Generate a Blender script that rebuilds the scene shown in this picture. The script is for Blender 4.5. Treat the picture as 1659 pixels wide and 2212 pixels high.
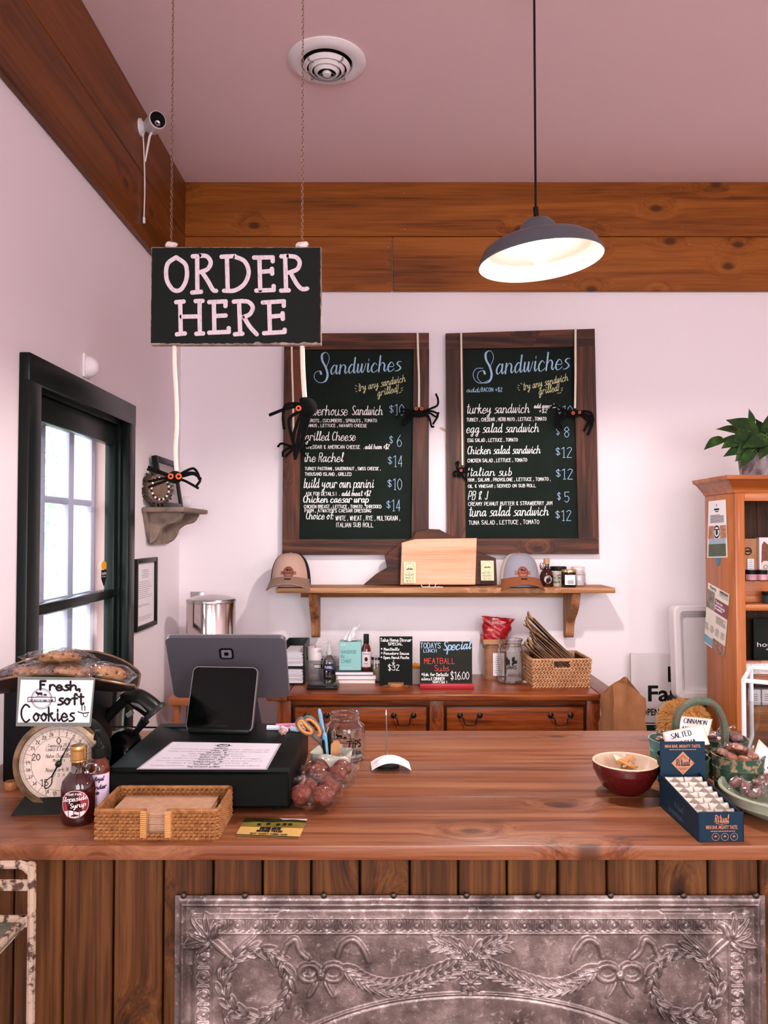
import bpy, bmesh, math, random
import numpy as np
from mathutils import Vector, Matrix, Euler, noise as mnoise

random.seed(7)
S = bpy.context.scene
COL = S.collection
for o in list(bpy.data.objects):
    bpy.data.objects.remove(o)
PI = math.pi

# ------------------------------------------------------------------ camera
F = 1660.0            # focal length in photo pixels (photo 1659 x 2212)
EYE = 1.485           # eye height
PITCH = math.radians(1.5)
cam = bpy.data.cameras.new('camera')
cam.sensor_fit = 'HORIZONTAL'
cam.sensor_width = 36.0
cam.lens = 36.0 * F / 1659.0
cam.clip_start = 0.05
cam_o = bpy.data.objects.new('camera', cam)
COL.objects.link(cam_o)
cam_o.location = (0, 0, EYE)
cam_o.rotation_euler = (PI / 2 + PITCH, 0, 0)
S.camera = cam_o

# ------------------------------------------------------------------ view, world, fill lamps
S.view_settings.view_transform = 'Standard'
S.view_settings.look = 'None'
S.view_settings.gamma = 1.0
S.view_settings.use_curve_mapping = False
S.view_settings.exposure = 0.4
W = bpy.data.worlds.new('world')
S.world = W
W.use_nodes = True
bg = W.node_tree.nodes['Background']
bg.inputs[0].default_value = (0.93, 0.97, 1.0, 1)
bg.inputs[1].default_value = 6.0


def area(name, loc, rot, sx, sy, power, col):
    l = bpy.data.lights.new(name, 'AREA')
    l.shape = 'RECTANGLE'
    l.size, l.size_y = sx, sy
    l.energy = power
    l.color = col
    o = bpy.data.objects.new(name, l)
    o.location = loc
    o.rotation_euler = rot
    COL.objects.link(o)
    return o


# fill lamps added at unseen windows behind the camera, standing in for daylight
FILL_COL = (0.98, 0.92, 0.98)
area('rear_fill', (-0.1, -2.52, 1.65), (PI / 2, 0, 0), 1.5, 1.7, 34, FILL_COL)
area('rear_fill', (2.1, -2.52, 1.65), (PI / 2, 0, 0), 1.5, 1.7, 34, FILL_COL)



# ------------------------------------------------------------------ pixels to places
def ray(px, py):
    u = (px - 829.5) / F
    v = -(py - 1106.0) / F
    c, s = math.cos(PITCH), math.sin(PITCH)
    return Vector((u, c - v * s, s + v * c))


def wp(px, py, Y):
    d = ray(px, py)
    t = Y / d.y
    return Vector((d.x * t, Y, EYE + d.z * t))


def gp(px, py, z):
    d = ray(px, py)
    t = (z - EYE) / d.z
    return Vector((d.x * t, d.y * t, z))


def lw(px, py, X):
    d = ray(px, py)
    t = X / d.x
    return Vector((X, d.y * t, EYE + d.z * t))


ZC = 0.92     # worktop height
ZS = 0.835    # sideboard height
YW = 3.55     # back wall
XL = -0.944   # left wall
ZT = 3.11     # ceiling


# ------------------------------------------------------------------ mesh builder
class MB:
    def __init__(self):
        self.v = []
        self.f = []
        self.T = None

    def add(self, vs, fs, M=None):
        b = len(self.v)
        for p in vs:
            p = Vector(p)
            if M is not None:
                p = M @ p
            if self.T is not None:
                p = self.T @ p
            self.v.append((p.x, p.y, p.z))
        self.f += [tuple(i + b for i in q) for q in fs]
        return self

    def box(self, c, s, M=None):
        x, y, z = s[0] / 2, s[1] / 2, s[2] / 2
        vs = [(c[0] + a * x, c[1] + b * y, c[2] + d * z) for a in (-1, 1) for b in (-1, 1) for d in (-1, 1)]
        fs = [(0, 1, 3, 2), (4, 6, 7, 5), (0, 4, 5, 1), (2, 3, 7, 6), (0, 2, 6, 4), (1, 5, 7, 3)]
        return self.add(vs, fs, M)

    def b2(self, p, q, M=None):
        return self.box([(a + b) / 2 for a, b in zip(p, q)], [abs(b - a) for a, b in zip(p, q)], M)

    def frombm(self, bm, M=None):
        bm.verts.index_update()
        self.add([v.co.copy() for v in bm.verts], [tuple(v.index for v in f.verts) for f in bm.faces], M)
        bm.free()
        return self

    def rbox(self, c, s, r=0.003, seg=2, M=None):
        bm = bmesh.new()
        bmesh.ops.create_cube(bm, size=1.0)
        bmesh.ops.scale(bm, vec=s, verts=bm.verts)
        bmesh.ops.bevel(bm, geom=list(bm.edges), offset=min(r, min(s) * 0.49), segments=seg, affect='EDGES', profile=0.5)
        bmesh.ops.translate(bm, vec=c, verts=bm.verts)
        return self.frombm(bm, M)

    def rslab(self, c, sx, sy, th, rad, n=6, M=None):
        """slab in the XY plane with rounded outline corners, thickness along Z"""
        return self.prism([(c[0] + x, c[1] + y) for x, y in rrect(sx, sy, rad, n)], c[2] - th / 2, c[2] + th / 2, M)

    def prism(self, poly, z0, z1, M=None):
        n = len(poly)
        ar = sum(poly[i][0] * poly[(i + 1) % n][1] - poly[(i + 1) % n][0] * poly[i][1] for i in range(n))
        if ar < 0:
            poly = poly[::-1]
        if z1 < z0:
            z0, z1 = z1, z0
        vs = [(x, y, z0) for x, y in poly] + [(x, y, z1) for x, y in poly]
        fs = [tuple(range(n))[::-1], tuple(range(n, 2 * n))]
        fs += [(i, (i + 1) % n, n + (i + 1) % n, n + i) for i in range(n)]
        return self.add(vs, fs, M)

    def lathe(self, prof, n=28, c=(0, 0, 0), M=None, sx=1.0, sy=1.0):
        vs, fs, rings = [], [], []
        for r, z in prof:
            if r < 1e-6:
                rings.append([len(vs)])
                vs.append((c[0], c[1], c[2] + z))
            else:
                rings.append(list(range(len(vs), len(vs) + n)))
                vs += [(c[0] + r * sx * math.cos(2 * PI * k / n), c[1] + r * sy * math.sin(2 * PI * k / n), c[2] + z) for k in range(n)]
        for a, b in zip(rings[:-1], rings[1:]):
            for k in range(n):
                k2 = (k + 1) % n
                if len(a) == 1 and len(b) == 1:
                    continue
                if len(a) == 1:
                    fs.append((a[0], b[k2], b[k]))
                elif len(b) == 1:
                    fs.append((a[k], a[k2], b[0]))
                else:
                    fs.append((a[k], a[k2], b[k2], b[k]))
        return self.add(vs, fs, M)

    def tube(self, pts, r, n=8, closed=False, M=None, flat=1.0):
        pts = [Vector(p) for p in pts]
        m = len(pts)
        rs = r if isinstance(r, (list, tuple)) else [r] * m
        vs, fs = [], []
        nrm = None
        for i in range(m):
            if closed:
                t = pts[(i + 1) % m] - pts[i - 1]
            else:
                t = pts[min(i + 1, m - 1)] - pts[max(i - 1, 0)]
            if t.length < 1e-9:
                t = Vector((0, 0, 1))
            t.normalize()
            if nrm is None:
                nrm = t.cross(Vector((0, 0, 1)))
                if nrm.length < 1e-3:
                    nrm = t.cross(Vector((1, 0, 0)))
            nrm = nrm - t * nrm.dot(t)
            if nrm.length < 1e-6:
                nrm = t.orthogonal()
            nrm.normalize()
            b = t.cross(nrm)
            for k in range(n):
                a = 2 * PI * k / n
                vs.append(pts[i] + nrm * (rs[i] * math.cos(a)) + b * (rs[i] * flat * math.sin(a)))
        for i in range(m if closed else m - 1):
            j = (i + 1) % m
            for k in range(n):
                k2 = (k + 1) % n
                fs.append((i * n + k, i * n + k2, j * n + k2, j * n + k))
        if not closed:
            fs.append(tuple(range(n))[::-1])
            fs.append(tuple(range((m - 1) * n, m * n)))
        return self.add(vs, fs, M)

    def ell(self, c, r, n=16, m=10, M=None):
        R = r if isinstance(r, (list, tuple)) else (r, r, r)
        pr = [(math.sin(PI * i / m), -math.cos(PI * i / m)) for i in range(m + 1)]
        pr[0] = (0, -1)
        pr[-1] = (0, 1)
        MM = Matrix.Translation(c) @ Matrix.Diagonal((R[0], R[1], R[2], 1))
        return self.lathe(pr, n, M=(M @ MM) if M is not None else MM)

    def grid(self, fn, nu, nv, M=None, wrapu=False):
        vs = [fn(i / nu, j / nv) for j in range(nv + 1) for i in range(nu + (0 if wrapu else 1))]
        w = nu if wrapu else nu + 1
        fs = [(j * w + i, j * w + (i + 1) % w, (j + 1) * w + (i + 1) % w, (j + 1) * w + i) for j in range(nv) for i in range(nu)]
        return self.add(vs, fs, M)


def rrect(sx, sy, r, n=5):
    out = []
    for cx, cy, a0 in ((sx / 2 - r, sy / 2 - r, 0), (-sx / 2 + r, sy / 2 - r, PI / 2), (-sx / 2 + r, -sy / 2 + r, PI), (sx / 2 - r, -sy / 2 + r, 1.5 * PI)):
        out += [(cx + r * math.cos(a0 + PI / 2 * k / n), cy + r * math.sin(a0 + PI / 2 * k / n)) for k in range(n + 1)]
    return out


def catmull(pts, n=5, closed=False):
    pts = [Vector(p) for p in pts]
    m = len(pts)
    if m < 3:
        return pts
    out = []
    for i in range(m if closed else m - 1):
        if closed:
            p0, p1, p2, p3 = pts[i - 1], pts[i], pts[(i + 1) % m], pts[(i + 2) % m]
        else:
            p1, p2 = pts[i], pts[i + 1]
            p0 = pts[i - 1] if i > 0 else p1 * 2 - p2
            p3 = pts[i + 2] if i + 2 < m else p2 * 2 - p1
        for k in range(n):
            t = k / n
            out.append(0.5 * ((2 * p1) + (p2 - p0) * t + (2 * p0 - 5 * p1 + 4 * p2 - p3) * t * t + (3 * p1 - p0 - 3 * p2 + p3) * t ** 3))
    if not closed:
        out.append(pts[-1])
    return out


def RX(a): return Matrix.Rotation(a, 4, 'X')
def RY(a): return Matrix.Rotation(a, 4, 'Y')
def RZ(a): return Matrix.Rotation(a, 4, 'Z')
def TR(x, y=None, z=None): return Matrix.Translation(x if y is None else (x, y, z))
def frame(o, x, y):
    """matrix with origin o, local X along x, local Y along y (made orthogonal), Z = X x Y"""
    x = Vector(x).normalized()
    y = Vector(y)
    y = (y - x * y.dot(x)).normalized()
    z = x.cross(y)
    M = Matrix((x, y, z)).transposed().to_4x4()
    return Matrix.Translation(o) @ M


# ------------------------------------------------------------------ scene objects
WM = {}


def key(o): return o.name


def thing(name, label, cat, loc=(0, 0, 0), rz=0.0, group=None, kind=None, rot=None):
    o = bpy.data.objects.new(name, None)
    COL.objects.link(o)
    o.empty_display_size = 0.05
    o.location = loc
    o.rotation_euler = rot if rot is not None else (0, 0, rz)
    WM[key(o)] = Matrix.Translation(loc) @ o.rotation_euler.to_matrix().to_4x4()
    tag(o, label, cat, group, kind)
    return o


def tag(o, label=None, cat=None, group=None, kind=None):
    if label: o['label'] = label
    if cat: o['category'] = cat
    if group: o['group'] = group
    if kind: o['kind'] = kind
    return o


def mesh_of(name, mb, mats, smooth=35):
    me = bpy.data.meshes.new(name)
    me.from_pydata(mb.v, [], mb.f)
    for m in (mats if isinstance(mats, (list, tuple)) else [mats]):
        me.materials.append(m)
    if smooth:
        me.polygons.foreach_set('use_smooth', [True] * len(me.polygons))
        me.set_sharp_from_angle(angle=math.radians(smooth))
    me.update()
    return me


def part(name, mb, m, parent=None, label=None, world=False, smooth=35, kind=None):
    """one mesh object; world=True: the builder's points are world points and are moved into the parent's frame"""
    if world and parent is not None:
        I = WM[key(parent)].inverted()
        mb.v = [tuple(I @ Vector(p)) for p in mb.v]
    o = bpy.data.objects.new(name, mesh_of(name, mb, m, smooth))
    COL.objects.link(o)
    if parent is not None:
        o.parent = parent
        WM[key(o)] = WM[key(parent)]
    else:
        WM[key(o)] = Matrix.Identity(4)
    if label: o['label'] = label
    if kind: o['kind'] = kind
    return o


def solo(name, mb, m, label, cat, loc=(0, 0, 0), rz=0.0, group=None, smooth=35, kind=None, rot=None, world=False):
    """a thing that is one mesh; builder points are local to loc (or world points when world=True)"""
    M = Matrix.Translation(loc) @ (Euler(rot) if rot is not None else Euler((0, 0, rz))).to_matrix().to_4x4()
    if world:
        I = M.inverted()
        mb.v = [tuple(I @ Vector(p)) for p in mb.v]
    o = part(name, mb, m, None, smooth=smooth)
    o.location = loc
    o.rotation_euler = rot if rot is not None else (0, 0, rz)
    WM[key(o)] = M
    return tag(o, label, cat, group, kind)


def dup(root, loc, rz=None, label=None, group=None, rot=None):
    r = root.copy()
    COL.objects.link(r)
    r.location = loc
    if rz is not None: r.rotation_euler = (0, 0, rz)
    if rot is not None: r.rotation_euler = rot
    if label: r['label'] = label
    if group: r['group'] = group
    WM[key(r)] = Matrix.Translation(loc) @ r.rotation_euler.to_matrix().to_4x4()
    for ch in list(root.children):
        c = ch.copy()
        COL.objects.link(c)
        c.parent = r
        WM[key(c)] = WM[key(r)]
        for g in list(ch.children):
            d = g.copy()
            COL.objects.link(d)
            d.parent = c
            WM[key(d)] = WM[key(r)]
    return r


# ------------------------------------------------------------------ materials
def C(h):
    h = h.lstrip('#')
    out = []
    for i in (0, 2, 4):
        c = int(h[i:i + 2], 16) / 255
        out.append(c / 12.92 if c <= 0.04045 else ((c + 0.055) / 1.055) ** 2.4)
    return (*out, 1.0)


MATS = {}


def newmat(name):
    m = bpy.data.materials.new(name)
    m.use_nodes = True
    nt = m.node_tree
    b = nt.nodes['Principled BSDF']
    return m, nt, b


def nd(nt, t, **kw):
    n = nt.nodes.new(t)
    for k, v in kw.items():
        if k.startswith('i_'):
            n.inputs[int(k[2:]) if k[2:].isdigit() else k[2:].replace('_', ' ')].default_value = v
        else:
            setattr(n, k, v)
    return n


def pm(name, col, rough=0.5, metal=0.0, var=None, scale=8.0, bump=0.0, bscale=None, spec=None, coat=0.0, detail=4, thresh=None, sss=0, stretch=None):
    """painted / plain procedural material: base colour, optionally mottled with a second colour, fine relief"""
    if name in MATS: return MATS[name]
    m, nt, b = newmat(name)
    b.inputs['Base Color'].default_value = C(col)
    b.inputs['Roughness'].default_value = rough
    b.inputs['Metallic'].default_value = metal
    if spec is None and not coat and metal < .3 and sum(C(col)[:3]) < .12: spec = .18
    if spec is not None: b.inputs['Specular IOR Level'].default_value = spec
    if coat: b.inputs['Coat Weight'].default_value = coat
    tc = nd(nt, 'ShaderNodeTexCoord')
    vec = tc.outputs['Object']
    if stretch:
        mp = nd(nt, 'ShaderNodeMapping')
        mp.inputs['Scale'].default_value = stretch
        nt.links.new(vec, mp.inputs[0])
        vec = mp.outputs[0]
    if var:
        n = nd(nt, 'ShaderNodeTexNoise')
        n.inputs['Scale'].default_value = scale
        n.inputs['Detail'].default_value = detail
        n.inputs['Roughness'].default_value = 0.65
        nt.links.new(vec, n.inputs['Vector'])
        r = nd(nt, 'ShaderNodeValToRGB')
        lo, hi = thresh or (0.35, 0.65)
        r.color_ramp.elements[0].position = lo
        r.color_ramp.elements[1].position = hi
        r.color_ramp.elements[0].color = C(col)
        r.color_ramp.elements[1].color = C(var)
        nt.links.new(n.outputs[0], r.inputs[0])
        nt.links.new(r.outputs[0], b.inputs['Base Color'])
    if bump:
        n2 = nd(nt, 'ShaderNodeTexNoise')
        n2.inputs['Scale'].default_value = bscale or scale * 4
        n2.inputs['Detail'].default_value = 5
        nt.links.new(vec, n2.inputs['Vector'])
        bp = nd(nt, 'ShaderNodeBump')
        bp.inputs['Strength'].default_value = bump
        bp.inputs['Distance'].default_value = 0.004
        nt.links.new(n2.outputs[0], bp.inputs['Height'])
        nt.links.new(bp.outputs[0], b.inputs['Normal'])
    MATS[name] = m
    return m


def wood(name, dark, mid, light, axis='X', grain=1.0, knots=0.5, rough=0.45, coat=0.0, bump=0.25, ring=26.0, kscale=1.0, spec=.25):
    """boards: streaked grain along one axis, knots that bend it, per-board colour shift"""
    if name in MATS: return MATS[name]
    m, nt, b = newmat(name)
    L = nt.links.new
    tc = nd(nt, 'ShaderNodeTexCoord')
    oi = nd(nt, 'ShaderNodeObjectInfo')
    mul = nd(nt, 'ShaderNodeVectorMath', operation='MULTIPLY_ADD')
    cx = nd(nt, 'ShaderNodeCombineXYZ')
    for k in range(3): L(oi.outputs['Random'], cx.inputs[k])
    L(cx.outputs[0], mul.inputs[0])
    mul.inputs[1].default_value = (37.0, 53.0, 71.0)
    L(tc.outputs['Object'], mul.inputs[2])
    ax = 'XYZ'.index(axis)
    sc = [1.0, 1.0, 1.0]
    # knots
    ks = [7.0 * kscale] * 3
    ks[ax] = 4.2 * kscale
    kmap = nd(nt, 'ShaderNodeVectorMath', operation='MULTIPLY')
    kmap.inputs[1].default_value = ks
    L(mul.outputs[0], kmap.inputs[0])
    thin = {'X': 1, 'Y': 0, 'Z': 1}[axis]
    if 'worktop' in name: thin = 2
    sep = nd(nt, 'ShaderNodeSeparateXYZ')
    L(kmap.outputs[0], sep.inputs[0])
    k2 = nd(nt, 'ShaderNodeCombineXYZ')
    others = [i for i in range(3) if i != thin]
    L(sep.outputs[others[0]], k2.inputs[0])
    L(sep.outputs[others[1]], k2.inputs[1])
    vor = nd(nt, 'ShaderNodeTexVoronoi')
    vor.voronoi_dimensions = '2D'
    vor.inputs['Scale'].default_value = 1.0
    vor.inputs['Randomness'].default_value = 1.0
    L(k2.outputs[0], vor.inputs['Vector'])
    fall = nd(nt, 'ShaderNodeMapRange', interpolation_type='SMOOTHERSTEP')
    fall.inputs[1].default_value = 0.0
    fall.inputs[2].default_value = 0.45
    fall.inputs[3].default_value = 1.0
    fall.inputs[4].default_value = 0.0
    L(vor.outputs['Distance'], fall.inputs[0])
    # only some cells carry a knot
    vsep = nd(nt, 'ShaderNodeSeparateColor')
    L(vor.outputs['Color'], vsep.inputs[0])
    has = nd(nt, 'ShaderNodeMath', operation='GREATER_THAN')
    has.inputs[1].default_value = 0.66
    L(vsep.outputs[0], has.inputs[0])
    fm_ = nd(nt, 'ShaderNodeMath', operation='MULTIPLY')
    L(fall.outputs[0], fm_.inputs[0])
    L(has.outputs[0], fm_.inputs[1])
    bend = nd(nt, 'ShaderNodeVectorMath', operation='MULTIPLY_ADD')
    bcx = nd(nt, 'ShaderNodeCombineXYZ')
    for k in range(3): L(fm_.outputs[0], bcx.inputs[k])
    L(bcx.outputs[0], bend.inputs[0])
    bv = [0.05 * min(1, knots * 2)] * 3
    bv[ax] = 0.0
    bend.inputs[1].default_value = bv
    L(mul.outputs[0], bend.inputs[2])
    g = [ring * grain] * 3
    g[ax] = 1.3 * grain
    gm = nd(nt, 'ShaderNodeVectorMath', operation='MULTIPLY')
    gm.inputs[1].default_value = g
    L(bend.outputs[0], gm.inputs[0])
    n1 = nd(nt, 'ShaderNodeTexNoise')
    n1.inputs['Scale'].default_value = 1.0
    n1.inputs['Detail'].default_value = 3.0
    n1.inputs['Distortion'].default_value = 0.9
    L(gm.outputs[0], n1.inputs['Vector'])
    g2 = [230.0 * grain] * 3
    g2[ax] = 7.0 * grain
    gm2 = nd(nt, 'ShaderNodeVectorMath', operation='MULTIPLY')
    gm2.inputs[1].default_value = g2
    L(bend.outputs[0], gm2.inputs[0])
    n2 = nd(nt, 'ShaderNodeTexNoise')
    n2.inputs['Scale'].default_value = 1.0
    n2.inputs['Detail'].default_value = 2.0
    L(gm2.outputs[0], n2.inputs['Vector'])
    add = nd(nt, 'ShaderNodeMath', operation='MULTIPLY_ADD')
    L(n2.outputs[0], add.inputs[0])
    add.inputs[1].default_value = 0.45
    L(n1.outputs[0], add.inputs[2])
    add2 = nd(nt, 'ShaderNodeMath', operation='MULTIPLY_ADD')
    L(oi.outputs['Random'], add2.inputs[0])
    add2.inputs[1].default_value = 0.10
    L(add.outputs[0], add2.inputs[2])
    rp = nd(nt, 'ShaderNodeValToRGB')
    e = rp.color_ramp.elements
    e[0].position = 0.50; e[0].color = C(dark)
    e[1].position = 1.0; e[1].color = C(light)
    x = e.new(0.72); x.color = C(mid)
    L(add2.outputs[0], rp.inputs[0])
    kn = nd(nt, 'ShaderNodeMapRange', interpolation_type='SMOOTHSTEP')
    kn.inputs[1].default_value = 0.04
    kn.inputs[2].default_value = 0.13
    kn.inputs[3].default_value = knots
    kn.inputs[4].default_value = 0.0
    L(vor.outputs['Distance'], kn.inputs[0])
    mx = nd(nt, 'ShaderNodeMix', data_type='RGBA')
    km_ = nd(nt, 'ShaderNodeMath', operation='MULTIPLY')
    L(kn.outputs[0], km_.inputs[0])
    L(has.outputs[0], km_.inputs[1])
    L(km_.outputs[0], mx.inputs[0])
    L(rp.outputs[0], mx.inputs[6])
    d = C(dark)
    mx.inputs[7].default_value = (d[0] * 0.3, d[1] * 0.3, d[2] * 0.3, 1)
    L(mx.outputs[2], b.inputs['Base Color'])
    b.inputs['Roughness'].default_value = rough
    b.inputs['Specular IOR Level'].default_value = spec
    b.inputs['Coat Weight'].default_value = coat
    b.inputs['Coat Roughness'].default_value = 0.2
    bp = nd(nt, 'ShaderNodeBump')
    bp.inputs['Strength'].default_value = bump
    bp.inputs['Distance'].default_value = 0.003
    L(add.outputs[0], bp.inputs['Height'])
    L(bp.outputs[0], b.inputs['Normal'])
    MATS[name] = m
    return m


def glassy(name, tint='#ffffff', lo=0.06, hi=0.7, rough=0.02, bump=0.0, bscale=60.0):
    """thin clear sheet: see-through face-on, mirror-like at grazing angles"""
    if name in MATS: return MATS[name]
    m = bpy.data.materials.new(name)
    m.use_nodes = True
    nt = m.node_tree
    nt.nodes.remove(nt.nodes['Principled BSDF'])
    L = nt.links.new
    out = nt.nodes['Material Output']
    tr = nd(nt, 'ShaderNodeBsdfTransparent')
    tr.inputs[0].default_value = C(tint)
    gl = nd(nt, 'ShaderNodeBsdfGlossy')
    gl.inputs['Roughness'].default_value = rough
    lwt = nd(nt, 'ShaderNodeLayerWeight')
    lwt.inputs[0].default_value = 0.5
    mr = nd(nt, 'ShaderNodeMapRange')
    mr.inputs[3].default_value = lo
    mr.inputs[4].default_value = hi
    L(lwt.outputs['Facing'], mr.inputs[0])
    mx = nd(nt, 'ShaderNodeMixShader')
    L(mr.outputs[0], mx.inputs[0])
    L(tr.outputs[0], mx.inputs[1])
    L(gl.outputs[0], mx.inputs[2])
    L(mx.outputs[0], out.inputs[0])
    if bump:
        tc = nd(nt, 'ShaderNodeTexCoord')
        n2 = nd(nt, 'ShaderNodeTexNoise')
        n2.inputs['Scale'].default_value = bscale
        n2.inputs['Detail'].default_value = 3
        n2.inputs['Distortion'].default_value = 1.5
        L(tc.outputs['Object'], n2.inputs['Vector'])
        bp = nd(nt, 'ShaderNodeBump')
        bp.inputs['Strength'].default_value = bump
        bp.inputs['Distance'].default_value = 0.006
        L(n2.outputs[0], bp.inputs['Height'])
        L(bp.outputs[0], gl.inputs['Normal'])
        L(bp.outputs[0], lwt.inputs['Normal'])
    MATS[name] = m
    return m


def emit(name, col, strength):
    if name in MATS: return MATS[name]
    m, nt, b = newmat(name)
    b.inputs['Base Color'].default_value = C(col)
    b.inputs['Emission Color'].default_value = C(col)
    b.inputs['Emission Strength'].default_value = strength
    MATS[name] = m
    return m


# ------------------------------------------------------------------ lettering
GL = {
 'A': '002740 1333', 'B': '0007 ~0737453404 ~0434423000', 'C': '~462705022041', 'D': '0007 ~072745422000',
 'E': '47070040 0434', 'F': '470700 0434', 'G': '~462705022041 414323', 'H': '0700 4740 0444', 'I': '0700',
 'J': '~3733312001', 'K': '0700 4703 1440', 'L': '070040', 'M': '0007234740', 'N': '00074047',
 'O': '~27050220424527', 'P': '0007 ~0737453303', 'Q': '~27050220424527 2240', 'R': '0007 ~0737453404 2440',
 'S': '~4627061433412001', 'T': '0747 2720', 'U': '~0702204247', 'V': '072047', 'W': '0710253047', 'X': '0740 4700',
 'Y': '0724 4724 2420', 'Z': '07470040',
 '0': '~27050220424527', '1': '062720 1030', '2': '~0627462300 0040', '3': '~0627452414 ~1434412001', '4': '30370242',
 '5': '470704 ~0434422001', '6': '~37031030422402', '7': '074710', '8': '~240527452402204224', '9': '~4424052745 4530',
 '$': '~4627061433412001 282a', ',': '010a', '.': '0001', ':': '0001 0304', '!': '0702 0001', '+': '0343 2521',
 '-': '0333', '&': '~4005162736131021', "'": '0705', '*': '0444 1622 3622', ';': '010a 0304', '/': '0037', '|': '0700',
 'a': '~432402103143 ~44415061', 'b': '1710 ~132443412011', 'c': '~432402103051', 'd': '~432402103143 ~47415061',
 'e': '~0242432402103051', 'f': '~4637262120 0444', 'g': '~432402103143 ~44414a3c1b3a61', 'h': '0700 ~022443415061',
 'i': '~14112031 1516', 'j': '~34313a1c0b 3536', 'k': '0700 ~03243413 ~134051', 'l': '~01252717112031',
 'm': '0400 ~02143330 ~325463617081', 'n': '0400 ~022443415061', 'o': '~240220422453', 'p': '040c ~032443412001',
 'q': '~432402103143 444c', 'r': '0400 ~02143443', 's': '~44241332412000', 't': '~27213041 0545', 'u': '~04011030 44 ~44415061'.replace('30 44', '3044'),
 'v': '042044', 'w': '~0401102134 ~3431405164', 'x': '0440 4400', 'y': '~0402113244 ~44414a3c1b3a61', 'z': '04440040',
}
YM = {**{str(i): i for i in range(10)}, 'a': -1, 'b': -2, 'c': -3}
_gc = {}


def glyph(ch):
    if ch in _gc: return _gc[ch]
    st, xs = [], []
    for s in GL.get(ch, '').split():
        sm = s[0] == '~'
        s = s.lstrip('~')
        pts = [(int(s[i]), YM[s[i + 1]]) for i in range(0, len(s) - 1, 2)]
        xs += [p[0] for p in pts]
        st.append((sm, pts))
    w = max(xs) if xs else 2.5
    _gc[ch] = (st, w)
    return _gc[ch]


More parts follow.
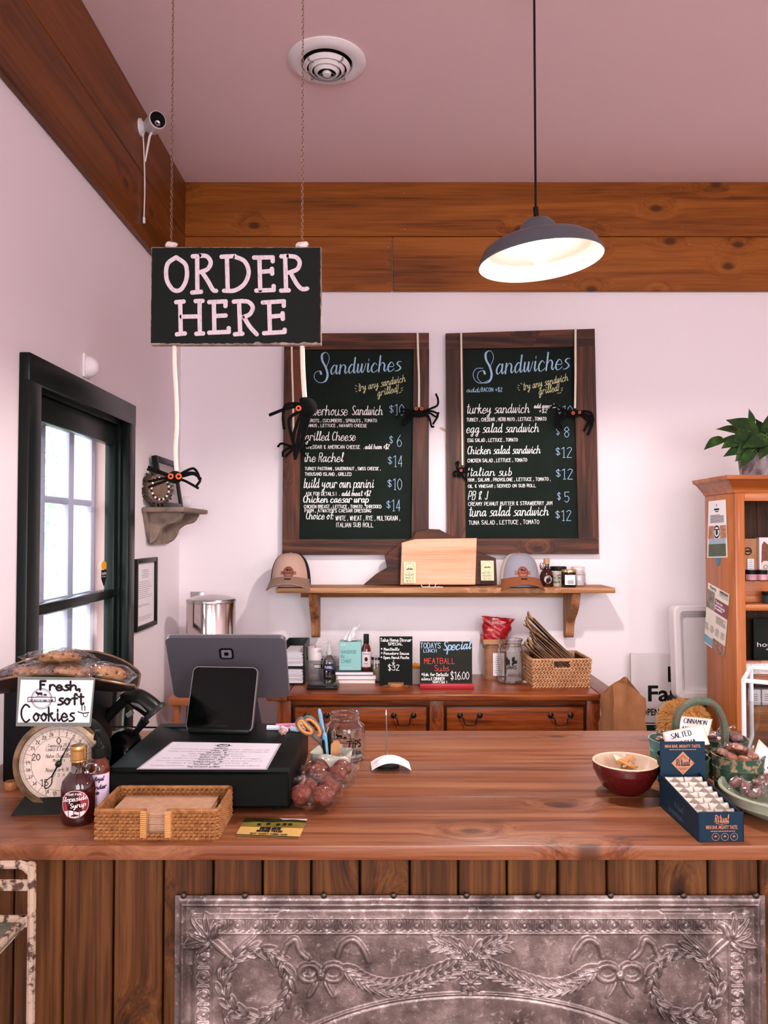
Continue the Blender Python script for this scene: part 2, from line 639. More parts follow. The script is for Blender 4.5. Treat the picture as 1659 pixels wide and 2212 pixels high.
class Ink:
    """flat strokes laid out in a 2-D frame, then carried onto a surface"""
    def __init__(self):
        self.v, self.f = [], []

    def stroke(self, pts, w, brush=None, sharp=False):
        pts = [Vector((p[0], p[1])) for p in pts]
        n = len(pts)
        if n == 1: pts = [pts[0], pts[0] + Vector((w * .1, 0))]; n = 2

        def wd(d):
            if brush is None or d.length < 1e-9: return w / 2
            return (w + (brush - w) * max(0.0, -d.y / d.length) ** 1.3) / 2
        if sharp or n == 2:
            for a, b in zip(pts[:-1], pts[1:]):
                d = b - a
                if d.length < 1e-9: continue
                nn = Vector((-d.y, d.x)).normalized() * wd(d)
                k = len(self.v)
                self.v += [a + nn, a - nn, b - nn, b + nn]
                self.f.append((k, k + 1, k + 2, k + 3))
            for i, p in enumerate(pts):
                d = (pts[min(i + 1, n - 1)] - pts[max(0, i - 1)])
                self.disc(p, wd(d), 6)
            return
        k = len(self.v)
        for i in range(n):
            d = pts[min(i + 1, n - 1)] - pts[max(0, i - 1)]
            nn = Vector((-d.y, d.x))
            nn = nn.normalized() * wd(d) if nn.length > 1e-9 else Vector((0, w / 2))
            self.v += [pts[i] + nn, pts[i] - nn]
        for i in range(n - 1):
            a = k + 2 * i
            self.f.append((a, a + 1, a + 3, a + 2))
        self.disc(pts[0], w / 2, 6)
        self.disc(pts[-1], w / 2, 6)

    def disc(self, p, r, n=16, ry=None):
        k = len(self.v)
        self.v += [Vector((p[0] + r * math.cos(2 * PI * i / n), p[1] + (ry or r) * math.sin(2 * PI * i / n))) for i in range(n)]
        self.f.append(tuple(range(k, k + n)))

    def ring(self, p, r, w, n=32, ry=None, a0=0, a1=2 * PI):
        pts = [(p[0] + r * math.cos(a0 + (a1 - a0) * i / n), p[1] + (ry or r) * math.sin(a0 + (a1 - a0) * i / n)) for i in range(n + 1)]
        self.stroke(pts, w)

    def rect(self, x0, y0, x1, y1):
        self.poly([(x0, y0), (x1, y0), (x1, y1), (x0, y1)])

    def poly(self, pts):
        k = len(self.v)
        self.v += [Vector((p[0], p[1])) for p in pts]
        self.f.append(tuple(range(k, k + len(pts))))

    def text(self, s, x0, y0, x1, h, w, slope=0.0, brush=None, slant=0.0, gap=1.5, jit=0.0, up=1):
        """s from x0 to x1 on baseline y0, capital height h, stroke width w; up=-1 when y grows downward"""
        lay, x = [], 0.0
        for ch in s:
            if ch == ' ':
                x += 3.6
                continue
            st, gw = glyph(ch)
            lay.append((x, st))
            x += gw + (gap * 1.15 if not ch.islower() else gap * 0.62)
        if not lay: return
        tot = max(x - gap * .5, 1e-6)
        kx = (x1 - x0) / tot
        ky = h / 7.0
        for gx, st in lay:
            jy = random.uniform(-jit, jit) * h
            for sm, pts in st:
                q = []
                for a, b in pts:
                    X = x0 + (gx + a) * kx + slant * b * ky
                    Yv = b * ky + jy
                    q.append((X, y0 + up * Yv + slope * (X - x0)))
                if sm: q = catmull([Vector((a, b)) for a, b in q], 4)
                if up < 0: q2 = [Vector((p[0], -p[1])) for p in q]
                self.stroke(q, w, brush if up > 0 else brush, sharp=not sm) if up > 0 else self._flip(q2, w, brush, not sm)

    def _flip(self, q, w, brush, sharp):
        k = len(self.v)
        self.stroke(q, w, brush, sharp)
        for i in range(k, len(self.v)):
            self.v[i] = Vector((self.v[i].x, -self.v[i].y))

    def lines(self, x0, x1, y0, y1, n, w, seed=1, centre=True, dens=0.9):
        """rows of print too small to read: broken word strokes"""
        rr = random.Random(seed)
        for i in range(n):
            y = y0 + (y1 - y0) * (i + .5) / n
            span = (x1 - x0) * rr.uniform(0.65, 1.0)
            a = (x0 + x1) / 2 - span / 2 if centre else x0
            e = a + span
            while a < e:
                l = (x1 - x0) * rr.uniform(0.03, 0.11)
                self.rect(a, y - w / 2, min(a + l, e), y + w / 2)
                a += l + (x1 - x0) * 0.018

    def mb(self, fn):
        # neighbouring strokes sit a hair apart so that overlaps never share a plane
        m = MB()
        m.v = [Vector(fn(p[0], p[1])) for p in self.v]
        m.f = list(self.f)
        u, v = self.v[0]
        o = Vector(fn(u, v)); e = 1e-3
        n = (Vector(fn(u + e, v)) - o).cross(Vector(fn(u, v + e)) - o)
        n = n.normalized() if n.length > 1e-15 else Vector((0, 0, 0))
        for k, f in enumerate(self.f):
            d = n * ((k % 13) * 1.6e-5)
            for i in f: m.v[i] = m.v[i] + d
        m.v = [tuple(p) for p in m.v]
        return m


def ink_part(name, ink, fn, m, parent, world=False, label=None):
    return part(name, ink.mb(fn), m, parent, world=world, smooth=0, label=label)


def font_mb(s, size, bold=0.0, spacing=1.0, align='LEFT', shear=0.0):
    """block print from the built-in face, as a flat mesh in XY (baseline at y = 0)"""
    cu = bpy.data.curves.new('t', 'FONT')
    cu.body = s
    cu.size = size
    cu.align_x = align
    cu.offset = bold
    cu.space_character = spacing
    cu.shear = shear
    cu.resolution_u = 3
    o = bpy.data.objects.new('t', cu)
    COL.objects.link(o)
    dg = bpy.context.evaluated_depsgraph_get()
    me = bpy.data.meshes.new_from_object(o.evaluated_get(dg))
    mb = MB()
    mb.v = [tuple(v.co) for v in me.vertices]
    mb.f = [tuple(p.vertices) for p in me.polygons]
    bpy.data.objects.remove(o)
    bpy.data.curves.remove(cu)
    bpy.data.meshes.remove(me)
    return mb


def fit_font(s, x0, x1, y0, h, bold=0.0, shear=0.0):
    """block print stretched to x0..x1, letter height h"""
    mb = font_mb(s, 1.0, bold, 1.0, 'LEFT', shear)
    xs = [p[0] for p in mb.v]
    a, b = min(xs), max(xs)
    mb.v = [(x0 + (p[0] - a) * (x1 - x0) / (b - a), y0 + p[1] * h / 0.70, 0.0) for p in mb.v]
    return mb


def merge(*mbs):
    r = MB()
    for m in mbs:
        k = len(r.v)
        r.v += m.v
        r.f += [tuple(i + k for i in q) for q in m.f]
    return r


def xf(mb, M):
    mb.v = [tuple(M @ Vector(p)) for p in mb.v]
    return mb


def jitter(mb, amp, sc, seed=0.0):
    out = []
    for p in mb.v:
        q = Vector(p) * sc + Vector((seed, seed * 1.7, seed * .3))
        d = mnoise.noise_vector(q)
        out.append((p[0] + d.x * amp, p[1] + d.y * amp, p[2] + d.z * amp))
    mb.v = out
    return mb


def round_logo(I, cx, cy, r, w):
    """the farm store's stamp: double ring, banner across, two cattle above"""
    I.ring((cx, cy), r, w)
    I.ring((cx, cy), r * .88, w * .6)
    I.rect(cx - r * 1.38, cy - r * .33, cx + r * 1.38, cy - r * .26)
    I.rect(cx - r * 1.38, cy + r * .10, cx + r * 1.38, cy + r * .17)
    I.rect(cx - r * 1.38, cy - r * .33, cx - r * 1.31, cy + r * .17)
    I.rect(cx + r * 1.31, cy - r * .33, cx + r * 1.38, cy + r * .17)
    # cow and pig
    I.poly([(cx - r * .45, cy + r * .62), (cx + r * .05, cy + r * .62), (cx + r * .1, cy + r * .38), (cx - r * .45, cy + r * .38)])
    I.poly([(cx - r * .6, cy + r * .72), (cx - r * .4, cy + r * .68), (cx - r * .42, cy + r * .45), (cx - r * .58, cy + r * .52)])
    for d in (-.42, -.3, -.05, .05):
        I.rect(cx + r * (d - .03), cy + r * .25, cx + r * (d + .03), cy + r * .4)
    I.disc((cx + r * .35, cy + r * .38), r * .18, 10, r * .1)
    I.rect(cx - r * .6, cy + r * .21, cx + r * .6, cy + r * .24)

# ================================================================== materials in common use
WALL = pm('wall_paint', '#efe5ea', 0.7, bump=0.02, bscale=90)
CEIL = pm('ceiling_paint', '#e8c8cc', 0.8, bump=0.02, bscale=60)
BEAM_X = wood('beam_wood_x', '#4c2606', '#804410', '#9c5a1e', 'X', 0.55, 0.75, 0.42, 0.1, 0.12, 22, 0.75)
BEAM_Y = wood('beam_wood_y', '#42220a', '#6c3a12', '#82491a', 'Y', 0.55, 0.75, 0.45, 0.1, 0.12, 22, 0.75)
PLANK_Z = wood('counter_plank_wood', '#261306', '#4c2a10', '#6a421e', 'Z', 1.0, 0.7, 0.5, 0.0, 0.3, 40, 0.8)
TOP_X = wood('worktop_wood', '#46200c', '#784226', '#946040', 'X', 0.8, 0.7, 0.38, 0.04, 0.3, 34, 0.9, .4)
FRAME_X = wood('board_frame_wood_x', '#200e08', '#3e2012', '#6e3e28', 'X', 0.9, 0.6, 0.5, 0, 0.15, 20, 0.9)
FRAME_Z = wood('board_frame_wood_z', '#200e08', '#3e2012', '#6e3e28', 'Z', 0.9, 0.6, 0.5, 0, 0.15, 20, 0.9)
SIDE_X = wood('sideboard_wood_x', '#3c1606', '#7a3614', '#9c5226', 'X', 1.6, 0.3, 0.3, 0.25, 0.12, 26, 1.2)
SIDE_Z = wood('sideboard_wood_z', '#3c1606', '#703214', '#8e4a22', 'Z', 1.6, 0.3, 0.3, 0.25, 0.12, 26, 1.2)
PINE_Z = wood('pine_wood_z', '#8a4218', '#aa5e2c', '#bc7440', 'Z', 0.7, 0.6, 0.4, 0.15, 0.06, 24, 0.7)
PINE_X = wood('pine_wood_x', '#8a4218', '#aa5e2c', '#bc7440', 'X', 0.7, 0.5, 0.4, 0.15, 0.06, 24, 0.9)
SHELF_X = wood('shelf_wood', '#6b3d22', '#9c6844', '#bd8c68', 'X', 1.0, 0.35, 0.6, 0, 0.2, 30, 1.0)
SHELF_Z = wood('bracket_wood', '#6b3d22', '#966240', '#b58460', 'Z', 1.0, 0.3, 0.6, 0, 0.2, 30, 1.0)
BLACK = pm('black_plastic', '#141615', 0.38)
BLACKM = pm('black_matt', '#0e110f', 0.7)
TRIMB = pm('black_trim_paint', '#0d1512', 0.3, bump=0.04, bscale=30)
WHITE = pm('white_plastic', '#e9e2e4', 0.4)
PAPER = pm('paper_white', '#efe8ee', 0.6)
STEEL = pm('steel', '#b8b4b4', 0.25, 1.0)
DKMETAL = pm('dark_bronze', '#2e2622', 0.4, 0.8)
INKB = pm('black_ink', '#14130f', 0.6)
CHALK = pm('chalk_white', '#f4f2f0', 0.8)
CHALKB = pm('chalk_blue', '#9dbfdc', 0.8)
CHALKY = pm('chalk_yellow', '#d6d3a0', 0.8)
CHALKR = pm('chalk_red', '#d84a44', 0.8)
KRAFT = pm('kraft_paper', '#b98a62', 0.75, var='#a87850', scale=30, bump=0.05)
CLEAR = glassy('clear_glass', '#f6f6f6', 0.05, 0.75)
FILM = glassy('clear_film', '#fbfbfc', 0.05, 0.5, 0.10, 1.0, 45)

# ================================================================== the room
XR, YF = 3.3, -2.6


def struct(name, mb, m, smooth=0, parent=None):
    o = part(name, mb, m, parent, smooth=smooth)
    if parent is None: o['kind'] = 'structure'
    return o


struct('floor', MB().b2((-2.2, YF, -0.1), (XR, YW, 0)), wood('floor_wood', '#4a2c1a', '#6a4530', '#805a40', 'Y', 0.8, 0.3))
struct('ceiling', MB().b2((XL - .15, YF - .12, ZT), (XR + .12, YW + .12, ZT + .1)), CEIL)
struct('wall_back', MB().b2((XL - .15, YW, 0), (XR, YW + .12, ZT)), WALL)
struct('wall_right', MB().b2((XR, YF, 0), (XR + .12, YW + .12, ZT)), WALL)
# left wall with the doorway
DY0, DY1, DZ1 = 2.045, 2.765, 1.885
wl = MB()
WT = .088
wl.b2((XL - WT, YF, 0), (XL, DY0, ZT)).b2((XL - WT, DY1, 0), (XL, YW, ZT)).b2((XL - WT, DY0, DZ1), (XL, DY1, ZT))
struct('wall_left', wl, WALL)
# front wall behind the camera, two shop windows
wf = MB()
z0, z1 = 0.78, 2.52
for a, b in ((XL - .15, -.87), (.67, 1.33), (2.87, XR + .12)):
    wf.b2((a, YF - .12, 0), (b, YF, ZT))
for a, b in ((-.87, .67), (1.33, 2.87)):
    wf.b2((a, YF - .12, 0), (b, YF, z0)).b2((a, YF - .12, z1), (b, YF, ZT))
struct('wall_front', wf, WALL)
for i, (a, b) in enumerate(((-.87, .67), (1.33, 2.87))):
    fr = MB()
    for p, q in (((a, z0), (a + .05, z1)), ((b - .05, z0), (b, z1)), ((a, z0), (b, z0 + .05)), ((a, z1 - .05), (b, z1)), (((a + b) / 2 - .02, z0), ((a + b) / 2 + .02, z1)), ((a, 1.63), (b, 1.67))):
        fr.b2((p[0], YF - .09, p[1]), (q[0], YF - .04, q[1]))
    w = struct('window_%d' % (i + 2), fr, TRIMB)
    part('pane', MB().b2((a + .03, YF - .068, z0 + .03), (b - .03, YF - .063, z1 - .03)), CLEAR, w, smooth=0)

# wooden beams: planks round the top of the walls
ZB0, ZB1 = 2.60, 2.853
t = thing('trim_1', 'two rows of orange pine planks along the top of the back wall', None, (0, YW, ZB0))
t['kind'] = 'structure'
xs = wp(847, 560, YW).x
for x0, x1, z0, z1 in ((XL + .02, XR, ZB1 + .002, ZT), (XL + .02, xs - .0015, ZB0, ZB1), (xs + .0015, XR, ZB0, ZB1)):
    part('plank', xf(MB().rbox(((x0 + x1) / 2, YW - .0125, (z0 + z1) / 2), (x1 - x0, .025, z1 - z0 - .001), .003, 1), Matrix.Identity(4)), BEAM_X, t, world=True)
nails = MB()
for px, py in ((425, 412), (872, 417), (875, 495), (1470, 409), (1473, 489), (878, 536), (838, 535), (838, 614), (843, 611), (1219, 616), (1489, 528), (634, 527), (700, 536), (390, 500), (1225, 520)):
    nails.ell(wp(px, py, YW - .0255), (.0022, .001, .0022), 6, 4)
part('nail', nails, STEEL, t, world=True, kind='stuff')
t = thing('trim_2', 'two rows of brown pine planks along the top of the left wall', None, (XL, 2.0, ZB0))
t['kind'] = 'structure'
for z0, z1 in ((ZB1 + .002, ZT), (ZB0, ZB1)):
    part('plank', MB().rbox((XL + .011, (YF + YW - .025) / 2, (z0 + z1) / 2), (.022, YW - .025 - YF, z1 - z0 - .001), .003, 1), BEAM_Y, t, world=True)
struct('baseboard_back', MB().b2((XL, YW - .015, 0), (XR, YW, .12)), WALL)

# ------------------------------------------------------------------ glazed black door in the left wall
D = thing('door_1', 'black framed glazed door in the left wall', None, (XL, (DY0 + DY1) / 2, 0))
D['kind'] = 'structure'
CW = .075
ft = MB()
ft.rbox((XL + .012, DY0 - CW / 2 + .008, (DZ1 + CW) / 2 - .005), (.03, CW, DZ1 + CW - .010), .004)
ft.rbox((XL + .012, DY1 + CW / 2 - .008, (DZ1 + CW) / 2 - .005), (.03, CW, DZ1 + CW - .010), .004)
ft.rbox((XL + .013, (DY0 + DY1) / 2, DZ1 + CW / 2 - .008), (.03, DY1 - DY0 + 2 * CW - .016, CW), .004)
part('casing', ft, TRIMB, D, world=True)
jb = MB()
jb.b2((XL - .05, DY0, 0), (XL, DY0 + .018, DZ1)).b2((XL - .05, DY1 - .018, 0), (XL, DY1, DZ1)).b2((XL - .05, DY0, DZ1 - .018), (XL, DY1, DZ1))
part('jamb', jb, TRIMB, D, world=True)
jb = MB()
jb.b2((XL - WT, DY0, 0), (XL - .0505, DY0 + .018, DZ1)).b2((XL - WT, DY1 - .018, 0), (XL - .0505, DY1, DZ1)).b2((XL - WT, DY0, DZ1 - .018), (XL - .0505, DY1, DZ1))
part('outer_jamb', jb, pm('porch_pink', '#e8bcb8', 0.7), D, world=True)
sx0, sx1 = XL - .048, XL - .012
sy0, sy1 = DY0 + .02, DY1 - .02
zr = 1.268
st = MB()
st.rbox(((sx0 + sx1) / 2, sy0 + .0325, DZ1 / 2), (sx1 - sx0, .065, DZ1 - .04), .004)
st.rbox(((sx0 + sx1) / 2, sy1 - .010, DZ1 / 2), (sx1 - sx0, .020, DZ1 - .04), .004)
part('stile', st, TRIMB, D, world=True)
rl = MB()
rl.rbox(((sx0 + sx1) / 2, (sy0 + sy1) / 2, DZ1 - .018 - .036), (sx1 - sx0 - .002, sy1 - sy0 - .01, .072), .004)
rl.rbox(((sx0 + sx1) / 2, (sy0 + sy1) / 2, zr), (sx1 - sx0 - .002, sy1 - sy0 - .01, .03), .004)
rl.rbox(((sx0 + sx1) / 2, (sy0 + sy1) / 2, .5), (sx1 - sx0 - .002, sy1 - sy0 - .01, .66), .004)
part('rail', rl, TRIMB, D, world=True)
for z0, z1 in ((.83, zr - .015), (zr + .015, DZ1 - .09)):
    part('pane', MB().b2((sx0 + .018, sy0 + .055, z0 - .01), (sx0 + .023, sy1 - .012, z1 + .01)), glassy('door_glass', '#f6fafa', 0.02, 0.12), D, world=True, smooth=0)
# security sticker on the glass
I = Ink()
c = lw(224, 1236, sx1 - .0)
gx = sx0 + .0235
def stick(y0, z0):
    def fn(a, b): return (gx + .0006, y0 + a, z0 + b)
    return fn
cs = lw(224, 1236, gx)
I.poly([(-.024, .010), (-.024, .030), (0, .042), (.024, .030), (.024, .010)])
ink_part('sticker_top', I, stick(cs.y, cs.z), pm('sticker_yellow', '#f0a818', 0.4), D, world=True)
I = Ink()
I.poly([(-.024, .008), (-.024, -.022), (0, -.050), (.024, -.022), (.024, .008)])
ink_part('sticker_shield', I, stick(cs.y, cs.z), BLACKM, D, world=True)
tx = merge(fit_font('SimpliSafe', -.020, .020, -.008, .009, .01), fit_font('Home Security', -.018, .018, -.017, .005, .0))
tx.v = [(gx + .0012, cs.y + p[0], cs.z + p[1]) for p in tx.v]
part('sticker_print', tx, PAPER, D, world=True, smooth=0)

# ------------------------------------------------------------------ beyond the door
OUTW = pm('porch_paint', '#b8b2cc', 0.6)
PW = thing('window_1', 'white porch window with muntins seen through the glazed door', None, (XL - .1, 2.4, .1))
PW['kind'] = 'structure'
XP = XL - WT - .016
for y in (2.065, 2.324, 2.542, 2.738):
    part('muntin', MB().rbox((XP, y, .95), (.03, .046, 1.88), .008), OUTW, PW, world=True)
for z in (.30, .92, 1.255, 1.587, 1.86):
    part('muntin', MB().rbox((XP, 2.405, z), (.025, .70, .022 if z != 1.255 else .05), .006), OUTW, PW, world=True)
solo('porch_post', MB().rbox((0, 0, 1.5), (.12, .22, 3.0), .006), pm('post_blue', '#b4bedc', .7), 'pale blue square porch post outside the glazed door', 'post', (-1.87, 4.66, -.3))
struct('ground', MB().b2((-30, -10, -.4), (-1.3, 40, -.3)), pm('yard_grass', '#8fae7c', 0.9, var='#a8b89a', scale=3))
LEAF2 = pm('yard_leaf', '#9cb8a4', 0.8, var='#b8ccb4', scale=2)
tr = thing('yard_tree', 'pale green leafy tree outside beyond the glazed door', 'tree', (-4.6, 9.4, -.3))
part('trunk', MB().tube([(0, 0, 0), (.05, 0, 1.2), (0, .1, 2.4), (.1, .1, 3.2)], [.16, .12, .1, .05], 10), pm('bark', '#6b5a4a', 0.9), tr)
lf = MB()
rr = random.Random(3)
for i in range(1500):
    a, b, r = rr.uniform(0, 2 * PI), rr.uniform(-1, 1), rr.uniform(.5, 1)
    s = math.sqrt(1 - b * b)
    p = Vector((1.0 * r * s * math.cos(a), 1.0 * r * s * math.sin(a), 2.5 + 1.7 * r * b))
    M = TR(p) @ Euler((rr.uniform(0, 6), rr.uniform(0, 6), rr.uniform(0, 6))).to_matrix().to_4x4()
    lf.add([(-.07, 0, 0), (0, -.035, .01), (.09, 0, 0), (0, .035, .01)], [(0, 1, 2, 3)], M)
part('crown', lf, LEAF2, tr, smooth=0, kind='stuff')
# closed patio parasol and a shed with a teal roof
p = lw(165, 1290, -2.0)
um = thing('patio_umbrella', 'dark teal closed parasol standing outside the glazed door', 'umbrella', (-2.0, p.y, -.3))
part('pole', MB().tube([(0, 0, 0), (0, 0, 2.75)], .02, 8), WHITE, um)
pr = [(0.02, 1.2), (.055, 1.25), (.075, 1.45), (.085, 1.7), (.08, 2.0), (.055, 2.35), (.02, 2.65), (0, 2.7)]
cn = MB().lathe(pr, 20)
cn.v = [(x * (1 + .18 * math.cos(8 * math.atan2(y, x))), y * (1 + .18 * math.cos(8 * math.atan2(y, x))), z) for x, y, z in cn.v]
part('canopy', cn, pm('parasol_cloth', '#3f7282', 0.8), um)
p = lw(125, 1400, -3.4)
sh = thing('garden_shed', 'small pale shed with a teal roof outside in the yard', 'shed', (-6.6, p.y + 6.0, -.3))
part('wall', MB().b2((-.9, -.7, 0), (.7, .7, 1.15)), OUTW, sh, smooth=0)
part('roof', MB().prism([(-1.0, 1.15), (.8, 1.15), (-.1, 1.6)], -.8, .8, RX(PI / 2)), pm('teal_roof', '#5fb0b4', 0.6), sh, smooth=0)
solo('leaning_pole', MB().tube([(0, 0, 0), (0.0, -.95, 2.6)], .012, 6), pm('grey_pole', '#7d9296', 0.6), 'thin grey pole leaning outside the glazed door', 'pole', (-2.6, 7.2, -.3))

# ================================================================== ceiling vent
pv = gp(706, 132, ZT)
t = thing('ceiling_vent', 'round white ceiling air vent with concentric rings', 'vent', pv)
R0 = .135
part('flange', MB().lathe([(R0, 0), (R0, -.004), (R0 * .93, -.012), (R0 * .80, -.016), (R0 * .66, -.012), (R0 * .64, 0.0)], 48), WHITE, t)
part('backing', MB().lathe([(R0 * .66, -.0015), (0, -.0015)], 40), BLACKM, t)
for k, (r, z) in enumerate(((.545, -.020), (.41, -.027), (.275, -.034))):
    part('ring', MB().lathe([(R0 * (r + .055), z), (R0 * (r - .02), z - .012), (R0 * (r - .035), z - .012), (R0 * (r + .03), z + .004), (R0 * (r + .055), z)], 40), WHITE, t)
part('hub', MB().lathe([(0, -.052), (R0 * .10, -.050), (R0 * .12, -.042), (R0 * .05, -.03), (R0 * .05, -.002)], 24), WHITE, t)
sp = MB()
for k in range(4):
    a = PI / 4 + k * PI / 2
    sp.box((R0 * .32, 0, -.026), (R0 * .6, .004, .012), RZ(a))
part('spoke', sp, STEEL, t)

# ================================================================== pendant lamps
SHADE = pm('lamp_shade_grey', '#5b5f66', 0.3, 0.35)
SHIN = pm('lamp_shade_inside', '#f6f1ea', 0.5)


def pendant(loc, label, tilt=(0, 0), power=30, hidden=False):
    """loc = centre of the shade opening"""
    t = thing('pendant_lamp', label, 'lamp', loc, group=None, rot=(tilt[0], tilt[1], 0))
    R = .178
    outer = [(R, 0), (R + .002, .003), (R * .945, .030), (R * .90, .042), (R * .80, .054), (R * .62, .064), (R * .44, .071), (R * .35, .078), (R * .31, .090), (R * .28, .106), (R * .22, .119), (R * .12, .126), (0, .127)]
    part('shade', MB().lathe(outer, 48), SHADE, t)
    inner = [(R, 0), (R * .925, .028), (R * .86, .040), (R * .82, .043), (R * .46, .058), (R * .43, .060), (R * .34, .066), (R * .30, .08), (R * .26, .100), (0, .116)]
    part('shade_lining', MB().lathe(inner, 48), SHIN, t)
    part('bulb', MB().lathe([(0, -.004), (.018, 0), (.030, .014), (.033, .03), (.026, .05), (.015, .07), (.014, .09)], 20), emit('bulb_glow', '#fff2e2', 16.0), t)
    I = WM[key(t)].inverted()
    a = WM[key(t)] @ Vector((0, 0, .125))
    b = Vector((a.x - (.004 if not hidden else 0), a.y, ZT))
    top = WM[key(t)] @ Vector((0, 0, .156))
    part('socket', MB().lathe([(.013, .122), (.013, .128), (.0075, .130), (.0075, .160), (.004, .162)], 16), BLACK, t)
    part('cord', MB().tube([I @ top, I @ (top + (b - top) * .5), I @ b], .0035, 8), BLACK, t)
    part('canopy', MB().lathe([(.055, 0), (.055, -.012), (.04, -.022), (0, -.022)], 24, M=I @ TR(b)), BLACK, t)
    l = bpy.data.lights.new('bulb_light', 'SPOT')
    l.spot_size = math.radians(168)
    l.spot_blend = .25
    l.energy = power
    l.color = (1.0, 0.90, 0.84)
    l.shadow_soft_size = .035
    o = bpy.data.objects.new('bulb_light', l)
    COL.objects.link(o)
    o.parent = t
    o.location = (0, 0, -.012)
    return t


cpt = wp(1168, 566, 2.2)
pendant(cpt, 'grey metal pendant lamp hanging lit over the counter', (0, math.radians(-5)), 58)
for x, y in ((2.25, .55), (-.25, -1.3), (1.1, -1.3)):
    pendant((x, y, 2.27), 'grey pendant lamp hung in the shop behind the viewer', (0, 0), 50, True)['group'] = 'pendant lamps outside the picture'

# ================================================================== counter
YF0, YB0 = 1.40, 2.205
XC0, XC1 = -1.95 + 1.02, 2.3
t = thing('service_counter', 'wooden service counter clad in vertical brown planks', 'counter', (.3, 1.8, 0))
YP = 1.432
edges = [-264, -178, -72, 30, 137, 245, 353, 460, 567, 672, 777, 885, 990, 1095, 1205, 1311, 1420, 1530, 1640, 1750, 1860, 1970, 2080, 2190, 2300]
ex = [wp(p, 1880, YP).x for p in edges]
for a, b in zip(ex[:-1], ex[1:]):
    dz = random.uniform(-.0015, .0015)
    part('plank', MB().rbox(((a + b) / 2, YP + .009 + dz, .446), (b - a - .0045, .018, .892), .0022, 1), PLANK_Z, t, world=True)
part('carcass', MB().b2((ex[0], YP + .022, .02), (ex[-1], 2.15, .893)), BLACKM, t, world=True, smooth=0)
t = thing('worktop', 'worn reddish wooden counter top of long boards', 'worktop', (.3, 1.8, ZC))
ys = [YF0, 1.655, 1.905, YB0]
for a, b in zip(ys[:-1], ys[1:]):
    part('board', MB().rbox(((ex[0] + ex[-1]) / 2, (a + b) / 2, ZC - .0135), (ex[-1] - ex[0], b - a - .0016, .027), .003, 2), TOP_X, t, world=True)

# ------------------------------------------------------------------ pressed tin panel on the counter front
PXM = YP / F
pc = wp(1014, 1929, YP)
PW_, PH_ = 1.078, .74
NX, NY = 800, 550
U, V = np.meshgrid(np.linspace(0, PW_, NX), np.linspace(0, PH_, NY))
d = np.minimum(np.minimum(U, PW_ - U), np.minimum(V, PH_ - V))
Hh = np.zeros_like(U)


def smooth(a, b, x):
    t = np.clip((x - a) / (b - a), 0, 1)
    return t * t * (3 - 2 * t)


def gauss(x, c, w): return np.exp(-((x - c) / w) ** 2)


Hh += .007 * gauss(d, .015, .0045) + .0045 * smooth(.026, .039, d) * (1 - smooth(.039, .043, d))
Hh -= .003 * smooth(.018, .026, d) * (1 - smooth(.028, .040, d))
Hh += .0025 * gauss(d, .0405, .0016) + .0042 * gauss(d, .0672, .0024)
# egg and dart
along = np.where(np.minimum(U, PW_ - U) < np.minimum(V, PH_ - V), V, U)
P = .0327
ph = ((along / P) % 1.0 - .5) * P
band = smooth(.0418, .0435, d) * (1 - smooth(.0628, .0645, d))
er = np.sqrt((ph / .0085) ** 2 + ((d - .0535) / .0095) ** 2)
Hh += band * (.0055 * np.exp(-(er / .60) ** 4) + .005 * np.exp(-((er - 1.12) / .15) ** 2))
ph2 = (((along / P) + .5) % 1.0 - .5) * P
Hh += band * .0035 * np.exp(-(ph2 / .0022) ** 2)


def leaf(cx, cy, ln, wd, ang, h=.005, rib=True):
    for m in (0, 1):
        x = cx if m == 0 else PW_ - cx
        a = ang if m == 0 else PI - ang
        ca, sa = math.cos(a), math.sin(a)
        R = max(ln, wd) * 1.6
        msk = (np.abs(U - x) < R) & (np.abs(V - cy) < R)
        p = (U[msk] - x) * ca + (V[msk] - cy) * sa
        q = -(U[msk] - x) * sa + (V[msk] - cy) * ca
        w = wd * np.sqrt(np.clip(1 - (p / ln) ** 2, 0.02, 1)) * (1 - .25 * p / ln)
        g = np.exp(-(q / w) ** 4) * (np.abs(p) < ln) * np.sqrt(np.clip(1 - (p / ln) ** 4, 0, 1))
        hh = h * g * (1 - (.55 * np.exp(-(q / (wd * .22)) ** 2) if rib else 0))
        Hh[msk] = np.maximum(Hh[msk], hh)


def pxu(px): return (px - 390) * PXM
def pxv(py): return (py - 1929) * PXM


# corner sprays
cu, cv = pxu(465), pxv(2022)
for k, (a, l) in enumerate(((-2.75, .022), (-2.25, .028), (-1.75, .026), (-3.35, .026), (-1.25, .018), (-3.8, .018))):
    leaf(cu + math.cos(a) * l, cv + math.sin(a) * l, l, .0095, a, .009)
leaf(pxu(490), pxv(2040), .034, .006, .72, .008, False)
leaf(pxu(540), pxv(2030), .038, .006, -.75, .006)
leaf(pxu(492), pxv(2072), .024, .005, 2.2, .006)
# wreath
wcx, wcy = pxu(562), pxv(2112)
for k in range(15):
    a = 2 * PI * k / 15
    for s in (-1, 1):
        aa = a + s * .06
        rr_ = .060 + s * .0075
        leaf(wcx + rr_ * math.cos(aa), wcy + rr_ * math.sin(aa), .0150, .0046, aa + PI / 2 - s * .42, .0095)
    leaf(wcx + .060 * math.cos(a), wcy + .060 * math.sin(a), .014, .0016, a + PI / 2, .0060, False)
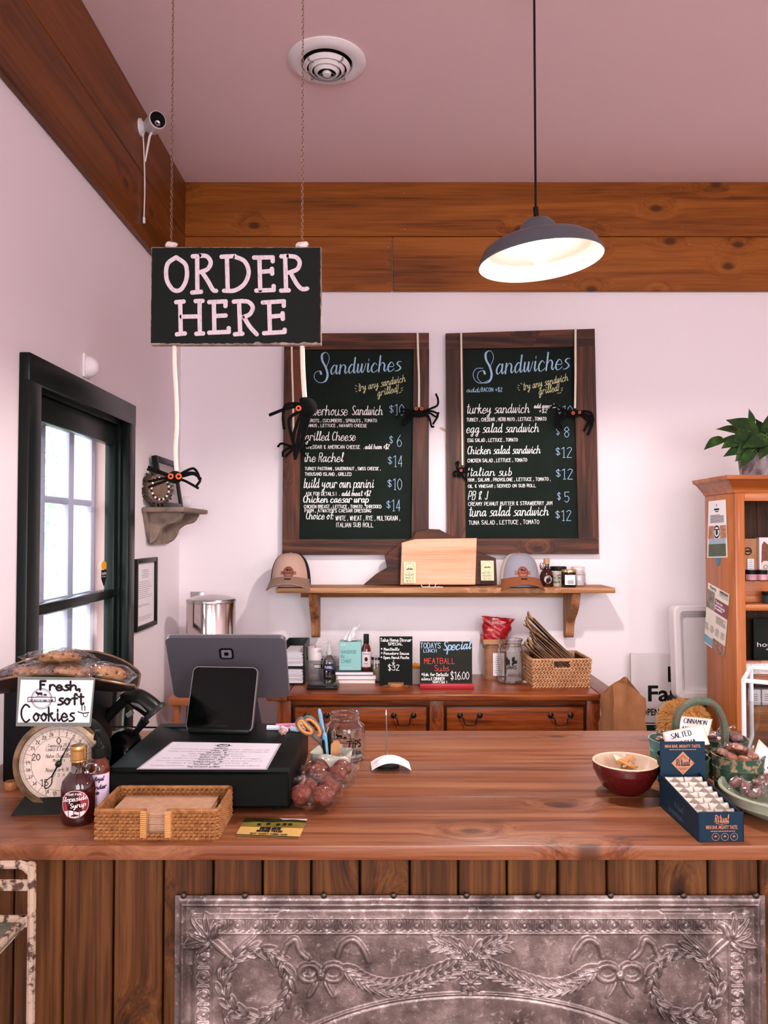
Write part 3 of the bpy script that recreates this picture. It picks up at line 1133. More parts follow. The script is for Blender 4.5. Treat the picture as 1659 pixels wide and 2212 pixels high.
# bow
bx, by = pxu(700), pxv(2094)
for s in (-1, 1):
    for k in range(14):
        a = 2 * PI * k / 14
        leaf(bx + s * .022 + .018 * math.cos(a), by - .004 + .014 * math.sin(a), .009, .005, a + PI / 2, .006, False)
    leaf(bx + s * .016, by + .026, .020, .006, PI / 2 - s * .5, .006)
leaf(bx, by, .008, .008, 0, .009, False)
# ribbons
for pts in (((628, 2030), (645, 2020), (655, 2045), (672, 2060)), ((735, 2055), (745, 2030), (768, 2020), (788, 2040), (800, 2065)), ((628, 2030), (615, 2055), (600, 2048))):
    cp = catmull([Vector((a, b, 0)) for a, b in pts], 6)
    for a, b in zip(cp[:-1], cp[1:]):
        an = math.atan2(b.y - a.y, b.x - a.x)
        leaf(pxu((a.x + b.x) / 2), pxv((a.y + b.y) / 2), .008, .0048, an, .0055, False)
# laurel garland to the middle
cp = catmull([Vector((a, b, 0)) for a, b in ((760, 2088), (800, 2112), (850, 2122), (900, 2110), (950, 2092), (1000, 2070), (1055, 2035), (1100, 2028))], 3)
for k, (a, b) in enumerate(zip(cp[:-1], cp[1:])):
    an = math.atan2(b.y - a.y, b.x - a.x)
    for s in (-1, 1):
        x, y = pxu(a.x) - math.sin(an) * s * .008, pxv(a.y) + math.cos(an) * s * .008
        leaf(x + .003 * s, y, .0165, .0052, an + s * .48, .0100)
    leaf(pxu((a.x + b.x) / 2), pxv((a.y + b.y) / 2), .011, .0016, an, .0060, False)
# rosette
rx, ry = pxu(1014), pxv(2108)
for k in range(8):
    a = 2 * PI * k / 8
    leaf(PW_ / 2 + .014 * math.cos(a), ry + .014 * math.sin(a), .011, .0055, a, .007)
leaf(PW_ / 2, ry, .006, .006, 0, .008, False)
leaf(PW_ / 2, pxv(2025), .016, .009, PI / 2, .005)
# swags under the wreath and central oval cartouche
for k in range(12):
    leaf(pxu(498) + .006 * math.sin(k), pxv(2170) + k * .02, .013, .006, PI / 2 + .4 * (-1) ** k, .006)
ov = np.sqrt(((U - PW_ / 2) / .41) ** 2 + ((V - PH_ * .5 - .01) / (PH_ * .5 + .01 - pxv(2133))) ** 2)
Hh += .004 * np.exp(-((ov - 1) / .010) ** 2) + .003 * (1 - smooth(.96, 1.0, ov))
rs = np.random.RandomState(5)
# dents and uneven sheet
for _ in range(60):
    x, y, s = rs.uniform(0, PW_), rs.uniform(0, PH_), rs.uniform(.01, .05)
    Hh += rs.uniform(-.0014, .0012) * np.exp(-((U - x) ** 2 + (V - y) ** 2) / s ** 2)
Hh += rs.normal(0, .00012, Hh.shape)
Hh[d < .004] = 0
tin = MB()
px0 = pc.x - PW_ / 2
vs = np.stack([px0 + U, YP - .0095 - Hh, pc.z - V], -1).reshape(-1, 3)
idx = np.arange(NX * NY).reshape(NY, NX)
fs = np.stack([idx[:-1, :-1], idx[1:, :-1], idx[1:, 1:], idx[:-1, 1:]], -1).reshape(-1, 4)
TIN, nt, b = newmat('pressed_tin')
L = nt.links.new
tc = nd(nt, 'ShaderNodeTexCoord')
n1 = nd(nt, 'ShaderNodeTexNoise'); n1.inputs['Scale'].default_value = 9; n1.inputs['Detail'].default_value = 8; n1.inputs['Roughness'].default_value = .7
n2 = nd(nt, 'ShaderNodeTexNoise'); n2.inputs['Scale'].default_value = 75; n2.inputs['Detail'].default_value = 9; n2.inputs['Roughness'].default_value = .7; n2.inputs['Distortion'].default_value = .4
L(tc.outputs['Object'], n1.inputs['Vector']); L(tc.outputs['Object'], n2.inputs['Vector'])
r1 = nd(nt, 'ShaderNodeValToRGB')
r1.color_ramp.elements[0].position = .34; r1.color_ramp.elements[0].color = C('#4c4240')
r1.color_ramp.elements[1].position = .70; r1.color_ramp.elements[1].color = C('#c6b6b2')
x = r1.color_ramp.elements.new(.52); x.color = C('#857672')
L(n1.outputs[0], r1.inputs[0])
r2 = nd(nt, 'ShaderNodeValToRGB')
r2.color_ramp.elements[0].position = .56; r2.color_ramp.elements[0].color = (0, 0, 0, 1)
r2.color_ramp.elements[1].position = .66; r2.color_ramp.elements[1].color = (1, 1, 1, 1)
L(n2.outputs[0], r2.inputs[0])
mx = nd(nt, 'ShaderNodeMix', data_type='RGBA')
sc_ = nd(nt, 'ShaderNodeMath', operation='MULTIPLY'); sc_.inputs[1].default_value = .6
L(r2.outputs[0], sc_.inputs[0]); L(sc_.outputs[0], mx.inputs[0])
L(r1.outputs[0], mx.inputs[6]); mx.inputs[7].default_value = C('#d8cccb')
L(mx.outputs[2], b.inputs['Base Color'])
b.inputs['Metallic'].default_value = .65
b.inputs['Roughness'].default_value = .36
bp = nd(nt, 'ShaderNodeBump'); bp.inputs['Strength'].default_value = .35; bp.inputs['Distance'].default_value = .002
L(n2.outputs[0], bp.inputs['Height']); L(bp.outputs[0], b.inputs['Normal'])
t = thing('tin_panel', 'embossed silver pressed tin panel nailed to the counter front', 'panel', (pc.x, YP, pc.z - PH_))
me = bpy.data.meshes.new('sheet')
I4 = WM[key(t)].inverted()
off = np.array([I4[0][3], I4[1][3], I4[2][3]])
me.vertices.add(len(vs)); me.vertices.foreach_set('co', (vs + off).ravel())
me.loops.add(len(fs) * 4); me.loops.foreach_set('vertex_index', fs.ravel())
me.polygons.add(len(fs)); me.polygons.foreach_set('loop_start', np.arange(0, len(fs) * 4, 4))
me.polygons.foreach_set('use_smooth', np.ones(len(fs), bool))
me.update(calc_edges=True); me.validate()
me.materials.append(TIN)
so = bpy.data.objects.new('sheet', me); COL.objects.link(so); so.parent = t
NAIL = pm('panel_nail', '#4a423e', 0.4, 0.8)
for px in (398, 530, 700, 850, 1007, 1161, 1317, 1474, 1630):
    q = wp(px, 1929, YP - .005)
    part('nail', MB().ell((q.x, YP - .011, q.z - .002), (.006, .004, .006), 10, 6), NAIL, t, world=True)
for px, sg in ((394, 1), (1636, 1)):
    for k in range(3):
        q = wp(px, 2090, YP - .005)
        part('nail', MB().ell((q.x, YP - .011, q.z - k * .16), (.006, .004, .006), 10, 6), NAIL, t, world=True)

# ================================================================== order sign on chains
YS = 1.90
SGN = pm('sign_black_paint', '#0b120e', 0.6)
EDGE = pm('sign_bare_edge', '#a98f86', 0.8, var='#6e5a52', scale=40)
a, b = wp(326, 533, YS), wp(694, 745, YS)
t = thing('order_sign', 'black wooden ORDER HERE sign hanging on two chains', 'sign', ((a.x + b.x) / 2, YS + .01, b.z))
cx, cz = (a.x + b.x) / 2, (a.z + b.z) / 2
part('board', MB().rbox((cx, YS + .010, cz), (b.x - a.x, .020, a.z - b.z), .003, 2), EDGE, t, world=True)
# painted face with a rubbed, uneven edge
I = Ink()
W_, H_ = b.x - a.x, a.z - b.z
pts = []
rr = random.Random(5)
for (x0, y0), (x1, y1), n in (((-.5, -.5), (.5, -.5), 60), ((.5, -.5), (.5, .5), 34), ((.5, .5), (-.5, .5), 60), ((-.5, .5), (-.5, -.5), 34)):
    for k in range(n):
        f = k / n
        i = rr.uniform(.0016, .0034) + (.003 * rr.random() if y0 == y1 == -.5 and f > .6 else 0)
        x, y = (x0 + (x1 - x0) * f) * W_, (y0 + (y1 - y0) * f) * H_
        pts.append((max(-W_ / 2 + i, min(W_ / 2 - i, x)), max(-H_ / 2 + i * 1.4, min(H_ / 2 - i, y))))
I.poly(pts)
ink_part('painted_face', I, lambda u, v: (cx + u, YS - .0006, cz + v), SGN, t, world=True)
SC = 420 / 1602.0


def sg(p): return (300 + p[0] * SC, 500 + p[1] * SC)


I = Ink()
LET = [
 ('c', [(307, 212), (235, 270), (228, 390), (280, 478), (345, 478), (392, 390), (385, 275), (307, 212)]),
 ('l', [(445, 205), (520, 200)]), ('l', [(480, 205), (482, 495)]), ('l', [(440, 503), (512, 497)]),
 ('c', [(500, 198), (560, 205), (592, 255), (565, 310), (505, 335)]), ('c', [(520, 335), (570, 410), (610, 480), (638, 490)]),
 ('l', [(682, 208), (790, 203)]), ('l', [(725, 205), (732, 485)]), ('c', [(700, 488), (790, 485), (870, 430), (905, 335), (870, 245), (780, 203)]),
 ('l', [(950, 215), (1102, 213)]), ('l', [(1102, 213), (1103, 245)]), ('l', [(993, 215), (1000, 485)]), ('l', [(1010, 332), (1095, 325)]), ('l', [(1096, 308), (1098, 347)]), ('l', [(968, 487), (1110, 482)]), ('l', [(1110, 450), (1110, 482)]),
 ('l', [(1175, 205), (1235, 202)]), ('l', [(1205, 205), (1213, 485)]), ('l', [(1172, 487), (1234, 485)]),
 ('c', [(1230, 202), (1295, 212), (1325, 255), (1305, 310), (1235, 340)]), ('c', [(1250, 340), (1300, 430), (1345, 474), (1388, 470)]),
 ('l', [(308, 582), (368, 577)]), ('l', [(340, 580), (346, 842)]), ('l', [(314, 847), (378, 840)]), ('l', [(468, 574), (524, 572)]), ('l', [(500, 572), (502, 840)]), ('l', [(474, 843), (528, 840)]), ('l', [(350, 702), (500, 700)]),
 ('l', [(580, 582), (714, 576)]), ('l', [(714, 576), (713, 614)]), ('l', [(618, 580), (622, 832)]), ('l', [(630, 697), (714, 692)]), ('l', [(580, 834), (740, 827)]), ('l', [(740, 797), (740, 827)]),
 ('l', [(782, 578), (850, 573)]), ('l', [(825, 576), (835, 838)]), ('l', [(792, 847), (852, 842)]), ('c', [(845, 573), (905, 582), (938, 625), (915, 680), (855, 708)]), ('c', [(865, 705), (915, 785), (972, 848)]),
 ('l', [(1022, 585), (1192, 575)]), ('l', [(1194, 575), (1194, 612)]), ('l', [(1073, 582), (1080, 832)]), ('l', [(1085, 702), (1185, 692)]), ('l', [(1184, 674), (1186, 720)]), ('l', [(1032, 838), (1200, 828)]), ('l', [(1201, 810), (1200, 828)]),
]
for k, p in LET:
    q = [sg(x) for x in p]
    if k == 'c': q = catmull([Vector(x) for x in q], 6)
    I.stroke(q, 9.3, sharp=(k == 'l'))
    if k == 'l':
        for e in (q[0], q[-1]): I.disc(e, 4.9, 12)
ink_part('lettering', I, lambda u, v: wp(u, v, YS - .0012), pm('brushed_white', '#d8c6cf', 0.8, var='#8f8488', scale=90, thresh=(.52, .75), stretch=(2.2, 1, .6)), t, world=True)


def chain_mb(x, y, z0, z1, ln=.0105, r=.0009, w=.0026):
    """oval links, alternately turned"""
    m = MB()
    n = int((z1 - z0) / (ln * .78))
    for i in range(n + 1):
        z = z0 + (z1 - z0) * i / n
        pts = []
        for k in range(8):
            a = 2 * PI * k / 8
            pts.append((w * math.cos(a), 0, ln / 2 * math.sin(a)))
        m.tube(pts, r, 4, closed=True, M=TR(x, y, z) @ RZ(PI / 4 + (PI / 2 if i % 2 else 0)))
    return m


GOLD = pm('chain_brass', '#7e6854', 0.4, 0.9)
for px in (370, 653):
    q = wp(px, 525, YS + .01)
    part('chain', chain_mb(q.x, YS + .01, q.z + .003, ZT - .012), GOLD, t, world=True)
    k = wp(px, 533, YS + .01)
    part('knot', jitter(MB().ell((q.x, YS + .01, k.z + .003), (.016, .012, .010), 12, 8), .004, 80, px), pm('white_yarn', '#e6d9cf', 0.95, bump=.6, bscale=300), t, world=True)
    part('hook', MB().tube([(q.x, YS + .01, ZT), (q.x, YS + .01, ZT - .010)], .002, 6), GOLD, t, world=True)

# ================================================================== pipe-cleaner spiders
FUZZ = pm('black_chenille', '#0c0d0d', 0.95, bump=.9, bscale=500)
YARN = pm('cream_yarn', '#f0e4d2', 0.95, bump=.6, bscale=300)
ORNG = pm('orange_felt', '#e0622a', 0.7)


def fuzz(m, path, r, n, seed, ln=.004):
    rr = random.Random(seed)
    for i in range(n):
        k = rr.uniform(0, len(path) - 1.001)
        p = Vector(path[int(k)]).lerp(Vector(path[int(k) + 1]), k % 1)
        d = Vector((rr.uniform(-1, 1), rr.uniform(-1, 1), rr.uniform(-1, 1))).normalized()
        s = d.orthogonal().normalized() * .00018
        m.add([p + d * r * .8 + s, p + d * r * .8 - s, p + d * (r + ln * rr.random())], [(0, 1, 2)])


def spider(label, Y, body, br, legs, cord, lr=.0032, cr=.0033, eyes=None, rootz=None, shaggy=False):
    """body = px centre; legs = lists of px points; cord = px points from the top down"""
    c = wp(*body, Y)
    t = thing('toy_spider', label, 'spider', c, group='black pipe-cleaner spiders on cream yarn')
    bm_ = MB().ell(c, br, 18, 12)
    fuzz(bm_, [c, c + Vector((.0001, 0, 0))], max(br), 120, int(body[0]), .003)
    part('body', bm_, FUZZ, t, world=True)
    rr = random.Random(int(body[0]))
    for lg in legs:
        pts = [wp(p[0], p[1], Y + (p[2] if len(p) > 2 else 0)) for p in lg]
        pts = catmull([c.lerp(pts[0], .5)] + pts, 5)
        m = MB().tube(pts, lr, 7)
        m.ell(pts[-1], lr * 1.05, 8, 6)
        fuzz(m, pts, lr, 110 if shaggy else 40, int(lg[0][0]), .003)
        part('leg', m, FUZZ, t, world=True)
    for (ex, ey, r, yo) in (eyes or []):
        e = wp(ex, ey, Y - yo)
        M = TR(e) @ RX(PI / 2)
        part('eye', MB().lathe([(r * .45, .001), (r * .5, .002), (r * .95, .002), (r, 0), (r * .9, -.001)], 18, M=M), ORNG, t, world=True)
        part('pupil', MB().ell(e, (r * .5, .0014, r * .5), 12, 8), FUZZ, t, world=True)
    pts = catmull([wp(p[0], p[1], Y + (p[2] if len(p) > 2 else .003)) for p in cord], 8)
    m = MB().tube(pts, cr, 8)
    fuzz(m, pts, cr, 500 if shaggy else 60, 9, .004)
    part('cord', m, YARN, t, world=True)
    return t


spider('black toy spider on long cream yarn under the left of the ORDER HERE sign', YS + .01, (378, 1031), (.018, .016, .016),
       [[(352, 1024), (320, 1014)], [(350, 1020), (322, 1009, .01)], [(350, 1034), (322, 1040)], [(355, 1040), (322, 1052)],
        [(400, 1018), (418, 1012, .01), (428, 1024, .01), (430, 1034, .01)], [(402, 1022), (420, 1022), (433, 1034)], [(398, 1028), (418, 1024), (432, 1036), (424, 1050)], [(402, 1040), (422, 1051), (427, 1054)]],
       [(377, 747), (377, 790), (381, 860), (382, 920), (379, 970), (381, 1018)], .0034, .0054,
       [(369, 1029, .0072, .015), (386, 1029, .0078, .015)], shaggy=True)
spider('shaggy black toy spider hanging folded under the right of the ORDER HERE sign', YS + .01, (664, 880), (.024, .020, .024),
       [[(640, 878), (615, 884), (584, 896)], [(640, 872), (617, 876), (612, 900), (614, 925)], [(645, 890), (625, 905), (628, 935), (636, 968)], [(650, 895), (640, 920), (634, 945), (637, 985)],
        [(655, 900), (648, 925), (640, 970)], [(660, 900), (658, 925), (652, 950), (638, 990)], [(668, 900), (660, 930), (650, 965)], [(650, 862), (654, 880), (650, 905)]],
       [(653, 747), (654, 790), (656, 830), (658, 858)], .0042, .0060, [(645, 882, .0072, .018)], shaggy=True)
YB = YW - .055
spider('small black toy spider low on the left edge of the left menu board', YB, (638, 966), (.018, .016, .014),
       [[(622, 962), (608, 958), (601, 964)], [(624, 968), (612, 975), (611, 985)], [(655, 964), (672, 962)], [(650, 974), (660, 985)], [(628, 975), (618, 985)], [(650, 958), (664, 950)]],
       [(630, 745), (631, 800), (633, 860), (634, 950)], .0052, .0045)
spider('black toy spider with orange eyes on the right edge of the left menu board', YB, (905, 892), (.042, .016, .019),
       [[(932, 882), (945, 875), (946, 862), (942, 852)], [(932, 888), (946, 896), (936, 915)], [(928, 892), (942, 900), (947, 892)], [(926, 900), (932, 920), (936, 922)],
        [(880, 892), (866, 893), (858, 900)], [(882, 886), (868, 884)], [(880, 900), (870, 912), (872, 918)], [(885, 904), (876, 916)]],
       [(902, 719), (903, 760), (905, 820), (905, 880)], .0048, .0050, [(899, 883, .0075, .017), (911, 883, .0078, .017)])
spider('small black toy spider low on the left edge of the right menu board', YB, (996, 1017), (.017, .015, .017),
       [[(988, 1010), (990, 998), (986, 1000)], [(985, 1018), (980, 1022), (983, 1028)], [(1005, 1010), (1014, 1002)], [(1006, 1020), (1016, 1018)], [(1000, 1028), (1008, 1038)], [(988, 1026), (994, 1029)]],
       [(996, 718), (997, 800), (998, 900), (999, 1005)], .0052, .0045, [(996, 1016, .0062, .015)])
spider('black toy spider with spread legs on the right edge of the right menu board', YB, (1240, 893), (.036, .016, .017),
       [[(1262, 888), (1278, 893), (1280, 915), (1270, 938)], [(1260, 892), (1275, 905), (1276, 925)], [(1258, 898), (1270, 910), (1262, 930)], [(1265, 896), (1281, 902), (1281, 912)],
        [(1218, 886), (1202, 892), (1200, 915), (1208, 930)], [(1216, 892), (1206, 905), (1214, 925)], [(1220, 898), (1208, 912), (1200, 920)], [(1215, 884), (1200, 876), (1190, 880)]],
       [(1243, 710), (1243, 760), (1243, 820), (1242, 882)], .0052, .0050, [(1238, 892, .0078, .017), (1252, 891, .0065, .015)])

# ================================================================== menu chalkboards
SLATE = pm('chalkboard', '#0f1a15', 0.8, var='#1a241f', scale=5, thresh=(.4, .8))


def chalkboard(label, co, ci, thick=.032):
    """co / ci = pixel corners (tl, tr, br, bl) of the outer and inner frame"""
    Yf = YW - thick - .006
    O = [wp(*p, Yf) for p in co]
    N = [wp(*p, Yf) for p in ci]
    t = thing('menu_board', label, 'chalkboard', ((O[2].x + O[3].x) / 2, YW - .02, (O[2].z + O[3].z) / 2))
    # top and bottom rails run the full width, stiles between them
    k = lambda p, q, f: p.lerp(q, f)
    def atz(p, q, z):
        f = (z - p.z) / (q.z - p.z); return p.lerp(q, f)
    tl2, tr2 = atz(O[0], O[3], N[0].z), atz(O[1], O[2], N[1].z)
    bl2, br2 = atz(O[0], O[3], N[3].z), atz(O[1], O[2], N[2].z)
    rails = [('rail', [O[0], O[1], tr2, tl2], FRAME_X), ('rail', [bl2, br2, O[2], O[3]], FRAME_X), ('stile', [tl2, N[0], N[3], bl2], FRAME_Z), ('stile', [N[1], tr2, br2, N[2]], FRAME_Z)]
    for nme, q, m in rails:
        mb = MB()
        c = sum(q, Vector()) / 4
        q = [c + (p - c) * .9985 for p in q]
        n = 4
        vs = [(p.x, Yf, p.z) for p in q] + [(p.x, YW - .006, p.z) for p in q]
        mb.add(vs, [(3, 2, 1, 0), (4, 5, 6, 7), (0, 1, 5, 4), (1, 2, 6, 5), (2, 3, 7, 6), (3, 0, 4, 7)])
        part(nme, mb, m, t, world=True, smooth=0)
    mb = MB()
    Ys = YW - .018
    e = .02
    vs = [(N[0].x - e, Ys, N[0].z + e), (N[1].x + e, Ys, N[1].z + e), (N[2].x + e, Ys, N[2].z - e), (N[3].x - e, Ys, N[3].z - e)]
    vs += [(x, YW - .002, z) for x, y, z in vs]
    mb.add(vs, [(3, 2, 1, 0), (4, 5, 6, 7), (0, 1, 5, 4), (1, 2, 6, 5), (2, 3, 7, 6), (3, 0, 4, 7)])
    part('slate', mb, SLATE, t, world=True, smooth=0)
    return t, Ys - .0008


def put(ink, Ys, m, t, name='lettering'):
    ink_part(name, ink, lambda u, v: wp(u, v, Ys), m, t, world=True)


def swash(I, ox, oy, s, w, bw):
    """big looping capital S"""
    p = [(22, -8), (30, -30), (24, -44), (14, -40), (14, -26), (22, -10), (26, 8), (20, 22), (6, 24), (-4, 14), (-2, 2), (8, -2), (12, 6)]
    q = catmull([Vector((ox + a * s, -(oy + b * s))) for a, b in p], 6)
    I._flip(q, w, bw, False)


kb = 400 / 1659.0


def B1(x, y): return (560 + x * kb, 690 + y * kb)


t, Ys = chalkboard('left chalkboard sandwich menu, headed by powerhouse sandwich, in a dark wood frame',
    [(614, 720), (927, 719), (926, 1198), (609, 1199)], [(652, 755), (894, 754), (889, 1164), (646, 1165)])
I = Ink()
sw = dict(up=-1)
swash(I, *B1(510, 470), 1.05 * .9, 1.2, 4.6)
I.text('andwiches', *B1(640, 492), B1(1265, 0)[0], 34, 1.3, slope=-.055, brush=3.3, slant=.12, up=-1)
put(I, Ys, CHALKB, t)
I = Ink()
I.text('try any sandwich', *B1(885, 645), B1(1310, 0)[0], 15.5, 1.1, slope=-.21, up=-1, slant=.1)
I.text('grilled!', *B1(1060, 690), B1(1245, 0)[0], 15.5, 1.1, slope=-.24, up=-1, slant=.1)
for x, y in ((860, 590), (855, 615), (862, 640), (890, 575), (1230, 665), (1255, 660), (1272, 640), (1272, 620)):
    p = B1(x, y); I.stroke([p, (p[0] + 3.5, p[1] + (2 if x < 900 else -2.5))], 1.0)
put(I, Ys, CHALKY, t)
I = Ink()
for s, x0, y, x1, h, w, br in (
    ('Powerhouse', 400, 858, 790, 21, 1.15, 1.75), ('Sandwich', 830, 856, 1105, 20, 1.15, 1.75),
    ('grilled Cheese', 412, 1085, 862, 19, 1.15, 1.75), ('the Rachel', 395, 1275, 752, 19, 1.15, 1.75),
    ('build your own panini', 395, 1508, 1025, 20, 1.15, 1.75), ('Chicken caesar wrap', 395, 1640, 975, 14.5, 1.3, 2.2), ('Choice of:', 420, 1790, 662, 16, 1.15, 1.75),
    ('add ham +$2', 948, 1160, 1165, 10, 1.1, 1.5), ('add meat +$2', 740, 1580, 998, 11, 1.1, 1.6)):
    I.text(s, *B1(x0, y), B1(x1, 0)[0], h, w, brush=br, slant=.15, up=-1)
for s, x0, y, x1, h in (
    ('CARROTS , CUCUMBERS , SPROUTS , TOMATO', 405, 920, 1056, 6.6), ('HUMMUS , LETTUCE , HAVARTI CHEESE', 405, 964, 966, 6.2),
    ('CHEDDAR & AMERICAN CHEESE  .', 420, 1158, 938, 7.4), ('TURKEY PASTRAMI , SAUERKRAUT , SWISS CHEESE ,', 410, 1350, 1088, 6.4),
    ('THOUSAND ISLAND , GRILLED', 410, 1400, 828, 6.8), ('ASK FOR DETAILS !  .', 418, 1578, 722, 7.4), ('CHICKEN BREAST , LETTUCE , TOMATO , SHREDDED', 402, 1690, 1096, 6.6),
    ("PARM , ATWATER'S CAESAR DRESSING", 408, 1727, 1005, 6.8), ('WHITE , WHEAT , RYE , MULTIGRAIN ,', 686, 1800, 1262, 9.5), ('ITALIAN SUB ROLL', 692, 1860, 1024, 9.2)):
    I.text(s, *B1(x0, y), B1(x1, 0)[0], h, 1.0, up=-1, jit=.04)
put(I, Ys, CHALK, t)
for s, x0, y, x1 in (('$10', 1168, 860, 1303), ('$ 6', 1168, 1135, 1284), ('$14', 1155, 1320, 1290), ('$10', 1152, 1526, 1284), ('$14', 1142, 1716, 1270)):
    I = Ink()
    a = B1(x0, y); bq = B1(x1, y)
    wd = bq[0] - a[0]
    I.text('$', a[0], a[1] - 7, a[0] + wd * .3, 13.5, 1.2, up=-1)
    I.text(s[1:].strip(), a[0] + wd * (.36 if ' ' not in s else .58), a[1], bq[0], 24, 1.2, up=-1)
    put(I, Ys, CHALKB, t, 'price')

kc = 380 / 1586.0


def B2(x, y): return (940 + x * kc, 690 + y * kc)


t, Ys = chalkboard('right chalkboard sandwich menu, headed by turkey sandwich, in a dark wood frame',
    [(963, 720), (1285, 710), (1294, 1197), (967, 1198)], [(1001, 754), (1239, 748), (1250, 1163), (1006, 1164)])
I = Ink()
swash(I, *B2(400, 470), 1.12 * .9, 1.2, 4.6)
p = catmull([Vector(B2(*q)) for q in ((430, 440), (370, 445), (342, 495), (365, 555), (420, 575), (490, 545))], 6)
I.stroke(p, 1.2)
I.text('andwiches', *B2(550, 495), B2(1205, 0)[0], 38, 1.3, slope=-.08, brush=3.3, slant=.12, up=-1)
put(I, Ys, CHALKB, t)
I = Ink()
I.text('try any sandwich', *B2(790, 640), B2(1198, 0)[0], 15.5, 1.1, slope=-.22, up=-1, slant=.1)
I.text('grilled!', *B2(935, 680), B2(1115, 0)[0], 15.5, 1.1, slope=-.22, up=-1, slant=.1)
for x, y in ((745, 590), (740, 612), (748, 632), (770, 575), (1100, 668), (1120, 668), (1135, 645), (1138, 625)):
    p = B2(x, y); I.stroke([p, (p[0] + 3.5, p[1] + (2 if x < 900 else -2.5))], 1.0)
put(I, Ys, CHALKY, t)
I = Ink()
for s, x0, y, x1, h, w, br in (
    ('turkey sandwich', 278, 848, 850, 20, 1.15, 1.75), ('egg salad sandwich', 282, 1022, 935, 19, 1.15, 1.75), ('Chicken salad sandwich', 292, 1215, 948, 17, 1.15, 1.75),
    ('Italian sub', 295, 1412, 684, 17, 1.15, 1.75), ('PB & J', 298, 1625, 472, 18, 1.3, 1.6), ('tuna salad sandwich', 300, 1775, 1022, 20, 1.2, 2.0),
    ('add avocado', 892, 800, 1090, 9.5, 1.0, 1.4), ('+$2', 935, 842, 1012, 8.5, 1.0, 1.0)):
    I.text(s, *B2(x0, y), B2(x1, 0)[0], h, w, brush=br, slant=.15, up=-1, slope=-.012)
for s, x0, y, x1, h in (
    ('TURKEY , CHEDDAR , HERB MAYO , LETTUCE , TOMATO', 284, 920, 1004, 7.4), ('EGG SALAD , LETTUCE , TOMATO', 294, 1105, 746, 7.2), ('CHICKEN SALAD , LETTUCE , TOMATO', 294, 1288, 830, 7.2),
    ('HAM , SALAMI , PROVOLONE , LETTUCE , TOMATO ,', 296, 1462, 1042, 7.0), ('OIL & VINEGAR ; SERVED ON SUB ROLL', 298, 1518, 910, 6.6), ('CREAMY PEANUT BUTTER & STRAWBERRY JAM', 300, 1680, 1058, 7.6),
    ('TUNA SALAD , LETTUCE , TOMATO', 304, 1850, 940, 8.6)):
    I.text(s, *B2(x0, y), B2(x1, 0)[0], h, 1.0, up=-1, jit=.04, slope=-.012)
put(I, Ys, CHALK, t)
I = Ink()
I.text('add:', *B2(284, 655), B2(405, 0)[0], 9.5, 1.2, up=-1, slant=.15)
I.text('BACON +$2', *B2(415, 650), B2(608, 0)[0], 8.4, 1.1, up=-1)
put(I, Ys, CHALKB, t, 'note')
for s, x0, y, x1 in (('$10', 1105, 870, 1245), ('$ 8', 1092, 1062, 1218), ('$12', 1090, 1245, 1240), ('$12', 1092, 1440, 1248), ('$ 5', 1104, 1648, 1216), ('$12', 1088, 1814, 1234)):
    I = Ink()
    a = B2(x0, y); bq = B2(x1, y)
    wd = bq[0] - a[0]
    I.text('$', a[0], a[1] - 6, a[0] + wd * .28, 14, 1.2, up=-1)
    I.text(s[1:].strip(), a[0] + wd * (.34 if ' ' not in s else .58), a[1], bq[0], 22, 1.2, up=-1)
    put(I, Ys, CHALKB, t, 'price')

# peeled patches of paint on the wall between the boards
solo('paint_patch', MB().prism([(0, 0), (.012, .006), (.03, -.004), (.036, -.02), (.016, -.012)], 0, .001, TR(wp(948, 925, YW)) @ RX(PI / 2)), pm('bare_plaster', '#cba892', 0.8), 'peeled patch of bare plaster on the wall between the menu boards', 'patch', smooth=0)

# ================================================================== small wall fittings
q = lw(184, 791, XL)
t = thing('motion_sensor', 'white wedge motion sensor above the glazed door', 'sensor', q)
part('base', MB().rbox((.004, 0, 0), (.008, .05, .075), .003), WHITE, t)
part('dome', xf(MB().ell((0, 0, 0), (.036, .023, .034), 16, 12), TR(.008, .002, -.002)), WHITE, t)
q = wp(400, 1083, YW)
t = thing('wall_button', 'round white sensor on a square plate above the corner shelf', 'sensor', q)
part('plate', MB().rbox((-.016, -.004, 0), (.014, .008, .07), .003), WHITE, t)
part('knob', MB().ell((.008, -.004, -.002), (.026, .016, .026), 18, 12), WHITE, t)
q = wp(427, 1284, YW)
t = thing('switch_plate', 'brushed steel switch plate on the wall above the bin', 'switch', q)
part('plate', MB().rbox((0, -.003, -.04), (.064, .006, .105), .002), STEEL, t)
part('toggle', MB().rbox((.006, -.008, -.01), (.006, .008, .012), .001), WHITE, t)

# security camera on the left beam
q = lw(303, 275, XL + .022)
t = thing('security_camera', 'white security camera with a black lens on the left beam', 'camera', q)
part('base_plate', MB().lathe([(.032, 0), (.032, .006), (.022, .012), (.012, .02), (0, .022)], 24, M=RY(PI / 2)), WHITE, t)
e = wp(350, 289, q.y - .06)
d = (e - (q + Vector((.05, -.01, 0))))
loc = Vector((.05, -.012, .002))
ax = Vector((.55, -.82, -.12)).normalized()
Mx = TR(loc) @ ax.to_track_quat('Z', 'Y').to_matrix().to_4x4()
part('arm', MB().tube([(.015, 0, 0), (.03, -.004, .004), loc + ax * .01], .008, 10), WHITE, t)
part('body', MB().lathe([(0, -.025), (.024, -.022), (.031, -.012), (.032, .04), (.032, .062), (.029, .066), (.0285, .062)], 28, M=Mx), WHITE, t)
lens = part('lens', MB().lathe([(.029, .060), (.0, .061)], 28, M=Mx), pm('lens_black', '#060a0c', 0.12), t)
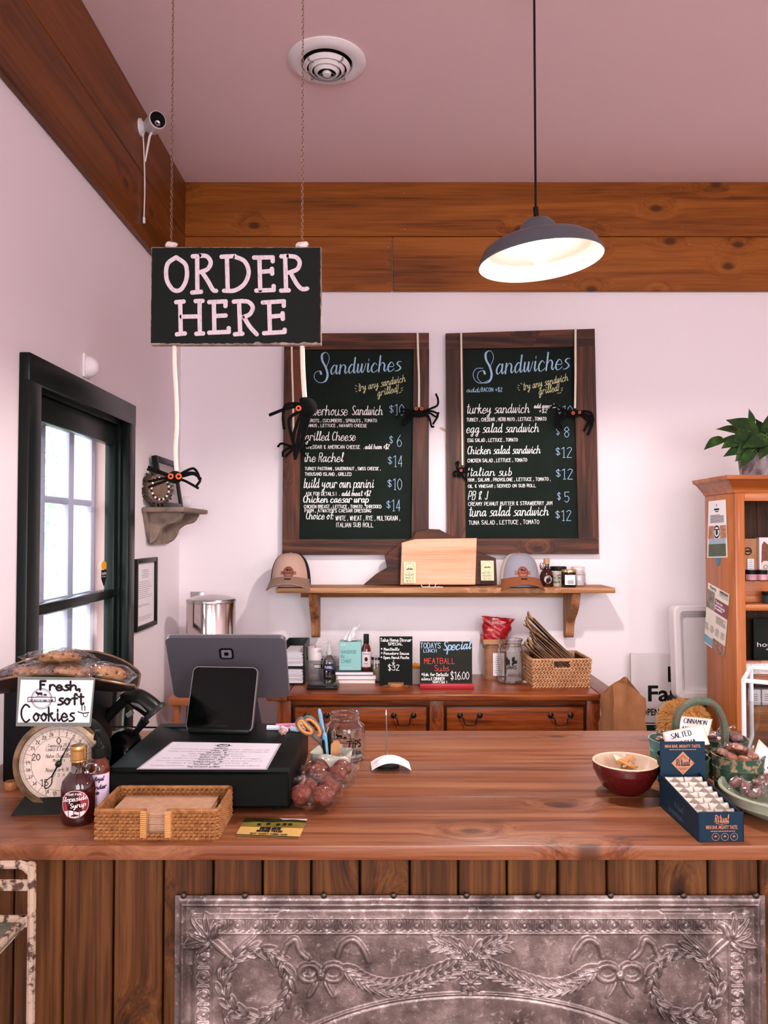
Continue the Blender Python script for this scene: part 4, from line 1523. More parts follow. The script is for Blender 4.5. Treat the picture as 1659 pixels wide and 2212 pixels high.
part('lens_ring', MB().lathe([(.004, .0612), (.010, .0625), (.011, .0612)], 20, M=Mx @ TR(0, -.012, 0)), STEEL, lens)
part('antenna', MB().tube([loc + Vector((0, 0, -.02)), loc + Vector((-.008, -.01, -.05)), loc + Vector((-.03, .01, -.135))], [.005, .0045, .003], 8), WHITE, t)
c0 = Vector((.01, .0, -.02))
c1 = WM[key(t)].inverted() @ lw(311, 470, XL + .03)
part('cable', MB().tube(catmull([c0, Vector((.012, .01, -.1)), c1 + Vector((.002, 0, .12)), c1], 6), .0025, 8), WHITE, t)
part('plug', MB().tube([c1, c1 + Vector((0, 0, -.022))], .005, 10), WHITE, t)

# document frame on the left wall
q0, q1 = lw(288, 1204, XL), lw(332, 1350, XL)
yc, zc, wy, hz = (q0.y + q1.y) / 2, 1.245, q1.y - q0.y, .276
t = thing('document_frame', 'black framed certificate hung on the left wall below the corner shelf', 'frame', (XL, yc, zc - hz / 2))
fr = MB()
for dy, dz, sy, sz in ((-wy / 2 + .008, 0, .016, hz), (wy / 2 - .008, 0, .016, hz), (0, hz / 2 - .009, wy - .03, .018), (0, -hz / 2 + .009, wy - .03, .018)):
    fr.rbox((XL + .008, yc + dy, zc + dz), (.016, sy, sz), .003)
part('frame', fr, BLACK, t, world=True)
part('sheet', MB().b2((XL + .003, yc - wy / 2 + .014, zc - hz / 2 + .016), (XL + .005, yc + wy / 2 - .014, zc + hz / 2 - .016)), PAPER, t, world=True, smooth=0)
I = Ink()
I.lines(-.05, .05, .095, .06, 5, .002, 3); I.lines(-.09, .09, .05, -.02, 9, .0016, 4, False); I.lines(-.09, .06, -.04, -.05, 2, .0016, 5, False); I.lines(-.09, .09, -.085, -.105, 3, .0016, 6)
ink_part('print', I, lambda u, v: (XL + .0056, yc + u, zc + v), pm('grey_ink', '#8a8088', 0.7), t, world=True)

# corner shelf (salvaged bracket) with a frame and a rustic round ornament
OLD = pm('weathered_wood', '#6b584c', 0.8, var='#8f7c6e', scale=14, bump=.5, bscale=60)
ys0, ys1 = 2.985, 3.39
zt = 1.585
t = thing('corbel_shelf', 'weathered carved bracket shelf on the left wall by the corner', 'shelf', (XL, 3.2, 1.43))
part('shelf_board', MB().rbox((XL + .085, (ys0 + ys1) / 2, zt - .012), (.165, ys1 - ys0, .02), .006), OLD, t, world=True)
part('back_plate', MB().prism([(ys0 + .01, zt - .02), (ys1 - .02, zt - .02), (ys1 - .05, 1.47), (ys1 - .08, 1.435), (ys0 + .10, 1.435), (ys0 + .06, 1.47)], XL + .001, XL + .018, Matrix(((0, 0, 1, 0), (1, 0, 0, 0), (0, 1, 0, 0), (0, 0, 0, 1)))), OLD, t, world=True)
prof = catmull([Vector(p) for p in ((.018, 1.565), (.135, 1.565), (.138, 1.545), (.12, 1.525), (.085, 1.515), (.06, 1.495), (.05, 1.47), (.035, 1.45), (.018, 1.44))], 4)
for y in (ys0 + .075, ys1 - .085):
    part('scroll_bracket', MB().prism([(XL + p.x, p.y) for p in prof], -.02, .02, TR(0, y, 0) @ RX(PI / 2) @ Matrix.Scale(1, 4)), OLD, t, world=True)
part('paint_remnant', MB().prism([(0, 0), (.05, .012), (.07, -.01), (.045, -.03), (.03, -.055), (.015, -.05), (.02, -.022)], 0, .0012, frame((XL + .0185, 3.27, 1.52), (0, 1, 0), (0, 0, 1))), pm('old_teal_paint', '#6f9a90', 0.8, bump=.4), t, world=True)
zs = zt - .002
y0, y1 = 3.07, 3.37
fr = MB()
Mf = TR(XL + .055, (y0 + y1) / 2, zs) @ RY(math.radians(-9))
hw, hh = (y1 - y0) / 2, .212
for dy, dz, sy, sz in ((-hw + .012, hh / 2, .024, hh), (hw - .012, hh / 2, .024, hh), (0, hh - .012, 2 * hw - .046, .024), (0, .012, 2 * hw - .046, .024)):
    fr.rbox((0, dy, dz), (.022, sy, sz), .003, M=Mf)
t = thing('picture_frame', 'black picture frame leaning behind the ornament on the corner shelf', 'frame', (XL + .055, 3.22, zs))
part('frame', fr, BLACK, t, world=True)
part('mat_board', MB().box((-.004, 0, hh / 2), (.006, 2 * hw - .04, hh - .04), Mf), pm('mat_grey', '#a89ca0', 0.7), t, world=True, smooth=0)
part('photo', MB().box((.0005, .02, hh / 2), (.004, .12, .08), Mf), pm('photo_grey', '#8a7c7c', 0.6), t, world=True, smooth=0)
ctr = Vector((XL + .050, 3.045, zs + .074))
t = thing('round_ornament', 'rustic round ornament ringed with bark and beads on the corner shelf', 'ornament', (ctr.x, ctr.y, zs))
Mo = frame(ctr, (.56, .83, 0), (0, 0, 1))
bk = MB()
rr = random.Random(8)
part('disc', MB().lathe([(0, .004), (.028, .004), (.050, .008), (.058, .002), (.058, -.02), (0, -.022)], 36, M=Mo), pm('bark_brown', '#5b463a', 0.9, var='#84695a', scale=30, bump=.6), t, world=True)
for k in range(90):
    a = rr.uniform(0, 2 * PI)
    r = rr.uniform(.054, .060)
    bk.box((r + .002, 0, rr.uniform(-.02, .004)), (.024, .006, .008), Mo @ RZ(a))
part('bark_rim', bk, pm('bark_dark', '#443830', 0.95), t, world=True, smooth=0)
for k in range(26):
    a = 2 * PI * k / 26
    part('bead', MB().ell((.043 * math.cos(a), .043 * math.sin(a), .010), (.0048, .0048, .004), 8, 6, Mo), (CHALK if k % 2 else pm('bead_dark', '#2a2220', .5)), t, world=True)

# ================================================================== wall shelf
YSF = 3.335
t = thing('wall_shelf', 'rough wooden wall shelf on two curved brackets under the menu boards', 'shelf', (.28, 3.44, 1.0))
ZSH = wp(960, 1270, YSF).z
x0, x1 = wp(596, 1275, YSF).x, wp(1330, 1275, YSF).x
part('shelf_board', MB().rbox(((x0 + x1) / 2, (YSF + YW) / 2, ZSH - .0115), (x1 - x0, YW - YSF - .002, .023), .003), SHELF_X, t, world=True)
part('cleat', MB().rbox((wp(950, 1285, YW - .03).x, YW - .0125, ZSH - .040), (wp(1252, 1285, YW).x - wp(656, 1285, YW).x, .023, .034), .002), SHELF_X, t, world=True)
bp_ = catmull([Vector(p) for p in ((0, -.024), (-.16, -.024), (-.158, -.05), (-.145, -.08), (-.115, -.115), (-.07, -.15), (-.05, -.185), (-.045, -.215), (-.03, -.235), (0, -.235))], 3)
for px in (679, 1237):
    xx = wp(px, 1320, YSF + .09).x
    part('bracket', MB().prism([(YW - .026 + p.x, ZSH + p.y) for p in bp_], xx - .019, xx + .019, Matrix(((0, 0, 1, 0), (1, 0, 0, 0), (0, 1, 0, 0), (0, 0, 0, 1)))), SHELF_Z, t, world=True)

# ------------------------------------------------------------------ caps
def cap(label, px, base, crown, panel, bill, mesh, patch):
    Y0 = 3.42
    w = 88 / F * Y0
    c = wp(px, base, Y0)
    t = thing('baseball_cap', label, 'cap', (c.x, Y0, ZSH))
    r = w / 2
    hgt = .145
    def dome(u, v, a0, a1, k=1.0, up=0.0):
        a = a0 + (a1 - a0) * u
        e = v * PI / 2
        rr = r * k * (math.cos(e) ** .62)
        z = hgt * (math.sin(e) ** .9) * k + .004
        return (rr * math.cos(a) * .98, rr * math.sin(a) * 1.02, z)
    part('front_panel', MB().grid(lambda u, v: dome(u, v, PI + .45, 2 * PI - .45), 20, 12), panel, t)
    part('mesh_back', MB().grid(lambda u, v: dome(u, v, -.45, PI + .45), 30, 12), mesh, t)
    part('button', MB().ell((0, 0, hgt + .003), (.007, .007, .004), 10, 6), crown, t)
    # curved bill
    def bl(u, v, dz):
        a = PI + .35 + (PI - .70) * u
        rr = r * (1.0 + .62 * v * math.sin((u) * PI) ** .55)
        x, y = rr * math.cos(a) * 1.02, rr * math.sin(a)
        x *= (1 - .02 * v)
        return (x, y, .046 - .026 * v - (.016 + .012 * v) * (abs(x) / r) ** 2.0 + dz)
    bm_ = MB().grid(lambda u, v: bl(u, v, .004), 20, 6)
    bm_.grid(lambda u, v: bl(u, v, -.001), 20, 6)
    bm_.grid(lambda u, v: bl(u, 1, -.001 + .005 * v), 20, 1)
    part('bill', bm_, bill, t)
    st = MB()
    for k in range(1, 6):
        st.tube([Vector(bl(u / 20, k / 6, .0042)) for u in range(21)], .0006, 4)
    part('bill_stitching', st, crown, t)
    # leather patch on the front
    I = Ink()
    I.disc((0, 0), .023, 28)
    I.rect(-.034, -.008, .034, .004)
    def onfront(u, v, off=.0022):
        a = 1.5 * PI + u / r
        z = .068 + v
        e = math.asin(min(.98, (z / hgt)) ** (1 / .9))
        rr = r * math.cos(e) ** .62 + off
        return (rr * math.cos(a) * .98, rr * math.sin(a) * 1.02, z)
    mb = MB()
    def disc(u, v):
        a = 2 * PI * u
        return onfront(.025 * v * math.cos(a), .025 * v * math.sin(a))
    mb.grid(disc, 24, 4)
    mb.grid(lambda u, v: onfront(-.036 + .072 * u, -.010 + .014 * v, .003), 12, 3)
    p_ = part('leather_patch', mb, patch, t)
    I = Ink()
    I.ring((0, 0), .0235, .0012); I.ring((0, 0), .0195, .0009)
    I.rect(-.035, -.0095, .035, -.0082); I.rect(-.035, .0025, .035, .0038)
    I.lines(-.030, .030, -.0045, -.0015, 1, .003, 4, dens=1)
    I.poly([(-.010, .014), (0, .014), (.002, .007), (-.010, .007)]); I.disc((.008, .009), .005, 8, .003); I.rect(-.012, .004, .012, .005)
    ink_part('patch_print', I, lambda u, v: onfront(u, v, .0042), pm('burnt_print', '#2b1812', 0.8), p_)
    I = Ink(); I.rect(-.014, -.003, .014, .003)
    part('bill_label', I.mb(lambda u, v: (u + .0, -r * 1.30, .040 + v)), BLACKM, t, smooth=0)
    return t


cap('tan trucker cap with brown patch and black mesh at the left shelf end', 628, 1268, pm('cap_tan_thread', '#8a6a5a', .9), pm('cap_tan', '#b89486', 0.9, bump=.2, bscale=400), pm('cap_bill_tan', '#8e7060', 0.9, bump=.2, bscale=400), pm('cap_mesh_black', '#1b1d1a', 0.95, bump=.5, bscale=500), pm('patch_leather', '#8a4a34', 0.6))
cap('grey trucker cap with rust bill and white mesh on the shelf beside the syrup', 1122, 1266, pm('cap_grey_thread', '#a0573a', .9), pm('cap_grey', '#8f8c98', 0.9, bump=.2, bscale=400), pm('cap_bill_rust', '#8a4e2a', 0.9, bump=.2, bscale=400), pm('cap_mesh_white', '#d2c6be', 0.95, bump=.5, bscale=500), pm('patch_leather2', '#9a5038', 0.6))

# ------------------------------------------------------------------ cutting boards leaning on the wall
WALN = wood('walnut', '#2a120a', '#4a2414', '#64381f', 'X', 1.0, 0.1, 0.55, 0.0, .06, 28, 1)
MAPL = wood('maple', '#c0825c', '#d89c78', '#e2b090', 'X', 0.8, 0.15, 0.45, 0.1, .05, 24, 0.8)
q = [(785, 1263), (812, 1240), (836, 1226), (831, 1200), (866, 1172), (893, 1160), (899, 1147), (925, 1142), (950, 1143), (973, 1156), (1030, 1190), (1072, 1206), (1074, 1263)]


def lean_board(name, label, pts, Y, th, m, lean=0.0):
    P3 = [wp(x, y, Y) for x, y in pts]
    zb = min(p.z for p in P3)
    cxx = sum(p.x for p in P3) / len(P3)
    poly = [(p.x - cxx, max(0.0, p.z - ZSH)) for p in P3]
    mb = MB()
    bm = bmesh.new()
    vs = [bm.verts.new((x, 0, z)) for x, z in poly]
    f = bm.faces.new(vs)
    r = bmesh.ops.extrude_face_region(bm, geom=[f])
    bmesh.ops.translate(bm, vec=(0, th, 0), verts=[v for v in r['geom'] if isinstance(v, bmesh.types.BMVert)])
    bmesh.ops.recalc_face_normals(bm, faces=bm.faces)
    bmesh.ops.bevel(bm, geom=[e for e in bm.edges if abs(e.verts[0].co.y - e.verts[1].co.y) < 1e-6], offset=.002, segments=1, affect='EDGES')
    mb.frombm(bm)
    return solo(name, mb, m, label, 'cutting board', (cxx, Y, ZSH), rot=(lean, 0, 0), smooth=25)


lean_board('walnut_board', 'large dark walnut cutting board with an angular outline behind the pale board', q, 3.452, .022, WALN, -.09)
o = lean_board('maple_board', 'pale maple cutting board leaning in the middle of the shelf', [(868, 1172), (898, 1164), (1031, 1162), (1027, 1263), (865, 1263)], 3.405, .022, MAPL, -.08)


def price_tag(label, px0, py0, px1, py1, Y, texts, lean):
    a, b = wp(px0, py0, Y), wp(px1, py1, Y)
    w, h = b.x - a.x, a.z - b.z
    t = thing('price_tag', label, 'tag', ((a.x + b.x) / 2, Y, b.z), rot=(lean, 0, 0))
    part('card', MB().box((0, 0, h / 2), (w, .0012, h)), pm('cream_card', '#e6dcb4', .7), t, smooth=0)
    I = Ink()
    I.ring((0, h * .72), w * .40, .0009, 28); I.ring((0, h * .72), w * .30, .0006, 24)
    for k in range(-2, 3): I.poly([(k * w * .1 - .003, h * .63), (k * w * .1 + .003, h * .63), (k * w * .1, h * (.72 + .05 * (k % 2)))])
    for i, s in enumerate(texts):
        I.text(s, -w * .38 + i * .002, h * (.34 - .15 * i), w * .36, .0085, .0011)
    ink_part('print', I, lambda u, v: (u, -.0010, v), INKB, t)


price_tag('cream tag reading SUGAR MAPLE on the pale cutting board', 872, 1214, 898, 1259, 3.396, ['SUGAR', 'MAPLE', '$50'], -.08)
price_tag('cream tag reading WALNUT BOARD on the dark cutting board', 1039, 1211, 1067, 1254, 3.430, ['WALNUT', 'BOARD', '$130'], -.08)
# small wire easel
m = MB()
e0 = wp(912, 1267, 3.36)
for a, b in (((0, 0, .002), (.09, .0, .002)), ((.03, 0, .002), (.034, .03, .018)), ((.055, 0, .002), (.062, .0, .020)), ((.0, 0, .002), (.03, .03, .002)), ((.09, 0, .002), (.07, .03, .002)), ((0, 0, .002), (-.004, -.002, .012))):
    m.tube([e0 + Vector(a) - Vector((0, 0, e0.z - ZSH)), e0 + Vector(b) - Vector((0, 0, e0.z - ZSH))], .0016, 6)
solo('wire_easel', m, WHITE, 'folded white wire easel lying before the pale cutting board', 'easel', (e0.x, 3.36, ZSH), world=True)

# ------------------------------------------------------------------ jars and syrup on the shelf
AMBER = pm('amber_glass', '#3a1208', 0.08, coat=.5)
SYRUP = pm('syrup_red', '#300808', 0.06, coat=.6)


def label_ink(parent, fn, m=INKB, title=None, n=5, w=.03, h=.03):
    I = Ink()
    if title: I.text(title, -w * .42, h * .62, w * .42, h * .2, h * .03)
    I.lines(-w * .38, w * .38, h * .5, h * .1, n, h * .035, int(w * 1e5))
    return ink_part('label_print', I, fn, m, parent)


def cyl_label(r, z0, z1, half, off=.0006):
    return MB().grid(lambda u, v: ((r + off) * math.sin((u - .5) * 2 * half), -(r + off) * math.cos((u - .5) * 2 * half), z0 + (z1 - z0) * v), 14, 1)


def on_cyl(r, z0, off=.0012):
    return lambda u, v: ((r + off) * math.sin(u / r), -(r + off) * math.cos(u / r), z0 + v)


c = wp(1181, 1264, 3.42)
t = thing('syrup_jug', 'small dark maple syrup jug with a tan cap on the shelf', 'syrup bottle', (c.x, 3.42, ZSH))
part('bottle', MB().lathe([(0, 0), (.028, 0), (.031, .006), (.031, .045), (.027, .062), (.014, .078), (.0115, .09), (.0115, .104)], 26), SYRUP, t)
part('cap', MB().lathe([(.013, .100), (.0135, .104), (.0135, .122), (.012, .124), (0, .124)], 20), pm('tan_cap', '#b98a5c', .5), t)
part('handle', MB().tube(catmull([(-.010, 0, .098), (-.022, 0, .104), (-.028, 0, .092), (-.024, 0, .078), (-.016, 0, .077)], 5), .0035, 8), pm('jug_handle', '#6a3018', .1), t)
I = Ink(); I.disc((0, .033), .018, 24)
ink_part('label', I, on_cyl(.031, 0, .001), pm('pale_label', '#c9b8bc', .6), t)
I = Ink(); I.ring((0, .033), .0165, .001); I.disc((0, .032), .009, 12, .007); I.lines(-.012, .012, .045, .042, 1, .001, 3)
ink_part('label_print', I, on_cyl(.031, 0, .0016), INKB, t)
part('ribbon', jitter(MB().ell((-.020, -.008, .094), (.012, .008, .014), 12, 8), .004, 120), pm('gingham', '#e2d6d4', .8, var='#4a4444', scale=160, thresh=(.48, .52)), t)
c = wp(1205, 1263, 3.46)
t = thing('green_label_jar', 'glass jar with a black lid and leafy label on the shelf', 'jar', (c.x, 3.45, ZSH))
part('glass', MB().lathe([(0, 0), (.036, 0), (.038, .004), (.038, .066), (.034, .07)], 28), pm('cream_salt', '#cfc4b8', .4, var='#a89c90', scale=50), t)
part('lid', MB().lathe([(.036, .070), (.0365, .072), (.0365, .086), (.035, .088), (0, .088)], 28), BLACK, t)
I = Ink()
rr = random.Random(4)
for k in range(14): I.disc((rr.uniform(-.03, .0), rr.uniform(.015, .06)), rr.uniform(.003, .006), 8, .003)
ink_part('leaf_print', I, on_cyl(.038, 0, .001), pm('leaf_green_print', '#4d6238', .6), t)
I = Ink(); I.text('To', .004, .042, .022, .012, .0018); I.text('Bath', .004, .026, .026, .009, .0016); I.lines(.002, .026, .02, .01, 2, .0012, 5)
ink_part('label_print', I, on_cyl(.038, 0, .0012), INKB, t)
c = wp(1230, 1267, 3.37)
t = thing('dark_candle_jar', 'dark amber candle jar with a gold lid at the front of the shelf', 'jar', (c.x, 3.38, ZSH))
part('glass', MB().lathe([(0, 0), (.031, 0), (.033, .004), (.033, .064), (.031, .067)], 28), pm('dark_jar', '#171008', .1, coat=.4), t)
part('lid', MB().lathe([(.0325, .066), (.0335, .067), (.0335, .076), (.032, .078), (0, .078)], 28), pm('gold_lid', '#c8a878', .3, .8), t)
part('label', cyl_label(.033, .012, .055, .75), PAPER, t)
label_ink(t, on_cyl(.033, .010, .0012), INKB, None, 6, .038, .046)
c = wp(1250, 1262, 3.46)
t = thing('clear_jar', 'small clear ribbed glass jar at the right end of the shelf row', 'jar', (c.x, 3.47, ZSH))
gj = MB().lathe([(0, 0), (.032, 0), (.034, .006), (.034, .06), (.028, .072), (.028, .078)], 36)
part('glass', gj, CLEAR, t)
part('contents', MB().lathe([(0, .003), (.031, .003), (.031, .05), (0, .05)], 24), pm('sugar_white', '#d8d0d2', .7), t)
part('lid', MB().lathe([(.0295, .070), (.0295, .084), (0, .085)], 24), pm('white_lid', '#d8d0ce', .4), t)

# ================================================================== sideboard
YS0, YS1 = 3.10, YW - .01
xA, xB = wp(575, 1500, YS0).x, wp(1343, 1500, YS0).x
t = thing('sideboard', 'old oak sideboard with two drawers and drop handles against the back wall', 'sideboard', ((xA + xB) / 2, (YS0 + YS1) / 2, 0))
xe = xB - .085
part('top_board', MB().rbox(((xA + .085 + xe) / 2, (YS0 + YS1) / 2, ZS - .014), (xe - xA - .085 - .002, YS1 - YS0, .028), .007, 3), SIDE_X, t, world=True)
part('breadboard_end', MB().rbox((xe + .0425, (YS0 + YS1) / 2, ZS - .0145), (.085, YS1 - YS0 + .004, .027), .006, 3), wood('sideboard_wood_y', '#4a1e0c', '#70361a', '#8a4c2a', 'Y', 1.6, .2, .35, .2, .12), t, world=True)
part('breadboard_end', MB().rbox((xA + .0425, (YS0 + YS1) / 2, ZS - .0145), (.085, YS1 - YS0 + .004, .027), .006, 3), MATS['sideboard_wood_y'], t, world=True)
yb = YS0 + .03
bx0, bx1 = wp(600, 1540, yb).x, wp(1294, 1540, yb).x
part('carcass', MB().b2((bx0 + .01, yb + .012, .42), (bx1 - .01, YS1 - .02, ZS - .03)), SIDE_X, t, world=True, smooth=0)
zt_, zb_ = ZS - .028, .60
# face frame
ff = MB()
ff.rbox(((bx0 + bx1) / 2, yb + .006, zt_ - .014), (bx1 - bx0 - .11, .02, .028), .002)
part('top_rail', ff, SIDE_X, t, world=True)
part('bottom_rail', MB().rbox(((bx0 + bx1) / 2, yb + .006, zb_ - .02), (bx1 - bx0 - .11, .02, .04), .002), SIDE_X, t, world=True)
for a, b in ((600, 630), (927, 958), (1265, 1294)):
    xa, xb2 = wp(a, 1540, yb).x, wp(b, 1540, yb).x
    part('stile', MB().rbox(((xa + xb2) / 2, yb + .004, zt_ / 2 if a != 927 else (zt_ + zb_) / 2 - .02), (xb2 - xa, .026 if a == 927 else .045, zt_ - .0 if a != 927 else zt_ - zb_ + .04), .003), SIDE_Z, t, world=True)
for a, b in ((632, 926), (960, 1264)):
    xa, xb2 = wp(a, 1540, yb).x, wp(b, 1540, yb).x
    dtop, dbot = wp(700, 1523, yb - .008).z, wp(700, 1580, yb - .008).z - .03
    dr = part('drawer', MB().rbox(((xa + xb2) / 2, yb + .003, (dtop + dbot) / 2), (xb2 - xa - .006, .02, dtop - dbot), .004, 2), SIDE_X, t, world=True)
    mo = MB()
    for x_, z_, sx_, sz_ in (((xa + xb2) / 2, dtop - .003, xb2 - xa - .008, .007), ((xa + xb2) / 2, dbot + .003, xb2 - xa - .008, .007), (xa + .006, (dtop + dbot) / 2, .007, dtop - dbot), (xb2 - .006, (dtop + dbot) / 2, .007, dtop - dbot)):
        mo.rbox((x_, yb - .009, z_), (sx_, .008, sz_), .003)
    part('cock_bead', mo, pm('dark_bead', '#2a1208', .4), dr, world=True)
    cens = ((684, 1548), (872, 1549)) if a == 632 else ((1015, 1549), (1211, 1549))
    for (hx, hy) in cens:
        c = wp(hx, 1545, yb - .008)
        hb = MB()
        for s in (-1, 1):
            part('rosette', MB().lathe([(.011, 0), (.012, .003), (.008, .006), (.004, .010), (0, .012)], 16, M=TR(c.x + s * .040, yb - .007, c.z) @ RX(PI / 2)), DKMETAL, dr, world=True)
        pts = catmull([Vector((c.x + x_, yb - .018 - .004, c.z + z_)) for x_, z_ in ((-.040, .0), (-.034, -.006), (-.026, -.012), (-.024, -.026), (-.015, -.036), (.015, -.036), (.024, -.026), (.026, -.012), (.034, -.006), (.040, .0))], 4)
        part('handle', MB().tube(pts, .0027, 8), DKMETAL, dr, world=True)
part('leg_back', MB().b2((bx0 + .01, YS1 - .07, 0), (bx0 + .05, YS1 - .03, .6)).b2((bx1 - .05, YS1 - .07, 0), (bx1 - .01, YS1 - .03, .6)), SIDE_Z, t, world=True, smooth=0)


def sb(px, py):
    """a place on the sideboard top"""
    return gp(px, py, ZS)


# ------------------------------------------------------------------ letter tray with papers
p = sb(634, 1478)
t = thing('letter_tray', 'black letter tray stuffed with papers beside the monitor', 'tray', (p.x, p.y + .10, ZS))
tb = MB()
for z in (.003, .075):
    tb.rbox((0, 0, z), (.095, .22, .006), .002)
tb.rbox((-.045, 0, .085), (.006, .22, .17), .002).rbox((.045, 0, .085), (.006, .22, .17), .002).rbox((0, .107, .085), (.09, .006, .17), .002)
part('tray', tb, BLACK, t)
for z0, n in ((.007, 26), (.079, 26)):
    pa = MB()
    rr = random.Random(n)
    for k in range(n):
        pa.box((rr.uniform(-.003, .003), -.006 + rr.uniform(-.006, .006), z0 + k * .0022 + .001), (.078, .205, .0014), RZ(rr.uniform(-.02, .02)))
    part('paper_stack', pa, PAPER, t, smooth=0, kind='stuff')

# translucent desk bin with a black pouch in it
p = sb(688, 1474)
t = thing('desk_bin', 'smoky translucent desk bin with a cut-out grip beside the letter tray', 'bin', (p.x, p.y + .07, ZS))
SMOKE = glassy('smoky_plastic', '#d2cdd2', .30, .7, .35)
w0, w1, h, dp = .118, .142, .092, .12
def wl_(sx0, sx1, y0, y1):
    m = MB(); return m
bn = MB()
b0 = [(-w0 / 2, -dp / 2, 0), (w0 / 2, -dp / 2, 0), (w0 / 2, dp / 2, 0), (-w0 / 2, dp / 2, 0)]
b1 = [(-w1 / 2, -dp / 2 - .008, h), (w1 / 2, -dp / 2 - .008, h), (w1 / 2, dp / 2, h), (-w1 / 2, dp / 2, h)]
bn.add(b0 + b1, [(3, 2, 1, 0), (1, 2, 6, 5), (2, 3, 7, 6), (3, 0, 4, 7)])
# front wall with the oblong hole
fo = [b0[0], b0[1], b1[1], b1[0]]
hole = [(x, -dp / 2 - .006, .068 + z) for x, z in rrect(.046, .016, .0079, 4)]
bmx = bmesh.new()
ov_ = [bmx.verts.new(v) for v in fo]
hv = [bmx.verts.new(v) for v in hole]
eds = [bmx.edges.new((ov_[i], ov_[(i + 1) % 4])) for i in range(4)] + [bmx.edges.new((hv[i], hv[(i + 1) % len(hv)])) for i in range(len(hv))]
bmesh.ops.triangle_fill(bmx, edges=eds, use_beauty=True)
bn.frombm(bmx)
part('shell', bn, SMOKE, t, smooth=0)
part('rim', MB().tube([Vector(v) for v in b1], .0018, 6, closed=True), SMOKE, t)
part('grip_edge', MB().tube([Vector(v) for v in hole], .0014, 6, closed=True), BLACK, t)
solo('black_pouch', MB().rbox((0, 0, 0), (.105, .018, .05), .006, 2), BLACKM, 'black pouch standing tilted in the smoky desk bin', 'pouch', (p.x - .012, p.y + .07, ZS + .075), rot=(0, math.radians(32), 0))
solo('grey_pouch', MB().rbox((0, 0, 0), (.085, .03, .04), .01, 3), pm('grey_cloth', '#6a646c', .8), 'grey case lying in the smoky desk bin', 'pouch', (p.x + .01, p.y + .065, ZS + .03), rot=(0, math.radians(18), 0))

# candle
p = sb(682, 1462)
t = thing('pillar_candle', 'white pillar candle behind the smoky desk bin', 'candle', (p.x, 3.42, ZS))
part('wax', MB().lathe([(0, 0), (.032, 0), (.033, .003), (.033, .136), (.03, .141), (.022, .137), (0, .135)], 28), pm('wax_white', '#e6dcdc', .4), t)
part('wick', MB().tube([(0, 0, .134), (.002, 0, .142), (.006, 0, .147)], .0012, 6), BLACKM, t)
# hand sanitiser
p = wp(711, 1440, 3.36)
t = thing('sanitizer_bottle', 'clear pump bottle of hand sanitizer beside the tissue box', 'bottle', (p.x, 3.36, ZS))
part('bottle', MB().lathe([(0, 0), (.026, 0), (.029, .004), (.029, .085), (.024, .102), (.012, .112), (.0115, .124)], 28), glassy('sanitizer_clear', '#e8e2e4', .12, .7), t)
part('gel', MB().lathe([(0, .003), (.0265, .003), (.0265, .075), (0, .075)], 24), glassy('gel_clear', '#ddd6cc', .2, .5), t)
part('pump', MB().lathe([(.013, .118), (.014, .12), (.014, .136), (.006, .138), (.005, .165), (.008, .167), (.009, .176), (0, .177)], 20), pm('pump_pale', '#cfcacc', .3), t)
part('spout', MB().tube([(0, 0, .172), (-.02, -.004, .172), (-.03, -.006, .165)], .0045, 8), pm('pump_pale', '#cfcacc', .3), t)
part('label', cyl_label(.029, .052, .082, .75), pm('label_navy', '#2b2a4a', .5), t)
tx = fit_font('PURELL', -.017, .017, .062, .010, .015)
part('label_print', xf(tx, Matrix.Identity(4)) and merge(MB().add([on_cyl(.029, 0, .0014)(a[0], a[1]) for a in tx.v], tx.f)), PAPER, t, smooth=0)

# books
bk = (('book', 'thin black covered book topmost of the book stack', 722, 806, .017, '#1c1a1c'), ('book', 'white paged book in the middle of the book stack', 726, 812, .016, '#d8cfc8'), ('book', 'book with an orange cover edge lowest of the book stack', 725, 811, .018, '#c98a3a'))
z = ZS
pb = sb(768, 1477)
BD = .14
zz = []
for i, (n_, lab, a, b, th, col) in enumerate(reversed(bk)):
    xa, xb2 = wp(a, 1470, pb.y).x, wp(b, 1470, pb.y).x
    t = thing('book', lab, 'book', ((xa + xb2) / 2, pb.y + BD / 2, z), rz=(-.01, .015, .0)[i], group='books stacked on the sideboard')
    w_ = xb2 - xa
    cv = MB().box((0, 0, .001), (w_, BD, .002)).box((0, 0, th - .001), (w_, BD, .002)).box((-w_ / 2 + .001, 0, th / 2), (.002, BD, th - .004))
    part('cover', cv, pm('cover_%d' % i, col, .35), t, smooth=0)
    part('pages', MB().box((.002, .0, th / 2), (w_ - .006, BD - .006, th - .0045)), PAPER, t, smooth=0)
    z += th + .0005
ZBK = z

# tissue box and tissue
p = wp(757, 1433, pb.y + .055)
w_ = 47 / F * (pb.y + .04)
t = thing('tissue_box', 'mint green tissue box reading HANDKER IN CHIEF on the books', 'tissue box', (p.x, pb.y + .06, ZBK))
hb_ = .122
part('carton', MB().rbox((0, 0, hb_ / 2), (w_, .075, hb_), .0015, 1), pm('mint_card', '#8fc4c0', .6), t)
part('opening', MB().prism([(x, y) for x, y in rrect(.06, .035, .0174, 5)], hb_ + .0002, hb_ + .0006), BLACKM, t)
tm = merge(fit_font('HANDKER', -w_ * .42, w_ * .28, .072, .016, .0), fit_font('IN', -w_ * .42, -w_ * .27, .052, .016), fit_font('CHIEF', -w_ * .42, w_ * .05, .032, .016))
tm.v = [(a, -.0381, b) for a, b, c_ in tm.v]
part('print', tm, pm('teal_ink', '#2f6e72', .6), t, smooth=0)
I = Ink(); I.text('pulp', -w_ * .42, .108, -w_ * .2, .006, .0008); I.lines(-w_ * .42, w_ * .3, .012, .010, 1, .0012, 3, False)
